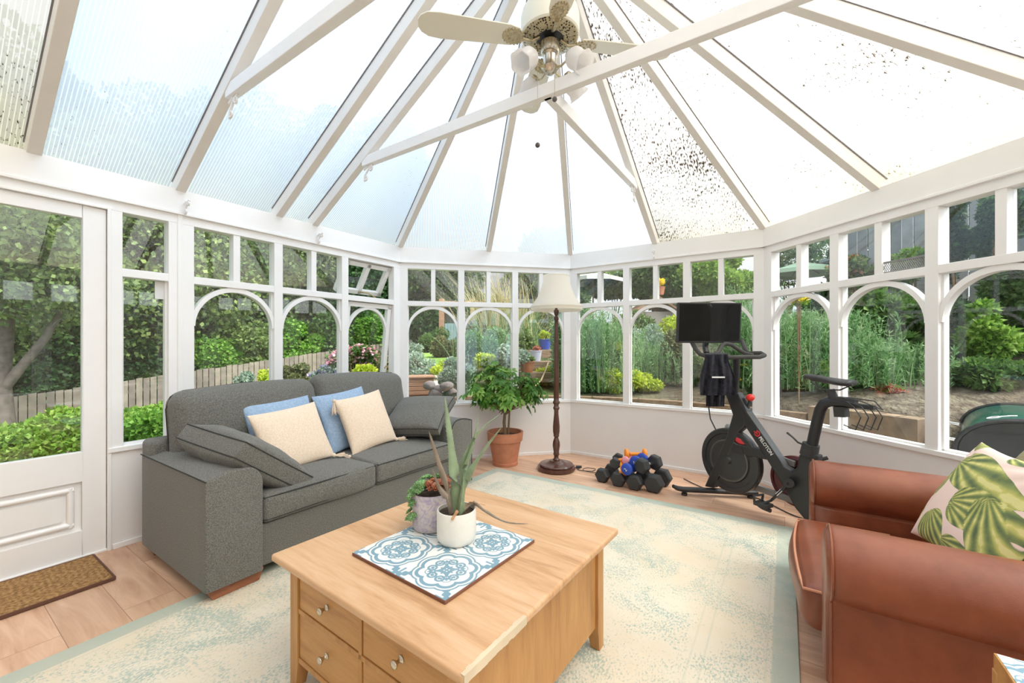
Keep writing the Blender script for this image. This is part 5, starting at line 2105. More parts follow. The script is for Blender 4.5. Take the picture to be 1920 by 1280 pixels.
# resistance knob (red)
b = MB()
kc = bp(1407, 745, -0.02)
b.sphere(kc, 0.03, 16, 10, (1, 1, 0.85))
b.build('resistance_knob', plain('red_knob', (0.85, 0.04, 0.03), 0.25), bike)
b = MB()
b.tube([kc, bp(1402, 765)], 0.01, 8)
b.build('knob_stem', BK, bike)
# water bottle / clip behind the column
b = MB()
b.lathe([(0.03, 0), (0.034, 0.01), (0.034, 0.08), (0.02, 0.10)], 16, bp(1368, 818, -0.09))
b.build('sensor_housing', plain('grey_plastic_light', (0.35, 0.34, 0.33), 0.3), bike, smooth=40)
# lettering on the down tube, PELOTON with its round emblem
def side_text(body, pa, pb, size, mat, name):
    cu = bpy.data.curves.new(name, 'FONT')
    cu.body = body
    cu.size = size
    cu.align_x = 'LEFT'
    cu.align_y = 'CENTER'
    cu.extrude = 0.0004
    cu.offset = 0.0006
    o = bpy.data.objects.new(name, cu)
    COL.objects.link(o)
    cu.materials.append(mat)
    o.parent = frm
    x = nrm(pb - pa)
    z = nl
    y = np.cross(z, x)
    m = Matrix(((x[0], y[0], z[0], pa[0]), (x[1], y[1], z[1], pa[1]), (x[2], y[2], z[2], pa[2]), (0, 0, 0, 1)))
    o.matrix_basis = frame(frm).inverted() @ m
    bpy.context.view_layer.update()
    wd_ = o.dimensions.x
    L_ = np.linalg.norm(pb - pa)
    if wd_ > 1e-4:
        cu.size = size
        o.scale = (L_ / wd_, 1, 1)
    return bake_text(o)
side_text('PELOTON', bp(1424, 819, 0.036), bp(1447, 852, 0.036), 0.036, M['white_mark'], 'lettering')
b = MB()
ec = bp(1419.5, 812.5, 0.0365)
ring_ = []
ex = nrm(bp(1447, 852, .036) - bp(1424, 819, .036))
ey = np.cross(nl, ex)
for a in np.linspace(-2.3, 2.6, 18):
    ring_.append(ec + (ex * math.cos(a) + ey * math.sin(a)) * 0.018)
b.tube(ring_, 0.0042, 6, flat=0.4, up=nl)
b.tube([ec - ex * 0.024 - ey * 0.01, ec + ex * 0.004 + ey * 0.002], 0.0042, 6, flat=0.4, up=nl)
b.tube([ec - ex * 0.018 + ey * 0.012, ec + ex * 0.008 - ey * 0.006], 0.0035, 6, flat=0.4, up=nl)
b.build('emblem', M['red_mark'], frm, smooth=50)

# towel hanging from the handlebar
tw = thing('towel', 'black towel draped over the handlebar of the exercise bike', 'towel', hp(1345, 700, -0.1))
def drape(name, top_y, rows, mat, parent, off=0.0, seed=0, th=0.012):
    """rows: (y px, xl px, xr px, depth offset)"""
    n = 26
    rs = np.random.default_rng(seed)
    P = []
    k = len(rows)
    for j in range(k * 5 - 4):
        i, f = divmod(j, 5)
        f = f / 5
        if i >= k - 1:
            i, f = k - 2, 1.0
        y = rows[i][0] * (1 - f) + rows[i + 1][0] * f
        xl = rows[i][1] * (1 - f) + rows[i + 1][1] * f
        xr = rows[i][2] * (1 - f) + rows[i + 1][2] * f
        dy = rows[i][3] * (1 - f) + rows[i + 1][3] * f
        for m_ in range(n):
            u = m_ / (n - 1)
            fold = 0.012 * math.sin(u * 16 + 0.8 * math.sin(j * 0.3)) + 0.008 * math.sin(u * 31 + j * 0.2)
            P.append(hp(xl + (xr - xl) * u, y, dy + fold * min(1, 0.25 + j / 14)))
    rowsn = k * 5 - 4
    P = np.array(P)
    front = P
    back = P + V(0, th, 0)
    f = []
    for j in range(rowsn - 1):
        for m_ in range(n - 1):
            a = j * n + m_
            f.append((a, a + 1, a + n + 1, a + n))
            o2 = rowsn * n
            f.append((o2 + a, o2 + a + n, o2 + a + n + 1, o2 + a + 1))
    o2 = rowsn * n
    for j in range(rowsn - 1):
        for m_ in (0, n - 1):
            a = j * n + m_
            f.append((a, a + n, o2 + a + n, o2 + a))
    for j in (0, rowsn - 1):
        for m_ in range(n - 1):
            a = j * n + m_
            f.append((a, a + 1, o2 + a + 1, o2 + a))
    b = MB()
    b.add(np.concatenate([front, back]), f)
    return b.build(name, mat, parent, smooth=70)
drape('front_fall', 0, [(661, 1325, 1362, -.06), (664, 1323, 1365, -.115), (675, 1322, 1366, -.135), (704, 1314, 1376, -.15), (722, 1313, 1380, -.15), (741, 1314, 1381, -.15)], M['towel'], tw, seed=1)
drape('back_fall', 0, [(661, 1327, 1360, -.05), (668, 1326, 1360, -.02), (740, 1325, 1359, -.02), (762, 1325, 1358, -.02)], M['towel'], tw, seed=2)
b = MB()
b.bar(hp(1335, 707, -0.172), hp(1359, 707, -0.172), 0.003, 0.010, drop=0.5)
b.build('towel_label', M['white_mark'], tw, smooth=0)

# ================================================================ LEATHER ARMCHAIR
AC = V(1.306, 1.771, 0)
yb = VD.copy()                       # towards the chair back
xn = -UD                             # towards the near arm
AM = Matrix(((xn[0], yb[0], 0, AC[0]), (xn[1], yb[1], 0, AC[1]), (0, 0, 1, 0), (0, 0, 0, 1)))
chair = thing('armchair', 'tan leather club armchair with rolled arms at the right', 'armchair', AC, math.atan2(xn[1], xn[0]))
LE = M['leather']
def arm_roll(sx):
    b = MB()
    r = 0.118
    cx, cz = sx * 0.475, 0.482
    prof = []
    for a in np.linspace(-50, 230, 22):
        prof.append((cx + sx * r * math.cos(math.radians(a)), cz + r * math.sin(math.radians(a))))
    xo = sx * 0.535
    xi = sx * 0.385
    prof = prof + [(xi, 0.38), (xi, 0.105), (xo, 0.105), (xo, 0.38)]
    ys = [0.0, 0.004, 0.018, 0.04] + list(np.linspace(0.12, 0.80, 6)) + [0.86]
    ins = [0.03, 0.014, 0.003, 0] + [0] * 6 + [0]
    vs_ = []
    for y, i_ in zip(ys, ins):
        for p in prof:
            d = V(cx - p[0], 0, (cz if p[1] > 0.38 else 0.25) - p[1])
            d = nrm(d) * i_
            vs_.append((p[0] + d[0], y, p[1] + d[2]))
    k = len(prof)
    fs = []
    for i in range(len(ys) - 1):
        for j in range(k):
            j2 = (j + 1) % k
            fs.append((i * k + j, i * k + j2, (i + 1) * k + j2, (i + 1) * k + j))
    fs.append(tuple(range(k)))
    fs.append(tuple((len(ys) - 1) * k + j for j in range(k)))
    b.add(vs_, fs, AM)
    o = b.build('armrest', LE, chair, smooth=50)
    b = MB()
    b.tube([np.array(AM @ Vector((p[0], 0.016, p[1]))) for p in prof], 0.004, 6, closed=True)
    b.build('piping', LE, o)
arm_roll(1)
arm_roll(-1)
b = MB()
b.rbox((-0.40, 0.03, 0.105), (0.40, 0.80, 0.19), 0.02, AM, n=6)
b.build('base', LE, chair)
b = MB()
b.rbox((-0.375, -0.06, 0.165), (0.375, 0.66, 0.330), 0.05, AM, n=10, crown=(0, 0.035, 0.028), wob=0.008, seed=5)
o = b.build('seat_cushion', LE, chair, smooth=60)
b = MB()
for z in (0.316,):
    pts = [(-0.372, 0.3, z)] + [(-0.36 + 0.72 * t, -0.053 - 0.02 * math.sin(PI * t), z + 0.010 * math.sin(PI * t)) for t in np.linspace(0, 1, 12)] + [(0.372, 0.3, z)]
    b.tube([np.array(AM @ Vector(p)) for p in pts], 0.005, 6)
b.build('piping', plain('leather_piping', (0.55, 0.24, 0.14), 0.5), o)
b = MB()
b.rbox((-0.50, 0.66, 0.105), (0.50, 0.93, 0.66), 0.07, AM, n=8, crown=(0, 0.02, 0.02))
b.build('backrest', LE, chair, smooth=60)
for (x, y) in ((-0.46, 0.06), (0.46, 0.06), (-0.46, 0.85), (0.46, 0.85)):
    b = MB()
    b.lathe([(0.018, 0.001), (0.024, 0.01), (0.028, 0.06), (0.034, 0.106)], 16, M=AM @ Matrix.Translation((x, y, 0)))
    b.build('foot', wood('oak_foot', (0.25, 0.15, 0.07), (0.4, 0.27, 0.14), (0.5, 0.35, 0.2), 'Z', 6), chair, smooth=40)

# leaf-print cushion
def mat_leafprint():
    m, t, b, out = new_mat('leaf_print_cotton')
    a = N(t, 'ShaderNodeAttribute', attribute_name='leafmask')
    a2 = N(t, 'ShaderNodeAttribute', attribute_name='leafvein')
    n = N(t, 'ShaderNodeTexNoise', Scale=26.0, Detail=4.0)
    c = coords(t)
    t.links.new(c, n.inputs['Vector'])
    ad = N(t, 'ShaderNodeMath', operation='MULTIPLY_ADD')
    t.links.new(n.outputs['Fac'], ad.inputs[0])
    ad.inputs[1].default_value = 0.65
    t.links.new(a2.outputs['Fac'], ad.inputs[2])
    r = ramp(t, ad.outputs[0], [(0.28, (0.10, 0.15, 0.075)), (0.62, (0.26, 0.31, 0.10)), (0.95, (0.58, 0.56, 0.17)), (1.0, (0.70, 0.66, 0.28))])
    mx = N(t, 'ShaderNodeMixRGB')
    rm = ramp(t, a.outputs['Fac'], [(0.46, (0, 0, 0)), (0.54, (1, 1, 1))])
    t.links.new(rm.outputs[0], mx.inputs[0])
    mx.inputs[1].default_value = (0.88, 0.68, 0.61, 1)
    t.links.new(r.outputs[0], mx.inputs[2])
    t.links.new(mx.outputs[0], b.inputs['Base Color'])
    b.inputs['Roughness'].default_value = 0.85
    return m
lc_c = V(1.69, 1.47, 0.615)
lth = thing('leaf_print_cushion', 'pink cushion printed with green and yellow palm leaves in the armchair', 'cushion', lc_c)
MMc = orient(lc_c, -UD * 0.96 + VD * 0.16 + V(0, 0, 0.02), VD * 0.46 + V(0, 0, 0.86) - UD * (-0.12))
b = MB()
b.pillow(0.50, 0.46, 0.15, MMc, n=150, seed=31, wob=0.012, pinch=0.10)
loc = np.concatenate(b.v)
Ai = np.array(MMc.inverted())
lc = loc @ Ai[:3, :3].T + Ai[:3, 3]
lx, ly = lc[:, 0], lc[:, 1]
mask = np.full(len(lx), 9.0)
vein = np.zeros(len(lx))
# each leaf: base point, angle, length, half-width
for (bx, by, ang, ln, hw_) in ((-0.20, 0.12, -8, 0.42, 0.085), (-0.16, -0.02, 150, 0.20, 0.07), (-0.03, -0.03, 5, 0.30, 0.085), (-0.12, -0.10, -55, 0.26, 0.10), (-0.22, -0.06, -115, 0.2, 0.05),
                               (0.10, 0.04, -60, 0.30, 0.07), (-0.22, 0.19, 60, 0.12, 0.04), (0.20, 0.12, 40, 0.2, 0.07), (0.02, -0.17, -10, 0.26, 0.055), (-0.23, 0.0, 95, 0.17, 0.035), (0.0, 0.21, 10, 0.24, 0.05)):
    a = math.radians(ang)
    u = (lx - bx) * math.cos(a) + (ly - by) * math.sin(a)
    v = -(lx - bx) * math.sin(a) + (ly - by) * math.cos(a)
    t = np.clip(u / ln, 0, 1)
    w_ = hw_ * np.sqrt(np.clip(np.sin(PI * t ** 0.72), 0, 1)) * (1 - 0.25 * t)
    d = np.where((u < 0) | (u > ln), 0.05, np.abs(v) - w_)
    vv = 0.32 + 0.34 * np.cos(np.arctan2(v, u + 0.02) * 26) + 0.1 * t
    take = d < mask
    inside = (d < 0)
    vein = np.where(inside, vv, vein)
    mask = np.minimum(mask, d)
o = b.build('cushion_cover', mat_leafprint(), lth, smooth=70, weld=False, attrs={'leafmask': np.clip(0.5 - mask / 0.012 * 0.5, 0, 1), 'leafvein': vein})
cushion('khaki_cushion', 'plain khaki cushion behind the leaf-print one at the frame edge', 'cushion', V(2.02, 1.60, 0.60), -UD * 1.0 + V(0, 0, 0.02), VD * 0.35 + V(0, 0, 0.9), 0.42, 0.40, 0.14, M['khaki'], seed=41)

# ================================================================ SIDE TABLE, bottom right
ST = V(1.106, 0.944, 0)
SC0 = ST + VD * 0.2 - UD * 0.2
sang = math.atan2(VD[1], VD[0])
STM = Matrix.Translation(Vector(SC0)) @ rotz(sang)
stt = thing('side_table', 'small wooden side table with blue and white tiled top beside the armchair', 'side table', SC0, sang)
b = MB()
for (x, y) in ((-0.19, -0.19), (0.19, -0.19), (0.19, 0.19), (-0.19, 0.19)):
    b = MB()
    b.box((x - 0.012, y - 0.012, 0.001), (x + 0.012, y + 0.012, 0.46), STM)
    b.build('leg', M['oak_side'], stt, smooth=0, bevel=0.002)
b = MB()
b.box((-0.2, -0.2, 0.40), (0.2, 0.2, 0.496), STM)
b.build('apron', M['oak'], stt, smooth=0, bevel=0.002)
tile_mesh('tile_top', stt, STM, -0.196, 0.196, -0.196, 0.196, 0.4968, 0.2, 160, off=(0.05, 0.02))

# ================================================================ CEILING FAN
FC = V(0.205, 2.215, 2.86)
fan = thing('ceiling_fan', 'cream ceiling fan with four blades and frosted glass lights', 'ceiling fan', FC)
b = MB()
b.lathe([(0.016, 0.14), (0.016, 0.46)], 12, FC, cap=False)
b.lathe([(0.02, 0.40), (0.07, 0.44), (0.075, 0.52), (0.07, 0.54)], 24, FC)
b.build('downrod', M['cream_plastic'], fan, smooth=40)
b = MB()
b.lathe([(0.150, 0.0), (0.157, 0.008), (0.157, 0.10), (0.150, 0.13), (0.10, 0.155), (0.03, 0.165)], 48, FC)
b.build('motor_housing', M['cream_plastic'], fan, smooth=35)
def mat_lattice():
    m, t, b, out = new_mat('pierced_brass')
    c = coords(t)
    v = N(t, 'ShaderNodeTexVoronoi', Scale=75.0)
    t.links.new(c, v.inputs['Vector'])
    r = ramp(t, v.outputs['Distance'], [(0.30, (0.02, 0.015, 0.01)), (0.42, (0.50, 0.43, 0.28))])
    t.links.new(r.outputs[0], b.inputs['Base Color'])
    b.inputs['Metallic'].default_value = 0.55
    b.inputs['Roughness'].default_value = 0.35
    bump(t, b, v.outputs['Distance'], 0.5, 0.004)
    return m
b = MB()
b.lathe([(0.070, -0.004), (0.074, -0.012), (0.105, -0.016), (0.142, -0.006), (0.150, 0.004)], 48, FC, cap=False)
b.build('vent_plate', mat_lattice(), fan, smooth=40)
b = MB()
b.lathe([(0.072, -0.004), (0.066, 0.01), (0.02, 0.01)], 32, FC)
b.build('rotor', M['black_metal'], fan, smooth=40)
b = MB()
b.lathe([(0.02, 0.0), (0.044, -0.025), (0.050, -0.030), (0.050, -0.075), (0.044, -0.083), (0.046, -0.092), (0.036, -0.100), (0.033, -0.15), (0.036, -0.155), (0.048, -0.165), (0.030, -0.19), (0.012, -0.20)], 32, FC)
b.build('switch_housing', M['nickel'], fan, smooth=35)
for adeg in (10, 98, 190, 278):
    a = math.radians(adeg)
    d = V(math.cos(a), math.sin(a), 0)
    sd = V(-math.sin(a), math.cos(a), 0)
    tiltz = math.tan(math.radians(11))
    b = MB()
    outline = [(0.17, 0.045), (0.22, 0.058), (0.585, 0.072), (0.645, 0.066), (0.68, 0.045), (0.695, 0.02)]
    pts = outline + [(x, -y) for x, y in outline[::-1]]
    bn = nrm(np.cross(d, sd + V(0, 0, tiltz)))
    s2 = nrm(sd + V(0, 0, tiltz))
    b.prism(pts, FC + V(0, 0, -0.012), d, s2, bn, -0.004, 0.004)
    bl = b.build('blade', M['cream_plastic'], fan, smooth=0, bevel=0.002)
    b = MB()
    ac = FC + d * 0.20 + V(0, 0, -0.018)
    b.tube([FC + d * 0.06 + V(0, 0, -0.004), FC + d * 0.10 + V(0, 0, -0.03), FC + d * 0.15 + V(0, 0, -0.024)], [0.010, 0.008, 0.012], 8)
    b.prism([(0.05 * math.cos(t) * 1.1, 0.043 * math.sin(t)) for t in np.linspace(0, 2 * PI, 21)[:-1]], ac, d, s2, bn, -0.003, 0.003)
    for t in np.linspace(0, 2 * PI, 19)[:-1]:
        b.sphere(ac + d * 0.055 * math.cos(t) + s2 * 0.043 * math.sin(t), 0.007, 8, 6)
    for t in np.linspace(0, 2 * PI, 9)[:-1]:
        b.sphere(ac - V(0, 0, 0.003) + d * 0.028 * math.cos(t) + s2 * 0.022 * math.sin(t), 0.006, 8, 6)
    b.build('blade_bracket', M['antique'], bl, smooth=60)
def mat_frost():
    m, t, b, out = new_mat('frosted_glass')
    b.inputs['Base Color'].default_value = (0.90, 0.88, 0.86, 1)
    b.inputs['Roughness'].default_value = 0.35
    tl = N(t, 'ShaderNodeBsdfTranslucent')
    tl.inputs['Color'].default_value = (0.93, 0.91, 0.90, 1)
    mx = N(t, 'ShaderNodeMixShader')
    mx.inputs[0].default_value = 0.5
    t.links.new(b.outputs[0], mx.inputs[1])
    t.links.new(tl.outputs[0], mx.inputs[2])
    t.links.new(mx.outputs[0], out.inputs['Surface'])
    return m
frost = mat_frost()
for i, adeg in enumerate((35, 128, 222, 318)):
    a = math.radians(adeg)
    d = V(math.cos(a), math.sin(a), 0)
    b = MB()
    j = FC + d * 0.125 + V(0, 0, -0.155)
    b.tube([FC + V(0, 0, -0.17) + d * 0.03, FC + d * 0.07 + V(0, 0, -0.185), FC + d * 0.10 + V(0, 0, -0.175), j], 0.006, 8)
    arm = b.build('light_arm', M['antique'], fan)
    ax = nrm(d * 0.75 + V(0, 0, -0.65))
    q = Vector(ax).to_track_quat('Z', 'Y').to_matrix().to_4x4()
    A = Matrix.Translation(Vector(j)) @ q
    b = MB()
    b.lathe([(0.012, -0.015), (0.022, -0.010), (0.026, 0.010), (0.020, 0.016)], 16, M=A)
    b.build('shade_holder', M['antique'], arm, smooth=40)
    b = MB()
    prof = [(0.024, 0.0), (0.040, 0.015), (0.052, 0.04), (0.053, 0.065), (0.046, 0.09), (0.052, 0.115), (0.060, 0.125)]
    seg = 32
    vs_ = []
    P2 = prof + [(r - 0.003, z) for r, z in prof[::-1]]
    for (r, z) in P2:
        for k in range(seg):
            t = 2 * PI * k / seg
            rr = r * (1 + (0.07 if z > 0.1 else 0.02) * math.cos(6 * t))
            vs_.append((rr * math.cos(t), rr * math.sin(t), z))
    fs = []
    for ii in range(len(P2) - 1):
        for k in range(seg):
            k2 = (k + 1) % seg
            fs.append((ii * seg + k, ii * seg + k2, (ii + 1) * seg + k2, (ii + 1) * seg + k))
    b.add(vs_, fs, A)
    b.build('glass_shade', frost, arm, smooth=60)
for (px, py, dy) in ((1008, 272, -0.10), (1040, 186, -0.075)):
    e = at(px, py, FC[1] + dy)
    s_ = V(e[0], e[1], FC[2] - 0.16)
    b = MB()
    b.tube([FC + V(0, 0, -0.165) + (s_ - FC - V(0, 0, -0.16)) * 0.3, s_ + V(0, 0, -0.03), e + V(0, 0, 0.012)], 0.0013, 5)
    ch = b.build('pull_chain', M['antique'], fan)
    b = MB()
    b.sphere(e, 0.013, 14, 10)
    b.build('pull_bead', M['bead'], ch)
# white notice stuck on the narrow window
b = MB()
b.box((-0.118, 0.040, 1.50), (-0.064, 0.0435, 1.612), WL.M)
th = thing('paper_note', 'white paper note stuck in the top corner of the narrow side window', 'note', WL.p(-0.09, 0.04, 1.5))
b.build('paper_sheet', M['outwhite'], th, smooth=0)
# ================================================================ GARDEN
def interp_cols(keys, th):
    ks = sorted(keys)
    if th <= ks[0]:
        return np.array(keys[ks[0]], float)
    if th >= ks[-1]:
        return np.array(keys[ks[-1]], float)
    for a, c in zip(ks[:-1], ks[1:]):
        if a <= th <= c:
            f = (th - a) / (c - a)
            f = f * f * (3 - 2 * f)
            return np.array(keys[a], float) * (1 - f) + np.array(keys[c], float) * f
DD = np.array([0, 0.8, 0.92, 2.0, 4.0, 6.5, 10.0, 16.0, 40.0])
GK = {
    -60: [-.12, -.12, -.12, .1, .6, 1.2, 2.0, 2.6, 3.0],
    -20: [-.12, -.12, .30, .75, 1.3, 1.9, 2.5, 3.0, 3.5],
    35: [-.12, -.12, .60, .85, 1.3, 1.8, 2.3, 2.8, 3.5],
    10: [-.12, -.12, .10, .80, 1.35, 1.9, 2.4, 2.9, 3.5],
    20: [-.12, -.12, .60, .88, 1.35, 1.9, 2.4, 2.9, 3.5],
    60: [-.12, -.12, .50, .60, .95, 1.3, 1.9, 2.4, 3.5],
    85: [-.12, -.12, .50, .62, .85, 1.1, 1.5, 2.0, 3.5],
    100: [-.12, -.12, .46, .58, .78, .95, 1.2, 1.6, 3.5],
    107: [-.12, -.12, .45, .56, .75, .90, 1.05, 1.3, 3.5],
    115: [-.12, -.12, .42, .48, .52, .45, .25, -.1, 3.0],
    124: [-.12, -.12, .38, .38, .30, .10, -.2, -.3, 3.5],
    138: [-.12, -.12, -.15, -.3, -.7, -1.1, -1.2, -.6, 4.0],
    155: [-.12, -.12, -.2, -.7, -1.3, -1.8, -2.1, -1.4, 3.5],
    200: [-.12, -.12, -.15, -.3, -.8, -1.4, -1.9, -1.5, 4.0],
}
def gz(x, y):
    dx, dy = x - OX, y - OY
    r = math.hypot(dx, dy)
    th = math.degrees(math.atan2(dy, dx))
    if th < -90:
        th += 360
    d = max(0.0, r - 2.42)
    return float(np.interp(d, DD, interp_cols(GK, th)))
ths = np.arange(-62, 206, 2.0)
dd = np.concatenate([[0, .4, .8, .86, .92], np.linspace(1.1, 12, 36), np.linspace(13, 38, 18)])
vs_ = []
for th in ths:
    a = math.radians(th)
    for d in dd:
        r = 2.42 + d
        x, y = OX + r * math.cos(a), OY + r * math.sin(a)
        vs_.append((x, y, gz(x, y) + 0.03 * math.sin(x * 3.1) * math.sin(y * 2.7) * (1 if d > 1 else 0)))
n2_ = len(dd)
q = []
for i in range(len(ths) - 1):
    for j in range(n2_ - 1):
        a = i * n2_ + j
        q.append((a, a + 1, a + n2_ + 1, a + n2_))
def mat_ground():
    m, t, b, out = new_mat('garden_ground')
    c = coords(t)
    n = N(t, 'ShaderNodeTexNoise', Scale=1.1, Detail=5.0)
    t.links.new(c, n.inputs['Vector'])
    r = ramp(t, n.outputs['Fac'], [(0.35, (0.09, 0.07, 0.045)), (0.5, (0.10, 0.13, 0.04)), (0.65, (0.16, 0.24, 0.06))])
    # the right-hand bank is bare soil and leaf litter, the left-hand garden is grassed
    n5 = N(t, 'ShaderNodeTexNoise', Scale=9.0, Detail=6.0, Roughness=0.7)
    t.links.new(c, n5.inputs['Vector'])
    r2 = ramp(t, n5.outputs['Fac'], [(0.35, (0.06, 0.045, 0.032)), (0.5, (0.13, 0.10, 0.07)), (0.62, (0.20, 0.17, 0.12)), (0.7, (0.12, 0.15, 0.06))])
    sp = N(t, 'ShaderNodeSeparateXYZ')
    t.links.new(c, sp.inputs[0])
    mr = N(t, 'ShaderNodeMapRange')
    mr.inputs['From Min'].default_value = 0.6
    mr.inputs['From Max'].default_value = 2.2
    t.links.new(sp.outputs['X'], mr.inputs['Value'])
    mxs = N(t, 'ShaderNodeMixRGB')
    t.links.new(mr.outputs[0], mxs.inputs[0])
    t.links.new(r.outputs[0], mxs.inputs[1])
    t.links.new(r2.outputs[0], mxs.inputs[2])
    t.links.new(mxs.outputs[0], b.inputs['Base Color'])
    b.inputs['Roughness'].default_value = 1.0
    n3 = N(t, 'ShaderNodeTexNoise', Scale=25.0, Detail=3.0)
    t.links.new(c, n3.inputs['Vector'])
    bump(t, b, n3.outputs['Fac'], 0.8, 0.05)
    return m
g = fast_mesh('ground', vs_, q, mat_ground())
g['kind'] = 'structure'

LEAFN = 0
def leaf_quads(P, Nn, L_, W_, rs, droop=0.0):
    """one folded diamond per point: (n,3) points"""
    n = len(P)
    d = Nn * 0.55 + rs.normal(0, 0.75, (n, 3))
    d[:, 2] -= droop
    d /= np.linalg.norm(d, axis=1, keepdims=True) + 1e-9
    r = rs.normal(0, 1, (n, 3))
    s = np.cross(d, r)
    s /= np.linalg.norm(s, axis=1, keepdims=True) + 1e-9
    l_ = (L_ * rs.uniform(0.65, 1.35, n))[:, None]
    w_ = l_ * W_
    v = np.stack([P, P + d * l_ * .5 + s * w_, P + d * l_, P + d * l_ * .5 - s * w_], 1).reshape(-1, 3)
    q = np.arange(n * 4).reshape(n, 4)
    return v, q

def blob_points(n, c, rad, k, rs, shell=0.25, flat_bottom=0.35, sub=0.38):
    """leaves on the skins of k sub-blobs spread over an ellipsoid"""
    u = rs.normal(0, 1, (k, 3))
    u /= np.linalg.norm(u, axis=1, keepdims=True)
    u[:, 2] = np.where(u[:, 2] < -flat_bottom, -flat_bottom * rs.random(k), u[:, 2])
    rr = rs.uniform(0.45, 0.86, (k, 1))
    cc = u * rr
    sr = rs.uniform(0.7, 1.2, k) * sub
    i = rs.integers(0, k, n)
    v = rs.normal(0, 1, (n, 3))
    v /= np.linalg.norm(v, axis=1, keepdims=True)
    rad_ = sr[i][:, None] * (1 - shell * rs.random((n, 1)) ** 1.5)
    P = cc[i] + v * rad_
    Nn = v
    P = P * np.array(rad) + np.array(c)
    dep = np.linalg.norm(cc[i] + v * rad_, axis=1)
    return P, Nn, i, dep

def foliage(name, c, rad, n, leaf, mat, parent=None, k=14, W_=0.28, droop=0.1, seed=0, sub=0.38, flat_bottom=0.35, bias=0.0, zmin=None):
    rs = np.random.default_rng(seed + 1000)
    P, Nn, i, dep = blob_points(n, c, rad, k, rs, sub=sub, flat_bottom=flat_bottom)
    if zmin is not None:
        keep = P[:, 2] > zmin
        P, Nn, i = P[keep], Nn[keep], i[keep]
    v, q = leaf_quads(P, Nn, leaf, W_, rs, droop)
    bt = rs.uniform(-0.2, 0.2, k)
    tint = np.clip(0.45 + bt[i] + rs.normal(0, 0.2, len(P)) + bias, 0, 1)
    return fast_mesh(name, v, q, mat, parent, tint=tint)

def bush(name, label, x, y, rad, n, leaf, mat, cat='shrub', z=None, group=None, seed=0, stems=True, k=12, W_=0.28, flowers=None, sub=0.4, droop=0.1, bias=0):
    z0 = gz(x, y) if z is None else z
    t = thing(name, label, cat, (x, y, z0), 0, group)
    c = (x, y, z0 + rad[2] * 0.92)
    foliage('foliage', c, rad, n, leaf, mat, t, k=k, W_=W_, seed=seed, sub=sub, flat_bottom=0.75, droop=droop, bias=bias, zmin=z0 - 0.02)
    if stems:
        rs = np.random.default_rng(seed)
        b = MB()
        for i in range(7):
            e = V(x, y, z0) + V(rs.uniform(-.6, .6) * rad[0], rs.uniform(-.6, .6) * rad[1], rad[2] * rs.uniform(0.8, 1.4))
            b.tube([V(x + rs.normal(0, .03), y + rs.normal(0, .03), z0 - 0.05), (V(x, y, z0) * 0.4 + e * 0.6) + V(0, 0, -0.05), e], [0.012, 0.009, 0.004], 5)
        b.build('stem', M['stem'], t)
    if flowers:
        fm, fn, fs = flowers
        rs = np.random.default_rng(seed + 77)
        P, Nn, i, dep = blob_points(fn, c, np.array(rad) * 1.06, k, np.random.default_rng(seed + 1000), sub=sub, flat_bottom=0.2)
        keep = P[:, 2] > c[2] - 0.3 * rad[2]
        P, Nn = P[keep], Nn[keep]
        P = np.repeat(P, 5, 0) + rs.normal(0, fs * 0.3, (len(P) * 5, 3))
        v, q = leaf_quads(P, np.repeat(Nn, 5, 0), fs, 0.45, rs)
        fast_mesh('flowers', v, q, fm, t, tint=rs.random(len(P)))
    return t

def blades(name, x, y, n, h, spread, lean, w_, mat, parent, seed=0, z=None, tipdroop=0.25, area=(0.2, 0.2)):
    rs = np.random.default_rng(seed)
    z0 = gz(x, y) if z is None else z
    bx = x + rs.normal(0, area[0], n)
    by = y + rs.normal(0, area[1], n)
    hh = h * rs.uniform(0.55, 1.08, n)
    a = rs.uniform(0, 2 * PI, n)
    ln = np.abs(rs.normal(0, spread, n))
    dx = np.cos(a) * ln + lean[0]
    dy = np.sin(a) * ln + lean[1]
    S = 5
    vs_ = []
    az = rs.uniform(0, PI, n)
    for s in range(S):
        t = s / (S - 1)
        px_ = bx + dx * hh * t ** 1.6
        py_ = by + dy * hh * t ** 1.6
        pz = z0 + hh * (t - tipdroop * ln * t ** 3)
        ww = w_ * (1 - t) ** 0.6 + 0.001
        vs_.append(np.stack([px_ + np.cos(az) * ww, py_ + np.sin(az) * ww, pz], -1))
        vs_.append(np.stack([px_ - np.cos(az) * ww, py_ - np.sin(az) * ww, pz], -1))
    Vv = np.stack(vs_, 1).reshape(-1, 3)      # n, 2S
    q = []
    base = np.arange(n) * 2 * S
    qs = [np.stack([base + 2 * s, base + 2 * s + 1, base + 2 * s + 3, base + 2 * s + 2], -1) for s in range(S - 1)]
    q = np.concatenate(qs)
    tint = np.tile(np.clip(rs.normal(0.5, 0.25, n), 0, 1), S - 1)
    return fast_mesh(name, Vv, q, mat, parent, tint=tint)

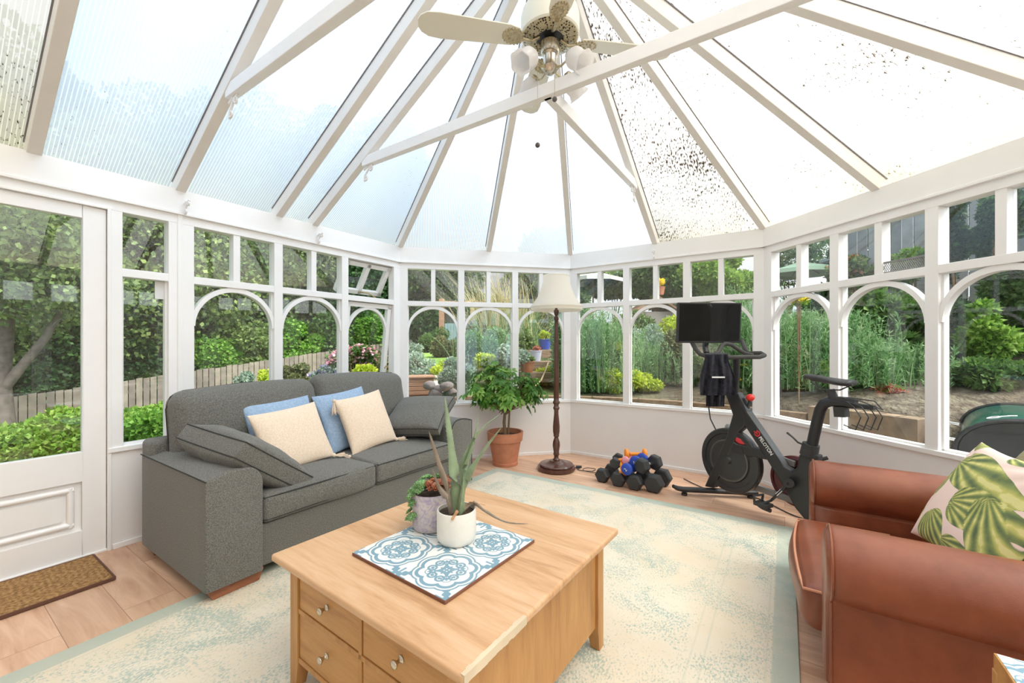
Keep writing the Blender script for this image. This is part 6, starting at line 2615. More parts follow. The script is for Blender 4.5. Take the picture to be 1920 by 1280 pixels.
# ---------------- trees behind the fence (a few crowns, shared by copies)
def tree(label, x, y, h, rad, n, leaf, mat, seed, bark=None, z=None, clear=0.3, group='trees beyond the garden fence', k=26):
    z0 = gz(x, y) if z is None else z
    t = thing('tree', label, 'tree', (x, y, z0), 0, group)
    rs = np.random.default_rng(seed)
    c = (x, y, z0 + h * (1 + clear) / 2)
    foliage('crown', c, (rad, rad, h * (1 - clear) / 2 * 1.1), n, leaf, mat, t, k=k, seed=seed, sub=0.36, W_=0.36, flat_bottom=0.9, droop=0.3)
    b = MB()
    b.tube([V(x, y, z0 - 0.3), V(x + rs.normal(0, .1), y, z0 + h * .3), V(x + rs.normal(0, .2), y, z0 + h * .7)], [0.035 * h * .8, 0.028 * h * .8, 0.010 * h], 10)
    for i in range(9):
        a = rs.uniform(0, 2 * PI)
        s = V(x, y, z0 + h * rs.uniform(0.25, 0.6))
        e = s + V(math.cos(a) * rad * .7, math.sin(a) * rad * .7, h * rs.uniform(.08, .25))
        b.tube([s, (s + e) / 2 + V(0, 0, h * .03), e], [0.011 * h, 0.007 * h, 0.003 * h], 6)
    b.build('trunk', M['bark'], t, smooth=60)
    return t
TL = [
    ('light green tree seen through the glazed door at far left', -14.6, 10.2, 9.5, 3.3, 'lf_tree2'),
    ('mid green tree behind the fence, right half of the door glass', -13.0, 12.0, 9.5, 3.2, 'lf_tree'),
    ('dense green tree seen through the narrow side window', -11.2, 13.0, 9.5, 3.1, 'lf_tree2'),
    ('tall tree in the left part of the first arched window', -10.4, 15.6, 10.5, 3.2, 'lf_tree'),
    ('yellowish tree in the right part of the first arched window', -8.3, 16.2, 9.5, 2.8, 'lf_tree2'),
    ('dark tree behind the second arched window', -6.6, 17.5, 10.0, 3.2, 'lf_dark'),
    ('green tree behind the open window sash', -4.9, 18.5, 9.5, 2.8, 'lf_tree'),
    ('dark tree in the left part of the rear windows', -3.2, 20.5, 8.5, 2.5, 'lf_dark'),
]
for i, (lb, x, y, h, r, mt) in enumerate(TL):
    tree(lb, x, y, h, r, 60000, 0.13, M[mt], 50 + i, clear=0.12, k=40)
TL2 = [
    ('tall dark tree in the second row behind the door glass', -19, 13, 13, 4.4), ('tall dark tree in the second row behind the side window', -17, 18, 13, 4.4),
    ('tall dark tree in the second row behind the first arch', -13.0, 21, 13, 4.4), ('tall dark tree in the second row behind the second arch', -9.0, 24, 12.5, 4.4),
    ('tall dark tree in the second row behind the opening sash', -5.0, 26, 11, 4.2), ('far dark tree at the extreme left', -20, 7, 12, 4.4),
]
proto = None
for i, (lb, x, y, h, r) in enumerate(TL2):
    if proto is None:
        proto = tree(lb, x, y, h, r, 34000, 0.28, M['lf_tree'], 90, z=-1.0, clear=0.08, group='second row of trees')
        for s_ in proto.children:
            pass
    else:
        dup(proto, (x, y, -1.0 + 0.1 * i), i * 1.3, lb)
# understorey shrubs directly behind the fence
for i, (px, Y, lb, mt) in enumerate(((250, 12.2, 'dark shrub above the fence in the narrow window', 'lf_dark'), (405, 13.0, 'bright green sapling above the fence at left of first arch', 'lf_bright'), (470, 13.4, 'fresh green shrub above the fence in the first arch', 'lf_tree2'),
                                     (565, 14.2, 'bright green shrub above the fence in the second arch', 'lf_bright'), (610, 14.8, 'green shrub at the right side of the second arch', 'lf_tree'), (690, 15.6, 'glossy green shrub behind the pink flowers', 'lf_bright'),
                                     (90, 11.0, 'dark shrub above the fence behind the door', 'lf_dark'))):
    p = at(px, 700, Y)
    bush('shrub', lb, p[0], Y, (1.05, 0.8, 0.9), 7000, 0.12, M[mt], seed=200 + i, z=gz(p[0], Y) + 0.55, k=16, W_=0.35)

# ---------------- left fence
def fence(name, label, A, Bp, zA, zB, hgt, bw=0.1, mat=None, group=None, capb=False):
    A = V(*A, 0); Bp = V(*Bp, 0)
    d = nrm(Bp - A)
    n = V(-d[1], d[0], 0)
    Ln = np.linalg.norm(Bp - A)
    t = thing(name, label, 'fence', (A[0], A[1], zA - hgt), 0, group)
    rs = np.random.default_rng(4)
    nb = int(Ln / (bw * 1.14))
    b = MB()
    for i in range(nb):
        s = i * bw * 1.14
        f = s / Ln
        zt = zA * (1 - f) + zB * f + rs.normal(0, 0.008)
        p = A + d * s
        o = n * rs.normal(0, 0.006)
        b.mi = int(rs.integers(0, 3))
        q0 = p + o
        q1 = p + d * bw + o
        vv = [q0 + V(0, 0, zt - hgt), q1 + V(0, 0, zt - hgt), q1 + n * 0.02 + V(0, 0, zt - hgt), q0 + n * .02 + V(0, 0, zt - hgt)]
        dz = (zB - zA) / Ln * bw
        vv += [q0 + V(0, 0, zt), q1 + V(0, 0, zt + dz), q1 + n * .02 + V(0, 0, zt + dz), q0 + n * .02 + V(0, 0, zt)]
        b.add(vv, [(0, 3, 2, 1), (4, 5, 6, 7), (0, 1, 5, 4), (1, 2, 6, 5), (2, 3, 7, 6), (3, 0, 4, 7)])
    b.build('fence_boards', mat, t, smooth=0)
    b = MB()
    for hz in (0.3, hgt - 0.3):
        b.bar(A + n * 0.045 + V(0, 0, zA - hgt + hz), Bp + n * 0.045 + V(0, 0, zB - hgt + hz), 0.04, 0.08, drop=0.5)
    b.build('fence_rail', mat[0], t, smooth=0)
    for s in np.arange(0, Ln, 2.4):
        f = s / Ln
        b = MB()
        p = A + d * s + n * 0.09
        zt = zA * (1 - f) + zB * f
        b.bar(p + V(0, 0, zt - hgt - 0.4), p + V(0, 0, zt - 0.05), 0.09, 0.09, up=(1, 0.2, 0), drop=0.5)
        b.build('fence_post', mat[0], t, smooth=0)
    return t
fm = [plain('fence_board_%s' % nme, col, 0.85, noise=0.2, nscale=5) for nme, col in (('grey', (0.20, 0.165, 0.14)), ('tan', (0.27, 0.225, 0.18)), ('pale', (0.24, 0.20, 0.165)))]
def ftop(px, Y):
    yy = 744 + (px - 25) * (-100 / 692)
    return at(px, yy, Y)
fa, fb = ftop(-60, 8.6), ftop(860, 17.5)
fence('board_fence', 'weathered close-board fence sloping up behind the left windows', (fa[0], fa[1]), (fb[0], fb[1]), fa[2], fb[2], 2.1, 0.12, fm)

# trunk in the left foreground beyond the door
t = thing('tree', 'thick grey trunk at the left edge of the glazed door', 'tree', (-9.0, 7.2, gz(-9.0, 7.2)))
b = MB()
x0, y0 = -9.0, 7.2
z0 = gz(x0, y0)
b.tube([V(x0, y0, z0 - .2), V(x0 + .03, y0, z0 + 1.2), V(x0 - .05, y0, z0 + 2.4), V(x0 + .15, y0, z0 + 4.2), V(x0 + .1, y0, z0 + 5.5)], [0.30, 0.22, 0.18, 0.12, 0.07], 12)
b.tube([V(x0, y0, z0 + 2.2), V(x0 + .6, y0 + .2, z0 + 3.2), V(x0 + 1.3, y0 + .3, z0 + 4.6)], [0.09, 0.06, 0.03], 8)
b.tube([V(x0, y0, z0 + 2.8), V(x0 - .6, y0 + .2, z0 + 3.8), V(x0 - 1.3, y0 + .3, z0 + 5.0)], [0.12, 0.09, 0.05], 8)
b.build('trunk', plain('grey_bark', (0.17, 0.14, 0.12), 0.9, noise=0.3, nscale=10, bmp=0.5, bscale=14), t, smooth=60)
foliage('crown', (x0 + 0.4, y0 + .3, z0 + 4.6), (2.2, 1.5, 2.0), 24000, 0.10, M['lf_tree2'], t, k=24, seed=8, W_=0.36, droop=0.3)

# box hedge outside the door and side window
ht = thing('box_hedge', 'clipped bright green hedge low outside the glazed door', 'hedge', (-4.2, 3.9, -0.3))
rs = np.random.default_rng(33)
n = 30000
A0, A1 = V(-5.2, 2.2, 0), V(-3.75, 5.0, 0)
dirh = nrm(A1 - A0)
nh = V(-dirh[1], dirh[0], 0)
Lh = np.linalg.norm(A1 - A0)
s = rs.uniform(0, Lh, n)
ang = rs.uniform(-0.1, PI + 0.1, n)
bulge = 1 + 0.12 * np.sin(s * 7.3) + 0.08 * np.sin(s * 13.1 + 1)
rr = 0.42 * bulge * (1 - 0.25 * rs.random(n) ** 2)
zz = 0.10 + np.sin(ang) * rr * 1.0 - 0.55 * (rs.random(n) < 0.45) * rs.random(n)
P = A0 + dirh * s[:, None] + nh * (np.cos(ang) * rr)[:, None]
P[:, 2] = zz
Nn = nh * np.cos(ang)[:, None] + np.array([0, 0, 1]) * np.sin(ang)[:, None]
v, q = leaf_quads(P, Nn, 0.045, 0.38, rs)
fast_mesh('foliage', v, q, M['lf_hedge'], ht, tint=np.clip(0.55 + rs.normal(0, 0.22, n), 0, 1))
b = MB()
for k in range(14):
    p = A0 + dirh * (Lh * (k + 0.5) / 14)
    b.tube([V(p[0], p[1], gz(p[0], p[1]) - .05), V(p[0] + .03, p[1], 0.15), V(p[0] - .08, p[1] + .05, 0.4)], [0.02, 0.015, 0.008], 6)
    b.tube([V(p[0], p[1], -.15), V(p[0] + .2, p[1] - .1, 0.2)], [0.012, 0.006], 6)
b.build('stem', M['stem'], ht)
ht2 = thing('box_hedge', 'rounded bright green bush outside the narrow side window', 'hedge', (-3.55, 4.45, -0.2))
foliage('foliage', (-3.62, 4.45, 0.12), (0.55, 0.5, 0.46), 14000, 0.05, M['lf_bright'], ht2, k=18, seed=35, W_=0.38)
b = MB()
for k in range(7):
    b.tube([V(-3.6, 4.45, -.25), V(-3.6 + rs.normal(0, .12), 4.45 + rs.normal(0, .12), 0.0), V(-3.6 + rs.normal(0, .22), 4.45 + rs.normal(0, .2), 0.3)], [0.02, 0.014, 0.006], 6)
b.build('stem', M['stem'], ht2)

# ---------------- plants in the left and centre views
def pbush(px, py_mid, Y, wpx, hpx, label, mat, n=5000, leaf=0.05, cat='shrub', seed=0, flowers=None, W_=0.3, name='shrub', k=14, bias=0.0):
    """place a shrub so that it fills about wpx x hpx pixels around (px, py) at distance Y; it stands on the ground"""
    sx = wpx / FPX * Y / 2
    c = at(px, py_mid, Y)
    hz = hpx / FPX * Y / 2
    zb_ = min(gz(c[0], Y), c[2] - hz)
    t = thing(name, label, cat, (c[0], Y, gz(c[0], Y)))
    zlow = gz(c[0], Y)
    top = c[2] + hz
    cz = (top + zlow) / 2 if top - zlow < 3 * hz else c[2]
    hz2 = max(hz, top - cz)
    foliage('foliage', (c[0], Y, cz), (sx, max(sx * .7, 0.15), hz2), n, leaf, mat, t, k=k, seed=seed, W_=W_, flat_bottom=0.95, bias=bias)
    b = MB()
    rs = np.random.default_rng(seed)
    for i in range(6):
        b.tube([V(c[0], Y, zlow - .05), V(c[0] + rs.uniform(-.4, .4) * sx, Y + rs.uniform(-.2, .2) * sx, cz), V(c[0] + rs.uniform(-.7, .7) * sx, Y + rs.uniform(-.4, .4) * sx, cz + hz2 * .6)], [(0.012 + .01 * sx) * min(1, sx / .15), 0.008 * min(1, sx / .15), 0.004 * min(1, sx / .15)], 5)
    b.build('stem', M['stem'], t)
    if flowers:
        fmat, fn, fs = flowers
        rs = np.random.default_rng(seed + 3)
        P, Nn, i, dep = blob_points(fn, (c[0], Y, cz), (sx * 1.03, max(sx * .72, .15), hz2 * 1.04), k, np.random.default_rng(seed + 1000), sub=0.38, flat_bottom=0.95, shell=0.05)
        keep = (P[:, 1] < Y + 0.1) & (P[:, 2] > cz - 0.25 * hz2)
        P, Nn = P[keep], Nn[keep]
        P = np.repeat(P, 6, 0) + rs.normal(0, fs * .35, (len(P) * 6, 3))
        v, q = leaf_quads(P, np.repeat(Nn, 6, 0), fs, 0.48, rs)
        fast_mesh('flowers', v, q, fmat, t, tint=rs.random(len(P)))
    return t

pbush(455, 712, 8.5, 40, 30, 'wispy grey-green plant in front of the fence, first arch', M['lf_silver'], 1500, 0.05, seed=301)
pbush(502, 708, 8.0, 34, 34, 'small lime green shrub at the foot of the first arch', M['lf_lime'], 2500, 0.05, seed=302)
pbush(562, 706, 7.5, 72, 50, 'rounded olive shrub at the foot of the second arch', M['lf_olive'], 7000, 0.045, seed=303)
pbush(612, 700, 7.0, 60, 40, 'purple lavender beside the olive shrub', M['lf_silver'], 3000, 0.045, seed=304, flowers=(M['fl_purple'], 260, 0.03), name='lavender')
pbush(668, 676, 6.5, 92, 50, 'pink flowering rose bush seen through the open casement', M['lf_tree'], 6000, 0.05, seed=305, flowers=(M['fl_pink'], 420, 0.045), name='rose_bush')
pbush(683, 703, 5.6, 52, 36, 'yellow-green euphorbia below the pink rose bush', M['lf_lime'], 3000, 0.05, seed=306)
pbush(724, 690, 6.0, 34, 70, 'yellow-leaved shrub at the right edge of the casement', M['lf_olive'], 3000, 0.05, seed=307)
# rear left facet
pbush(785, 690, 7.0, 70, 54, 'silver-grey cotton lavender at lower left of rear window', M['lf_silver'], 5000, 0.045, seed=310)
pbush(772, 662, 10.5, 44, 30, 'grey-green ground cover near the fence end', M['lf_silver'], 2500, 0.05, seed=311)
pbush(842, 655, 10.0, 66, 46, 'olive-brown shrub beyond the lawn', M['lf_olive'], 7000, 0.06, seed=312)
pbush(815, 645, 12.0, 60, 50, 'dark green shrub by the fence end', M['lf_tree'], 5000, 0.07, seed=313)
pbush(856, 700, 5.6, 74, 56, 'silver-green bush at the foot of the first rear mullion', M['lf_silver'], 7000, 0.04, seed=314)
pbush(826, 690, 6.8, 30, 26, 'small lime green plant beside the silver bush', M['lf_lime'], 1600, 0.04, seed=315)
pbush(918, 650, 7.6, 110, 90, 'feathery green shrub in the middle rear window', M['lf_grass'], 12000, 0.07, seed=316, W_=0.12)
pbush(888, 640, 8.6, 60, 60, 'purple-tinged lavender in the middle rear window', M['lf_silver'], 5000, 0.06, seed=317, flowers=(M['fl_purple'], 200, 0.03), name='lavender')
pbush(918, 676, 6.4, 56, 26, 'bright lime flowers above the indoor plant', M['lf_lime'], 3000, 0.05, seed=318)
pbush(962, 668, 6.2, 60, 50, 'variegated shrub behind the middle mullion', M['lf_silver'], 4500, 0.05, seed=319, bias=0.1)
pbush(1015, 608, 9.5, 100, 66, 'yellow-flowered broom bush behind the blue pot', M['lf_olive'], 10000, 0.05, seed=320, flowers=(M['fl_yellow'], 120, 0.03))
pbush(985, 650, 7.6, 40, 56, 'leafy shrub left of the lilac pot', M['lf_tree2'], 4000, 0.05, seed=321)
pbush(1032, 708, 6.5, 50, 40, 'low lime plant behind the lamp pole', M['lf_lime'], 3500, 0.04, seed=322)
pbush(1052, 650, 6.0, 30, 150, 'tall green plant between lamp pole and corner post', M['lf_grass'], 4000, 0.09, seed=323, W_=0.1)
pbush(905, 575, 14, 90, 50, 'tall blue-green conifer in the middle rear window', M['lf_dark'], 7000, 0.12, seed=324)
pbush(800, 605, 15, 80, 60, 'dark shrub against the neighbouring house', M['lf_dark'], 6000, 0.14, seed=325)
pbush(1030, 520, 17, 120, 70, 'distant tree above the lampshade', M['lf_tree'], 9000, 0.16, seed=326)
pbush(1150, 530, 14, 160, 60, 'yellowish tree in the second rear facet top lights', M['lf_tree2'], 9000, 0.13, seed=327)
pbush(1250, 520, 11, 140, 110, 'blue-green shrub in the top lights left of the screen', M['lf_tree'], 12000, 0.10, seed=328)
pbush(1360, 520, 9, 150, 110, 'variegated yellow-green shrub above the screen', M['lf_hedge'], 14000, 0.08, seed=329, bias=0.15)
# ornamental grass plumes
gt = thing('pampas_grass', 'straw-coloured plume grass in the rear top lights', 'ornamental grass', (at(960, 640, 8.8)[0], 8.8, gz(0, 8.8)))
blades('plumes', at(950, 600, 8.8)[0], 8.8, 420, 2.0, 0.28, (-0.12, 0), 0.010, M['lf_straw'], gt, seed=5, area=(0.35, 0.2))
blades('leaf_blades', at(950, 600, 8.8)[0], 8.8, 900, 1.3, 0.35, (0, 0), 0.008, M['lf_grass'], gt, seed=6, area=(0.4, 0.25))
# tall rosemary / lavender banks behind the rear right and right facets
def clump(px, Y, n, h, label, mat='lf_grass', name='tall_grass', seed=0, area=(0.28, 0.22), sp=0.16, w_=0.006):
    x = at(px, 700, Y)[0]
    t = thing(name, label, 'tall grass', (x, Y, gz(x, Y)), 0)
    blades('leaf_blades', x, Y, int(n * 0.25), h, sp, (0, 0), w_ * 0.7, M[mat], t, seed=seed, area=area)
    # feathery side leaves along upright stems
    rs = np.random.default_rng(seed + 500)
    m = max(60, int(n * 0.22))
    z0 = gz(x, Y)
    bx = x + rs.normal(0, area[0], m)
    by = Y + rs.normal(0, area[1], m)
    hh = h * rs.uniform(0.5, 1.05, m)
    a = rs.uniform(0, 2 * PI, m)
    ln = np.abs(rs.normal(0, sp, m))
    K = 70
    tt = rs.uniform(0.05, 1.0, (m, K))
    px_ = bx[:, None] + (np.cos(a) * ln * hh)[:, None] * tt ** 1.6
    py_ = by[:, None] + (np.sin(a) * ln * hh)[:, None] * tt ** 1.6
    pz_ = z0 + hh[:, None] * tt
    P = np.stack([px_, py_, pz_], -1).reshape(-1, 3)
    Nn = np.zeros_like(P)
    Nn[:, 2] = 1.6
    v, q = leaf_quads(P, Nn, 0.055, 0.09, rs)
    ti = np.repeat(rs.normal(0.5, 0.2, m), K) + rs.normal(0, 0.12, m * K)
    fast_mesh('feathery_leaves', v, q, M[mat], t, tint=np.clip(ti, 0, 1))
    return t
clump(1105, 6.05, 1500, 1.15, 'tall upright green stems in the first bay right of the lamp', seed=11, area=(0.2, 0.25), w_=0.008)
clump(1142, 6.1, 700, 0.95, 'green stems at the right side of the same bay', seed=12, area=(0.18, 0.25), w_=0.008)
clump(1222, 6.4, 450, 0.7, 'loose green stems in the middle bay of the rear right facet', seed=13, area=(0.22, 0.25), w_=0.008)
clump(1400, 5.45, 1000, 1.2, 'green stems right of the screen', seed=14, area=(0.16, 0.2), w_=0.008)
clump(1480, 4.8, 2200, 0.85, 'dense feathery green stems behind the saddle', seed=15, area=(0.22, 0.26), w_=0.007)
clump(1545, 4.7, 1900, 0.75, 'feathery green stems right of the saddle', seed=16, area=(0.2, 0.22), w_=0.007)
clump(1612, 4.4, 2200, 0.45, 'low spreading green stems above the stone wall', seed=17, area=(0.22, 0.2), w_=0.006, sp=0.3)
pbush(1140, 720, 5.8, 70, 50, 'yellow-green euphorbia at the sill, first bay right of lamp', M['lf_lime'], 5000, 0.045, seed=340)
pbush(1205, 720, 5.75, 70, 44, 'lime flowering plant at the sill, middle rear right bay', M['lf_lime'], 4000, 0.045, seed=341)
pbush(1095, 715, 5.85, 40, 50, 'dark green foliage low beside the corner post', M['lf_dark'], 3000, 0.05, seed=342)
pbush(1165, 655, 5.9, 26, 30, 'yellow flower head by the rear right mullion', M['lf_lime'], 900, 0.04, seed=343, flowers=(M['fl_yellow'], 60, 0.03))
pbush(1270, 660, 6.2, 60, 90, 'brownish shrub left of the towel', M['lf_olive'], 6000, 0.05, seed=344)
pbush(1255, 615, 8.5, 50, 44, 'yellow-leaved shrub by the pale shed', M['lf_lime'], 3500, 0.06, seed=345)
pbush(1400, 715, 4.9, 56, 60, 'dark green plant with yellow flowers behind the red knob', M['lf_tree'], 4500, 0.05, seed=346, flowers=(M['fl_yellow'], 60, 0.03))
pbush(1310, 700, 6.0, 60, 70, 'green shrub behind the towel', M['lf_tree2'], 4500, 0.05, seed=347)
pbush(1120, 640, 6.6, 110, 90, 'feathery blue-green shrub behind the stems right of the lamp', M['lf_grass'], 9000, 0.08, seed=350, W_=0.10)
pbush(1215, 645, 7.0, 70, 80, 'silver-green shrub in the middle bay of the rear right facet', M['lf_silver'], 6000, 0.06, seed=351, W_=0.14)
pbush(1190, 610, 8.0, 60, 60, 'tall grey-green shrub left of the pale shed', M['lf_tree2'], 5000, 0.07, seed=352, W_=0.2)
# right side bank
RB = [
    (1480, 470, 13.5, 150, 120, 'mid green shrub behind the green parasol', 'lf_tree', 9000, .08, None),
    (1600, 512, 6.4, 100, 60, 'photinia with reddish tips left of the vent grille', 'lf_tree2', 8000, .07, 'fl_red'),
    (1700, 500, 5.4, 90, 80, 'yellow-green rhododendron in front of the grey fence', 'lf_hedge', 6000, .07, None),
    (1545, 600, 5.6, 90, 120, 'glossy dark shrub behind the saddle', 'lf_dark', 9000, .07, None),
    (1660, 600, 4.9, 130, 120, 'rhododendron with long leaves in the second right bay', 'lf_tree', 11000, .09, None),
    (1715, 690, 4.5, 80, 80, 'low rhododendron beside the second right post', 'lf_tree', 5000, .09, None),
    (1800, 600, 4.4, 110, 120, 'dark ivy-like shrub in the third right bay', 'lf_dark', 10000, .07, None),
    (1850, 620, 4.0, 90, 90, 'bright green shrub in the middle of the third right bay', 'lf_hedge', 7000, .06, None),
    (1910, 560, 4.2, 130, 150, 'dark shrub at the far right edge', 'lf_dark', 11000, .07, None),
    (1860, 720, 3.7, 140, 60, 'low leafy plants behind the barbecue', 'lf_tree', 7000, .06, None),
    (1790, 440, 5.0, 50, 160, 'ivy climbing the left of the grey fence, third bay', 'lf_dark', 5000, .06, None),
    (1880, 430, 4.6, 90, 150, 'ivy over the grey fence at the far right', 'lf_dark', 8000, .06, None),
    (1980, 520, 4.0, 140, 260, 'dark shrub just beyond the right frame edge', 'lf_dark', 9000, .07, None),
]
for i, (px, py, Y, ww, hh, lb, mt, n, lf, fl_) in enumerate(RB):
    pbush(px, py, Y, ww, hh, lb, M[mt], n, lf, seed=400 + i, W_=0.28, flowers=(M[fl_], 90, 0.06) if fl_ else None)
pbush(1498, 563, 4.2, 22, 16, 'round yellow flower at the top of the first right arch', M['lf_hedge'], 300, 0.03, cat='flower', name='yellow_flower', seed=430, flowers=(M['fl_yellow'], 160, 0.025))
pbush(1665, 735, 4.0, 26, 18, 'rust-red flower head in the second right bay', M['lf_hedge'], 200, 0.03, cat='flower', name='red_flower', seed=431, flowers=(M['fl_red'], 120, 0.03))

# ---------------- retaining walls
def ringwall(name, label, d0, th0, th1, z0, z1, mat, cat='retaining wall', n=10, thick=0.09, courses=1):
    a = [math.radians(th0 + (th1 - th0) * i / n) for i in range(n + 1)]
    r = 2.42 + d0
    c = V(OX + r * math.cos(a[n // 2]), OY + r * math.sin(a[n // 2]), z0)
    t = thing(name, label, cat, c)
    hh = (z1 - z0) / courses
    for k in range(courses):
        b = MB()
        for i in range(n):
            p = V(OX + r * math.cos(a[i]), OY + r * math.sin(a[i]), z0 + k * hh + 0.003)
            q_ = V(OX + r * math.cos(a[i + 1]), OY + r * math.sin(a[i + 1]), z0 + k * hh + 0.003)
            b.bar(p, q_ + nrm(q_ - p) * 0.02, thick, hh - 0.006, drop=0)
        b.build('sleeper' if courses > 1 or mat is M['sleeper'] else 'stonework', mat, t, smooth=0, bevel=0.004)
    return t
ringwall('sleeper_wall', 'low timber sleeper wall outside the rear windows', 0.84, 126, 34, -0.15, 0.54, M['sleeper'], courses=4, n=9)
ringwall('stone_wall', 'low brown stone wall outside the right windows', 0.84, 33, 19, -0.15, 0.62, plain('brown_stone', (0.24, 0.17, 0.11), 0.9, noise=0.35, nscale=7, bmp=0.6, bscale=9), n=6, thick=0.16)

# ---------------- pots on the terraced steps
def step(px0, px1, py, Y, label, hh=0.14):
    a, c = at(px0, py, Y), at(px1, py, Y)
    t = thing('garden_step', label, 'garden step', ((a[0] + c[0]) / 2, Y, a[2] - hh), 0, 'timber steps up the bank')
    b = MB()
    b.box((a[0], Y - 0.04, a[2] - hh), (c[0], Y + 0.04, a[2]))
    b.box((a[0], Y, a[2] - 0.03), (c[0], Y + 0.5, a[2]))
    b.build('riser', M['sleeper'], t, smooth=0, bevel=0.004)
    return t
step(975, 1050, 699, 6.2, 'lowest timber step left of the lamp pole')
step(975, 1050, 678, 6.7, 'timber step just below the lilac pot')
step(985, 1050, 656, 7.2, 'topmost timber step carrying the blue pot')
def gpot(px, pytop, pybot, wpx, Y, mat, label, plant=None, pmat=None, name='plant_pot'):
    c = at(px, pybot, Y)
    h = (pybot - pytop) / FPX * Y
    r = wpx / FPX * Y / 2
    t = thing(name, label, 'plant pot', (c[0], Y, c[2]))
    b = MB()
    b.lathe([(r * .7, 0), (r * .95, h * .93), (r, h * .93), (r, h), (r * .88, h), (r * .85, h * .8)], 24, c)
    b.build('pot', mat, t, smooth=40)
    b = MB()
    b.lathe([(r * .86, h * .85), (0.001, h * .87)], 16, c)
    b.build('soil', M['soil'], t)
    if plant:
        foliage('foliage', (c[0], Y, c[2] + h + plant[1] * .8), (plant[0], plant[0], plant[1]), plant[2], 0.035, pmat, t, k=8, seed=int(px))
    return t
gpot(1022, 636, 655, 24, 7.30, M['blue_glaze'], 'cobalt blue glazed pot with yellow flowers on the top step', (0.10, 0.08, 900), M['lf_lime'])
gpot(1005, 657, 677, 23, 6.85, M['pale_glaze'], 'pale lilac square-looking pot below the blue one', (0.07, 0.04, 300), M['fl_red'])
gpot(988, 677, 698, 30, 6.35, M['terracotta'], 'terracotta trough on the lower step', (0.10, 0.05, 600), M['lf_hedge'])
gpot(1236, 538, 553, 22, 9.0, M['terracotta'], 'brown urn in the top lights left of the screen', (0.12, 0.14, 900), M['fl_yellow'])
# wooden half tub near the sofa
c = at(779, 722, 5.4)
t = thing('wooden_planter', 'reddish timber planter outside the rear window behind the sofa', 'planter', (c[0], c[1], gz(c[0], c[1])), 0.3)
MMp = Matrix.Translation((c[0], c[1], c[2] - 0.11)) @ rotz(0.3)
b = MB()
for k in range(4):
    b.box((-0.22, -0.16, k * .055), (0.22, 0.16, k * .055 + .05), MMp)
b.box((-0.24, -0.18, .215), (0.24, 0.18, .235), MMp)
b.box((-0.2, -0.14, -0.5), (0.2, 0.14, 0.0), MMp)
b.build('planter_box', M['deck'], t, smooth=0, bevel=0.004)
# stones
rs = np.random.default_rng(12)
for i, (px, py, ww, lb) in enumerate(((805, 722, 22, 'pale rock left of the rear garden stones'), (822, 728, 20, 'brown rock in the middle of the stone group'), (838, 724, 24, 'grey rock under the silver bush'), (848, 734, 20, 'reddish rock beside the first rear mullion'), (816, 738, 26, 'flat rock nearest the window sill'))):
    p = at(px, py, 5.0)
    t = thing('rock', lb, 'rock', (p[0], p[1], p[2] - 0.06), 0, 'rocks outside the rear window')
    b = MB()
    r = ww / FPX * 5.0 / 2
    b.sphere((0, 0, 0), r, 14, 10, (1.1, 0.9, 0.75))
    vv = b.v[0]
    K = rs.normal(0, 3 / r, (4, 3)) * .5
    for kk in K:
        vv += (np.sin(vv @ kk + kk[0])[:, None]) * nrm(kk) * r * .12
    b.v[0] = vv + p
    b.build('rock_body', M['stone'], t, smooth=25)
# gravel area + lawn strip
c = at(805, 680, 9.0)
lw = MB()
def patch(name, px0, px1, Y0, Y1, mat, kindlabel, cat, lift=0.04, n=14):
    vs_, q = [], []
    for i in range(n):
        Y = Y0 + (Y1 - Y0) * i / (n - 1)
        for j in range(n):
            px = px0 + (px1 - px0) * j / (n - 1)
            x = (px - 960) / FPX * Y
            vs_.append((x, Y, gz(x, Y) + lift))
    for i in range(n - 1):
        for j in range(n - 1):
            a = i * n + j
            q.append((a, a + 1, a + n + 1, a + n))
    o = fast_mesh(name, vs_, q, mat)
    tag(o, kindlabel, cat, kind='stuff')
    return o
patch('lawn', 745, 870, 7.6, 11.5, M['lawn'], 'strip of bright green mown lawn outside the rear window', 'lawn', 0.06)
patch('gravel', 750, 850, 5.75, 7.2, M['gravel'], 'pale gravel between the shrubs outside the rear window', 'gravel', 0.05)
# garden hose
t = thing('garden_hose', 'thin beige hose trailing down the steps by the lamp pole', 'hose', at(1020, 700, 6.0))
b = MB()
b.tube([at(1028, 680, 6.4), at(1024, 692, 6.15), at(1015, 712, 5.95), at(1000, 728, 5.8), at(985, 735, 5.7)], 0.012, 8)
b.build('hose_tube', M['hose'], t)

# ---------------- neighbouring house with slate roof
hc = at(880, 600, 20)
zg = gz(hc[0], 20)
t = thing('neighbour_house', 'brick house with grey slate roof behind the rear left windows', 'house', (hc[0], 20.0, zg))
b = MB()
xa, xb = at(795, 600, 20)[0], at(1000, 600, 20)[0]
b.box((xa, 19.5, 0.5), (xb, 25, 3.4))
b.build('brick_wall', M['brick'], t, smooth=0)
b = MB()
za = 3.3
b.prism([(19.1, za), (22.2, za + 2.6), (25.3, za), (25.3, za + .1), (22.2, za + 2.75), (19.1, za + .12)], (xa - .3, 0, 0), (0, 1, 0), (0, 0, 1), (1, 0, 0), 0, xb - xa + 0.6)
b.build('slate_roof', M['slate'], t, smooth=0)
b = MB()
b.box((xa - .3, 19.02, za - 0.12), (xb + .3, 19.12, za + .06))
b.build('gutter', M['outwhite'], t, smooth=0)
b = MB()
b.box((xa + 1.2, 19.42, 2.0), (xa + 2.2, 19.52, 3.0))
b.build('window', M['slate'], t, smooth=0)
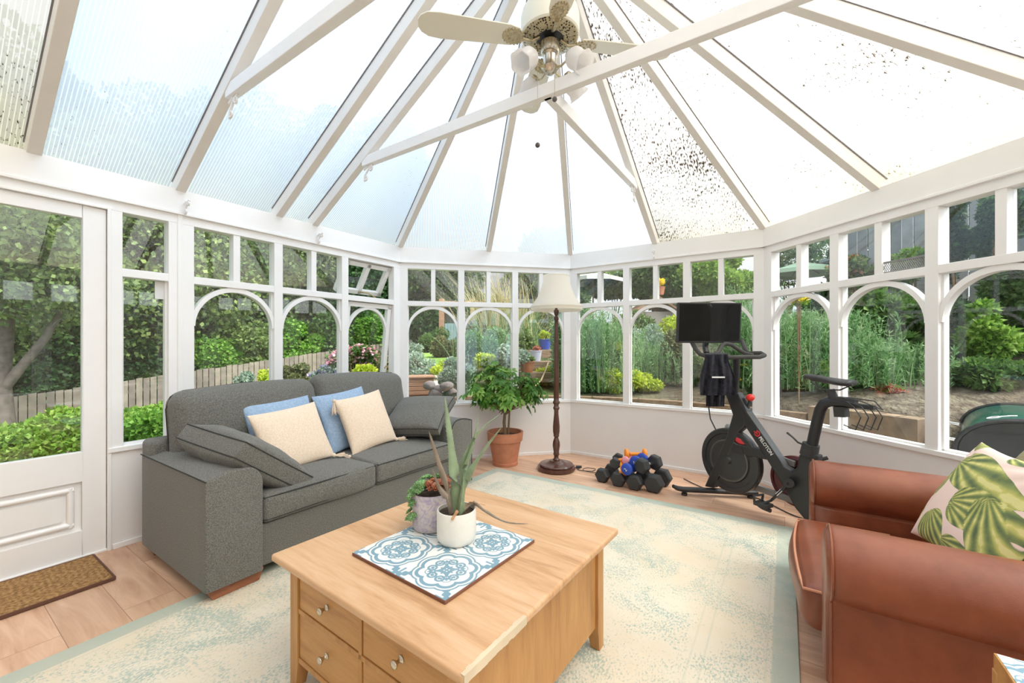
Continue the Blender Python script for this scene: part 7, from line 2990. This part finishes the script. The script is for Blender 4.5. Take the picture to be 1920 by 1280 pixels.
# blue boarded screen and timber pergola post
for i, (p0, p1, lb) in enumerate(((834, 862, 'pale blue boarded panel left of the rear mullion'), (882, 908, 'pale blue boarded panel in the middle rear window'))):
    a, c = at(p0, 606, 13), at(p1, 606, 13)
    t = thing('boarded_panel', lb, 'fence panel', ((a[0] + c[0]) / 2, 13, gz(a[0], 13)), 0, 'pale blue boarded panels')
    b = MB()
    for k in range(5):
        x = a[0] + (c[0] - a[0]) * k / 5
        b.box((x, 13, gz(a[0], 13) - .1), (x + (c[0] - a[0]) / 5 - .01, 13.03, a[2]))
    b.build('boards', M['teal_door'], t, smooth=0)
t = thing('pergola', 'rust brown timber pergola post in the rear windows', 'pergola', (at(886, 600, 12.5)[0], 12.5, gz(at(886, 600, 12.5)[0], 12.5)))
b = MB()
for px in (828, 886):
    p = at(px, 560, 12.5)
    b.box((p[0] - .07, 12.45, gz(p[0], 12.5) - .1), (p[0] + .07, 12.59, p[2]))
p0, p1 = at(815, 572, 12.5), at(905, 572, 12.5)
b.box((p0[0], 12.44, p0[2]), (p1[0], 12.60, p0[2] + .12))
b.build('timber_frame', M['deck'], t, smooth=0)
# pale shed with white gate on the rear right
c = at(1232, 606, 10.5)
t = thing('garden_shed', 'small pale shed seen left of the bike screen', 'shed', (c[0], 10.5, gz(c[0], 10.5)))
b = MB()
b.box((c[0] - .45, 10.5, gz(c[0], 10.5) - .2), (c[0] + .45, 11.5, c[2] + .3))
b.build('shed_wall', plain('shed_render', (0.42, 0.38, 0.34), 0.85), t, smooth=0)
b = MB()
b.prism([(-.6, .25), (0, .62), (.6, .25), (.6, .30), (0, .69), (-.6, .30)], (c[0], 10.35, c[2]), (1, 0, 0), (0, 0, 1), (0, 1, 0), 0, 1.3)
b.build('shed_roof', M['deck'], t, smooth=0)
b = MB()
b.box((c[0] + .22, 10.47, gz(c[0], 10.5)), (c[0] + .40, 10.51, c[2] + .2))
b.build('shed_door', plain('cream_door', (0.62, 0.58, 0.46), 0.6), t, smooth=0)

# ---------------- parasols
def parasol(px, py_edge, wpx, Y, mat, label, hh=0.30):
    c = at(px, py_edge, Y)
    r = wpx / FPX * Y / 2
    zg = gz(c[0], Y)
    t = thing('garden_parasol', label, 'parasol', (c[0], Y, zg), 0, 'garden parasols')
    b = MB()
    n = 8
    vs_ = [c + V(0, 0, r * hh)]
    for k in range(n):
        a = 2 * PI * (k + .5) / n
        vs_.append(c + V(math.cos(a) * r, math.sin(a) * r, 0))
    for k in range(n):
        a = 2 * PI * (k + .5) / n
        vs_.append(c + V(math.cos(a) * r, math.sin(a) * r, -0.12 * r))
    f = []
    for k in range(n):
        f.append((0, 1 + k, 1 + (k + 1) % n))
        f.append((1 + k, 1 + n + k, 1 + n + (k + 1) % n, 1 + (k + 1) % n))
    b.add(vs_, f)
    o = b.build('canopy', mat, t, smooth=0)
    so = o.modifiers.new('thick', 'SOLIDIFY')
    so.thickness = 0.012
    b = MB()
    b.tube([V(c[0], Y, zg - .1), c + V(0, 0, r * hh)], 0.025, 8)
    b.build('pole', M['stem'], t)
    b = MB()
    for k in range(n):
        a = 2 * PI * (k + .5) / n
        b.tube([c + V(0, 0, r * hh - .03), c + V(math.cos(a) * r * .97, math.sin(a) * r * .97, -0.01)], 0.010, 6)
    b.build('rib', M['stem'], t)
parasol(1500, 508, 118, 10.0, M['umbrella'], 'pale green parasol in the first right top light')
parasol(1590, 484, 90, 12.0, M['umbrella_blue'], 'pale blue parasol further back, right of the green one')
parasol(1112, 524, 110, 13.0, M['umbrella_grey'], 'grey-white parasol in the rear right top lights')

# ---------------- grey fence high on the right bank
gf = [plain('silver_board_%d' % i, c, 0.85, noise=0.15) for i, c in enumerate(((0.30, 0.31, 0.33), (0.36, 0.37, 0.39), (0.27, 0.28, 0.30)))]
a, c = at(1590, 400, 6.6), at(2080, 330, 4.4)
fence('grey_fence', 'tall silver-grey board fence at the top of the right bank', (a[0], a[1]), (c[0], c[1]), 3.6, 3.7, 1.9, 0.12, gf)
# bank trees behind the right fence
for i, (x, y, lb) in enumerate(((9.5, 9.5, 'tree behind the parasols on the right'), (12.0, 6.5, 'tree behind the grey fence on the right'), (5.5, 15, 'tree beyond the rear right facet'), (2.0, 20, 'tree beyond the neighbouring house'))):
    if i == 0:
        pr = tree(lb, x, y, 5.0, 2.6, 22000, 0.15, M['lf_tree'], 140, clear=0.1, group='trees beyond the right bank')
    else:
        dup(pr, (x, y, gz(x, y)), i * 1.1, lb)

# ---------------- barbecue outside the right window
bd_ = nrm(V(0.75, 0.66, 0))          # along the lid, away from the windows
bc_ = V(3.05, 2.42, -0.02) + bd_ * 0.5
bn_ = V(-bd_[1], bd_[0], 0)
bbq = thing('barbecue', 'dark green lidded gas barbecue outside the right-hand window', 'barbecue', (bc_[0], bc_[1], -0.12))
def bq(x, y, z):
    return bc_ + bd_ * x + bn_ * y + V(0, 0, z)
n = 16
vs_, fs = [], []
xs_ = [-0.52, -0.515, -0.49, 0.49, 0.515, 0.52]
sc_ = [0.86, 0.95, 1, 1, 0.95, 0.86]
for x, s_ in zip(xs_, sc_):
    for k in range(n + 1):
        a = PI * k / n
        vs_.append(bq(x, -math.cos(a) * 0.29 * (0.92 + 0.08 * s_), 0.53 + (math.sin(a) ** 0.75) * 0.245 * s_))
for i in range(len(xs_) - 1):
    for k in range(n):
        a = i * (n + 1) + k
        fs.append((a, a + 1, a + n + 2, a + n + 1))
fs.append(tuple(range(n + 1)))
fs.append(tuple((len(xs_) - 1) * (n + 1) + k for k in range(n + 1))[::-1])
b = MB()
b.add(vs_, fs)
lid = b.build('lid', M['bbq_green'], bbq, smooth=50)
b = MB()
for x in (-0.53, 0.53):
    pts = [bq(x, -math.cos(a) * 0.30, 0.52 + (math.sin(a) ** 0.75) * 0.257) for a in np.linspace(0, PI, 16)]
    b.tube(pts, 0.014, 8)
    b.add([bq(x, -math.cos(a) * 0.29, 0.525 + (math.sin(a) ** 0.75) * 0.247) for a in np.linspace(0, PI, 16)], [tuple(range(16))])
b.build('lid_end', M['bbq_black'], lid)
b = MB()
b.tube([bq(-0.40, 0.30, 0.60), bq(-0.40, 0.355, 0.605), bq(0.40, 0.355, 0.605), bq(0.40, 0.30, 0.60)], 0.011, 8)
b.build('lid_handle', M['chrome'], lid)
b = MB()
b.box((-0.50, -0.28, 0.36), (0.50, 0.28, 0.535), Matrix(((bd_[0], bn_[0], 0, bc_[0]), (bd_[1], bn_[1], 0, bc_[1]), (0, 0, 1, 0), (0, 0, 0, 1))))
b.build('firebox', M['bbq_black'], bbq, smooth=0, bevel=0.01)
b = MB()
b.box((-0.48, -0.26, -0.11), (0.48, 0.26, 0.36), Matrix(((bd_[0], bn_[0], 0, bc_[0]), (bd_[1], bn_[1], 0, bc_[1]), (0, 0, 1, 0), (0, 0, 0, 1))))
b.build('cabinet', M['bbq_black'], bbq, smooth=0, bevel=0.005)
b = MB()
b.box((0.53, -0.24, 0.46), (0.86, 0.24, 0.49), Matrix(((bd_[0], bn_[0], 0, bc_[0]), (bd_[1], bn_[1], 0, bc_[1]), (0, 0, 1, 0), (0, 0, 0, 1))))
b.build('side_shelf', wood('bbq_shelf', (0.4, 0.22, 0.07), (0.55, 0.33, 0.12), (0.65, 0.42, 0.18), 'X', 4), bbq, smooth=0)

# white badge on the lid (a hand-drawn looking oval followed by a squiggle)
b = MB()
def lp(u, a):
    return bq(u, -math.cos(a) * 0.2915, 0.532 + (math.sin(a) ** 0.75) * 0.2465)
A0_ = math.radians(118)
pts = [lp(-0.30 + 0.035 * math.cos(t), A0_ + 0.10 * math.sin(t)) for t in np.linspace(0, 2 * PI, 21)[:-1]]
b.tube(pts, 0.004, 6, closed=True)
b.build('badge_ring', M['white_mark'], lid)
b = MB()
b.tube([lp(-0.30 + t * 0.03, A0_ - 0.12 - 0.22 * t + 0.03 * math.sin(t * 12)) for t in np.linspace(0, 1, 12)], 0.004, 6)
b.build('badge_squiggle', M['white_mark'], lid)
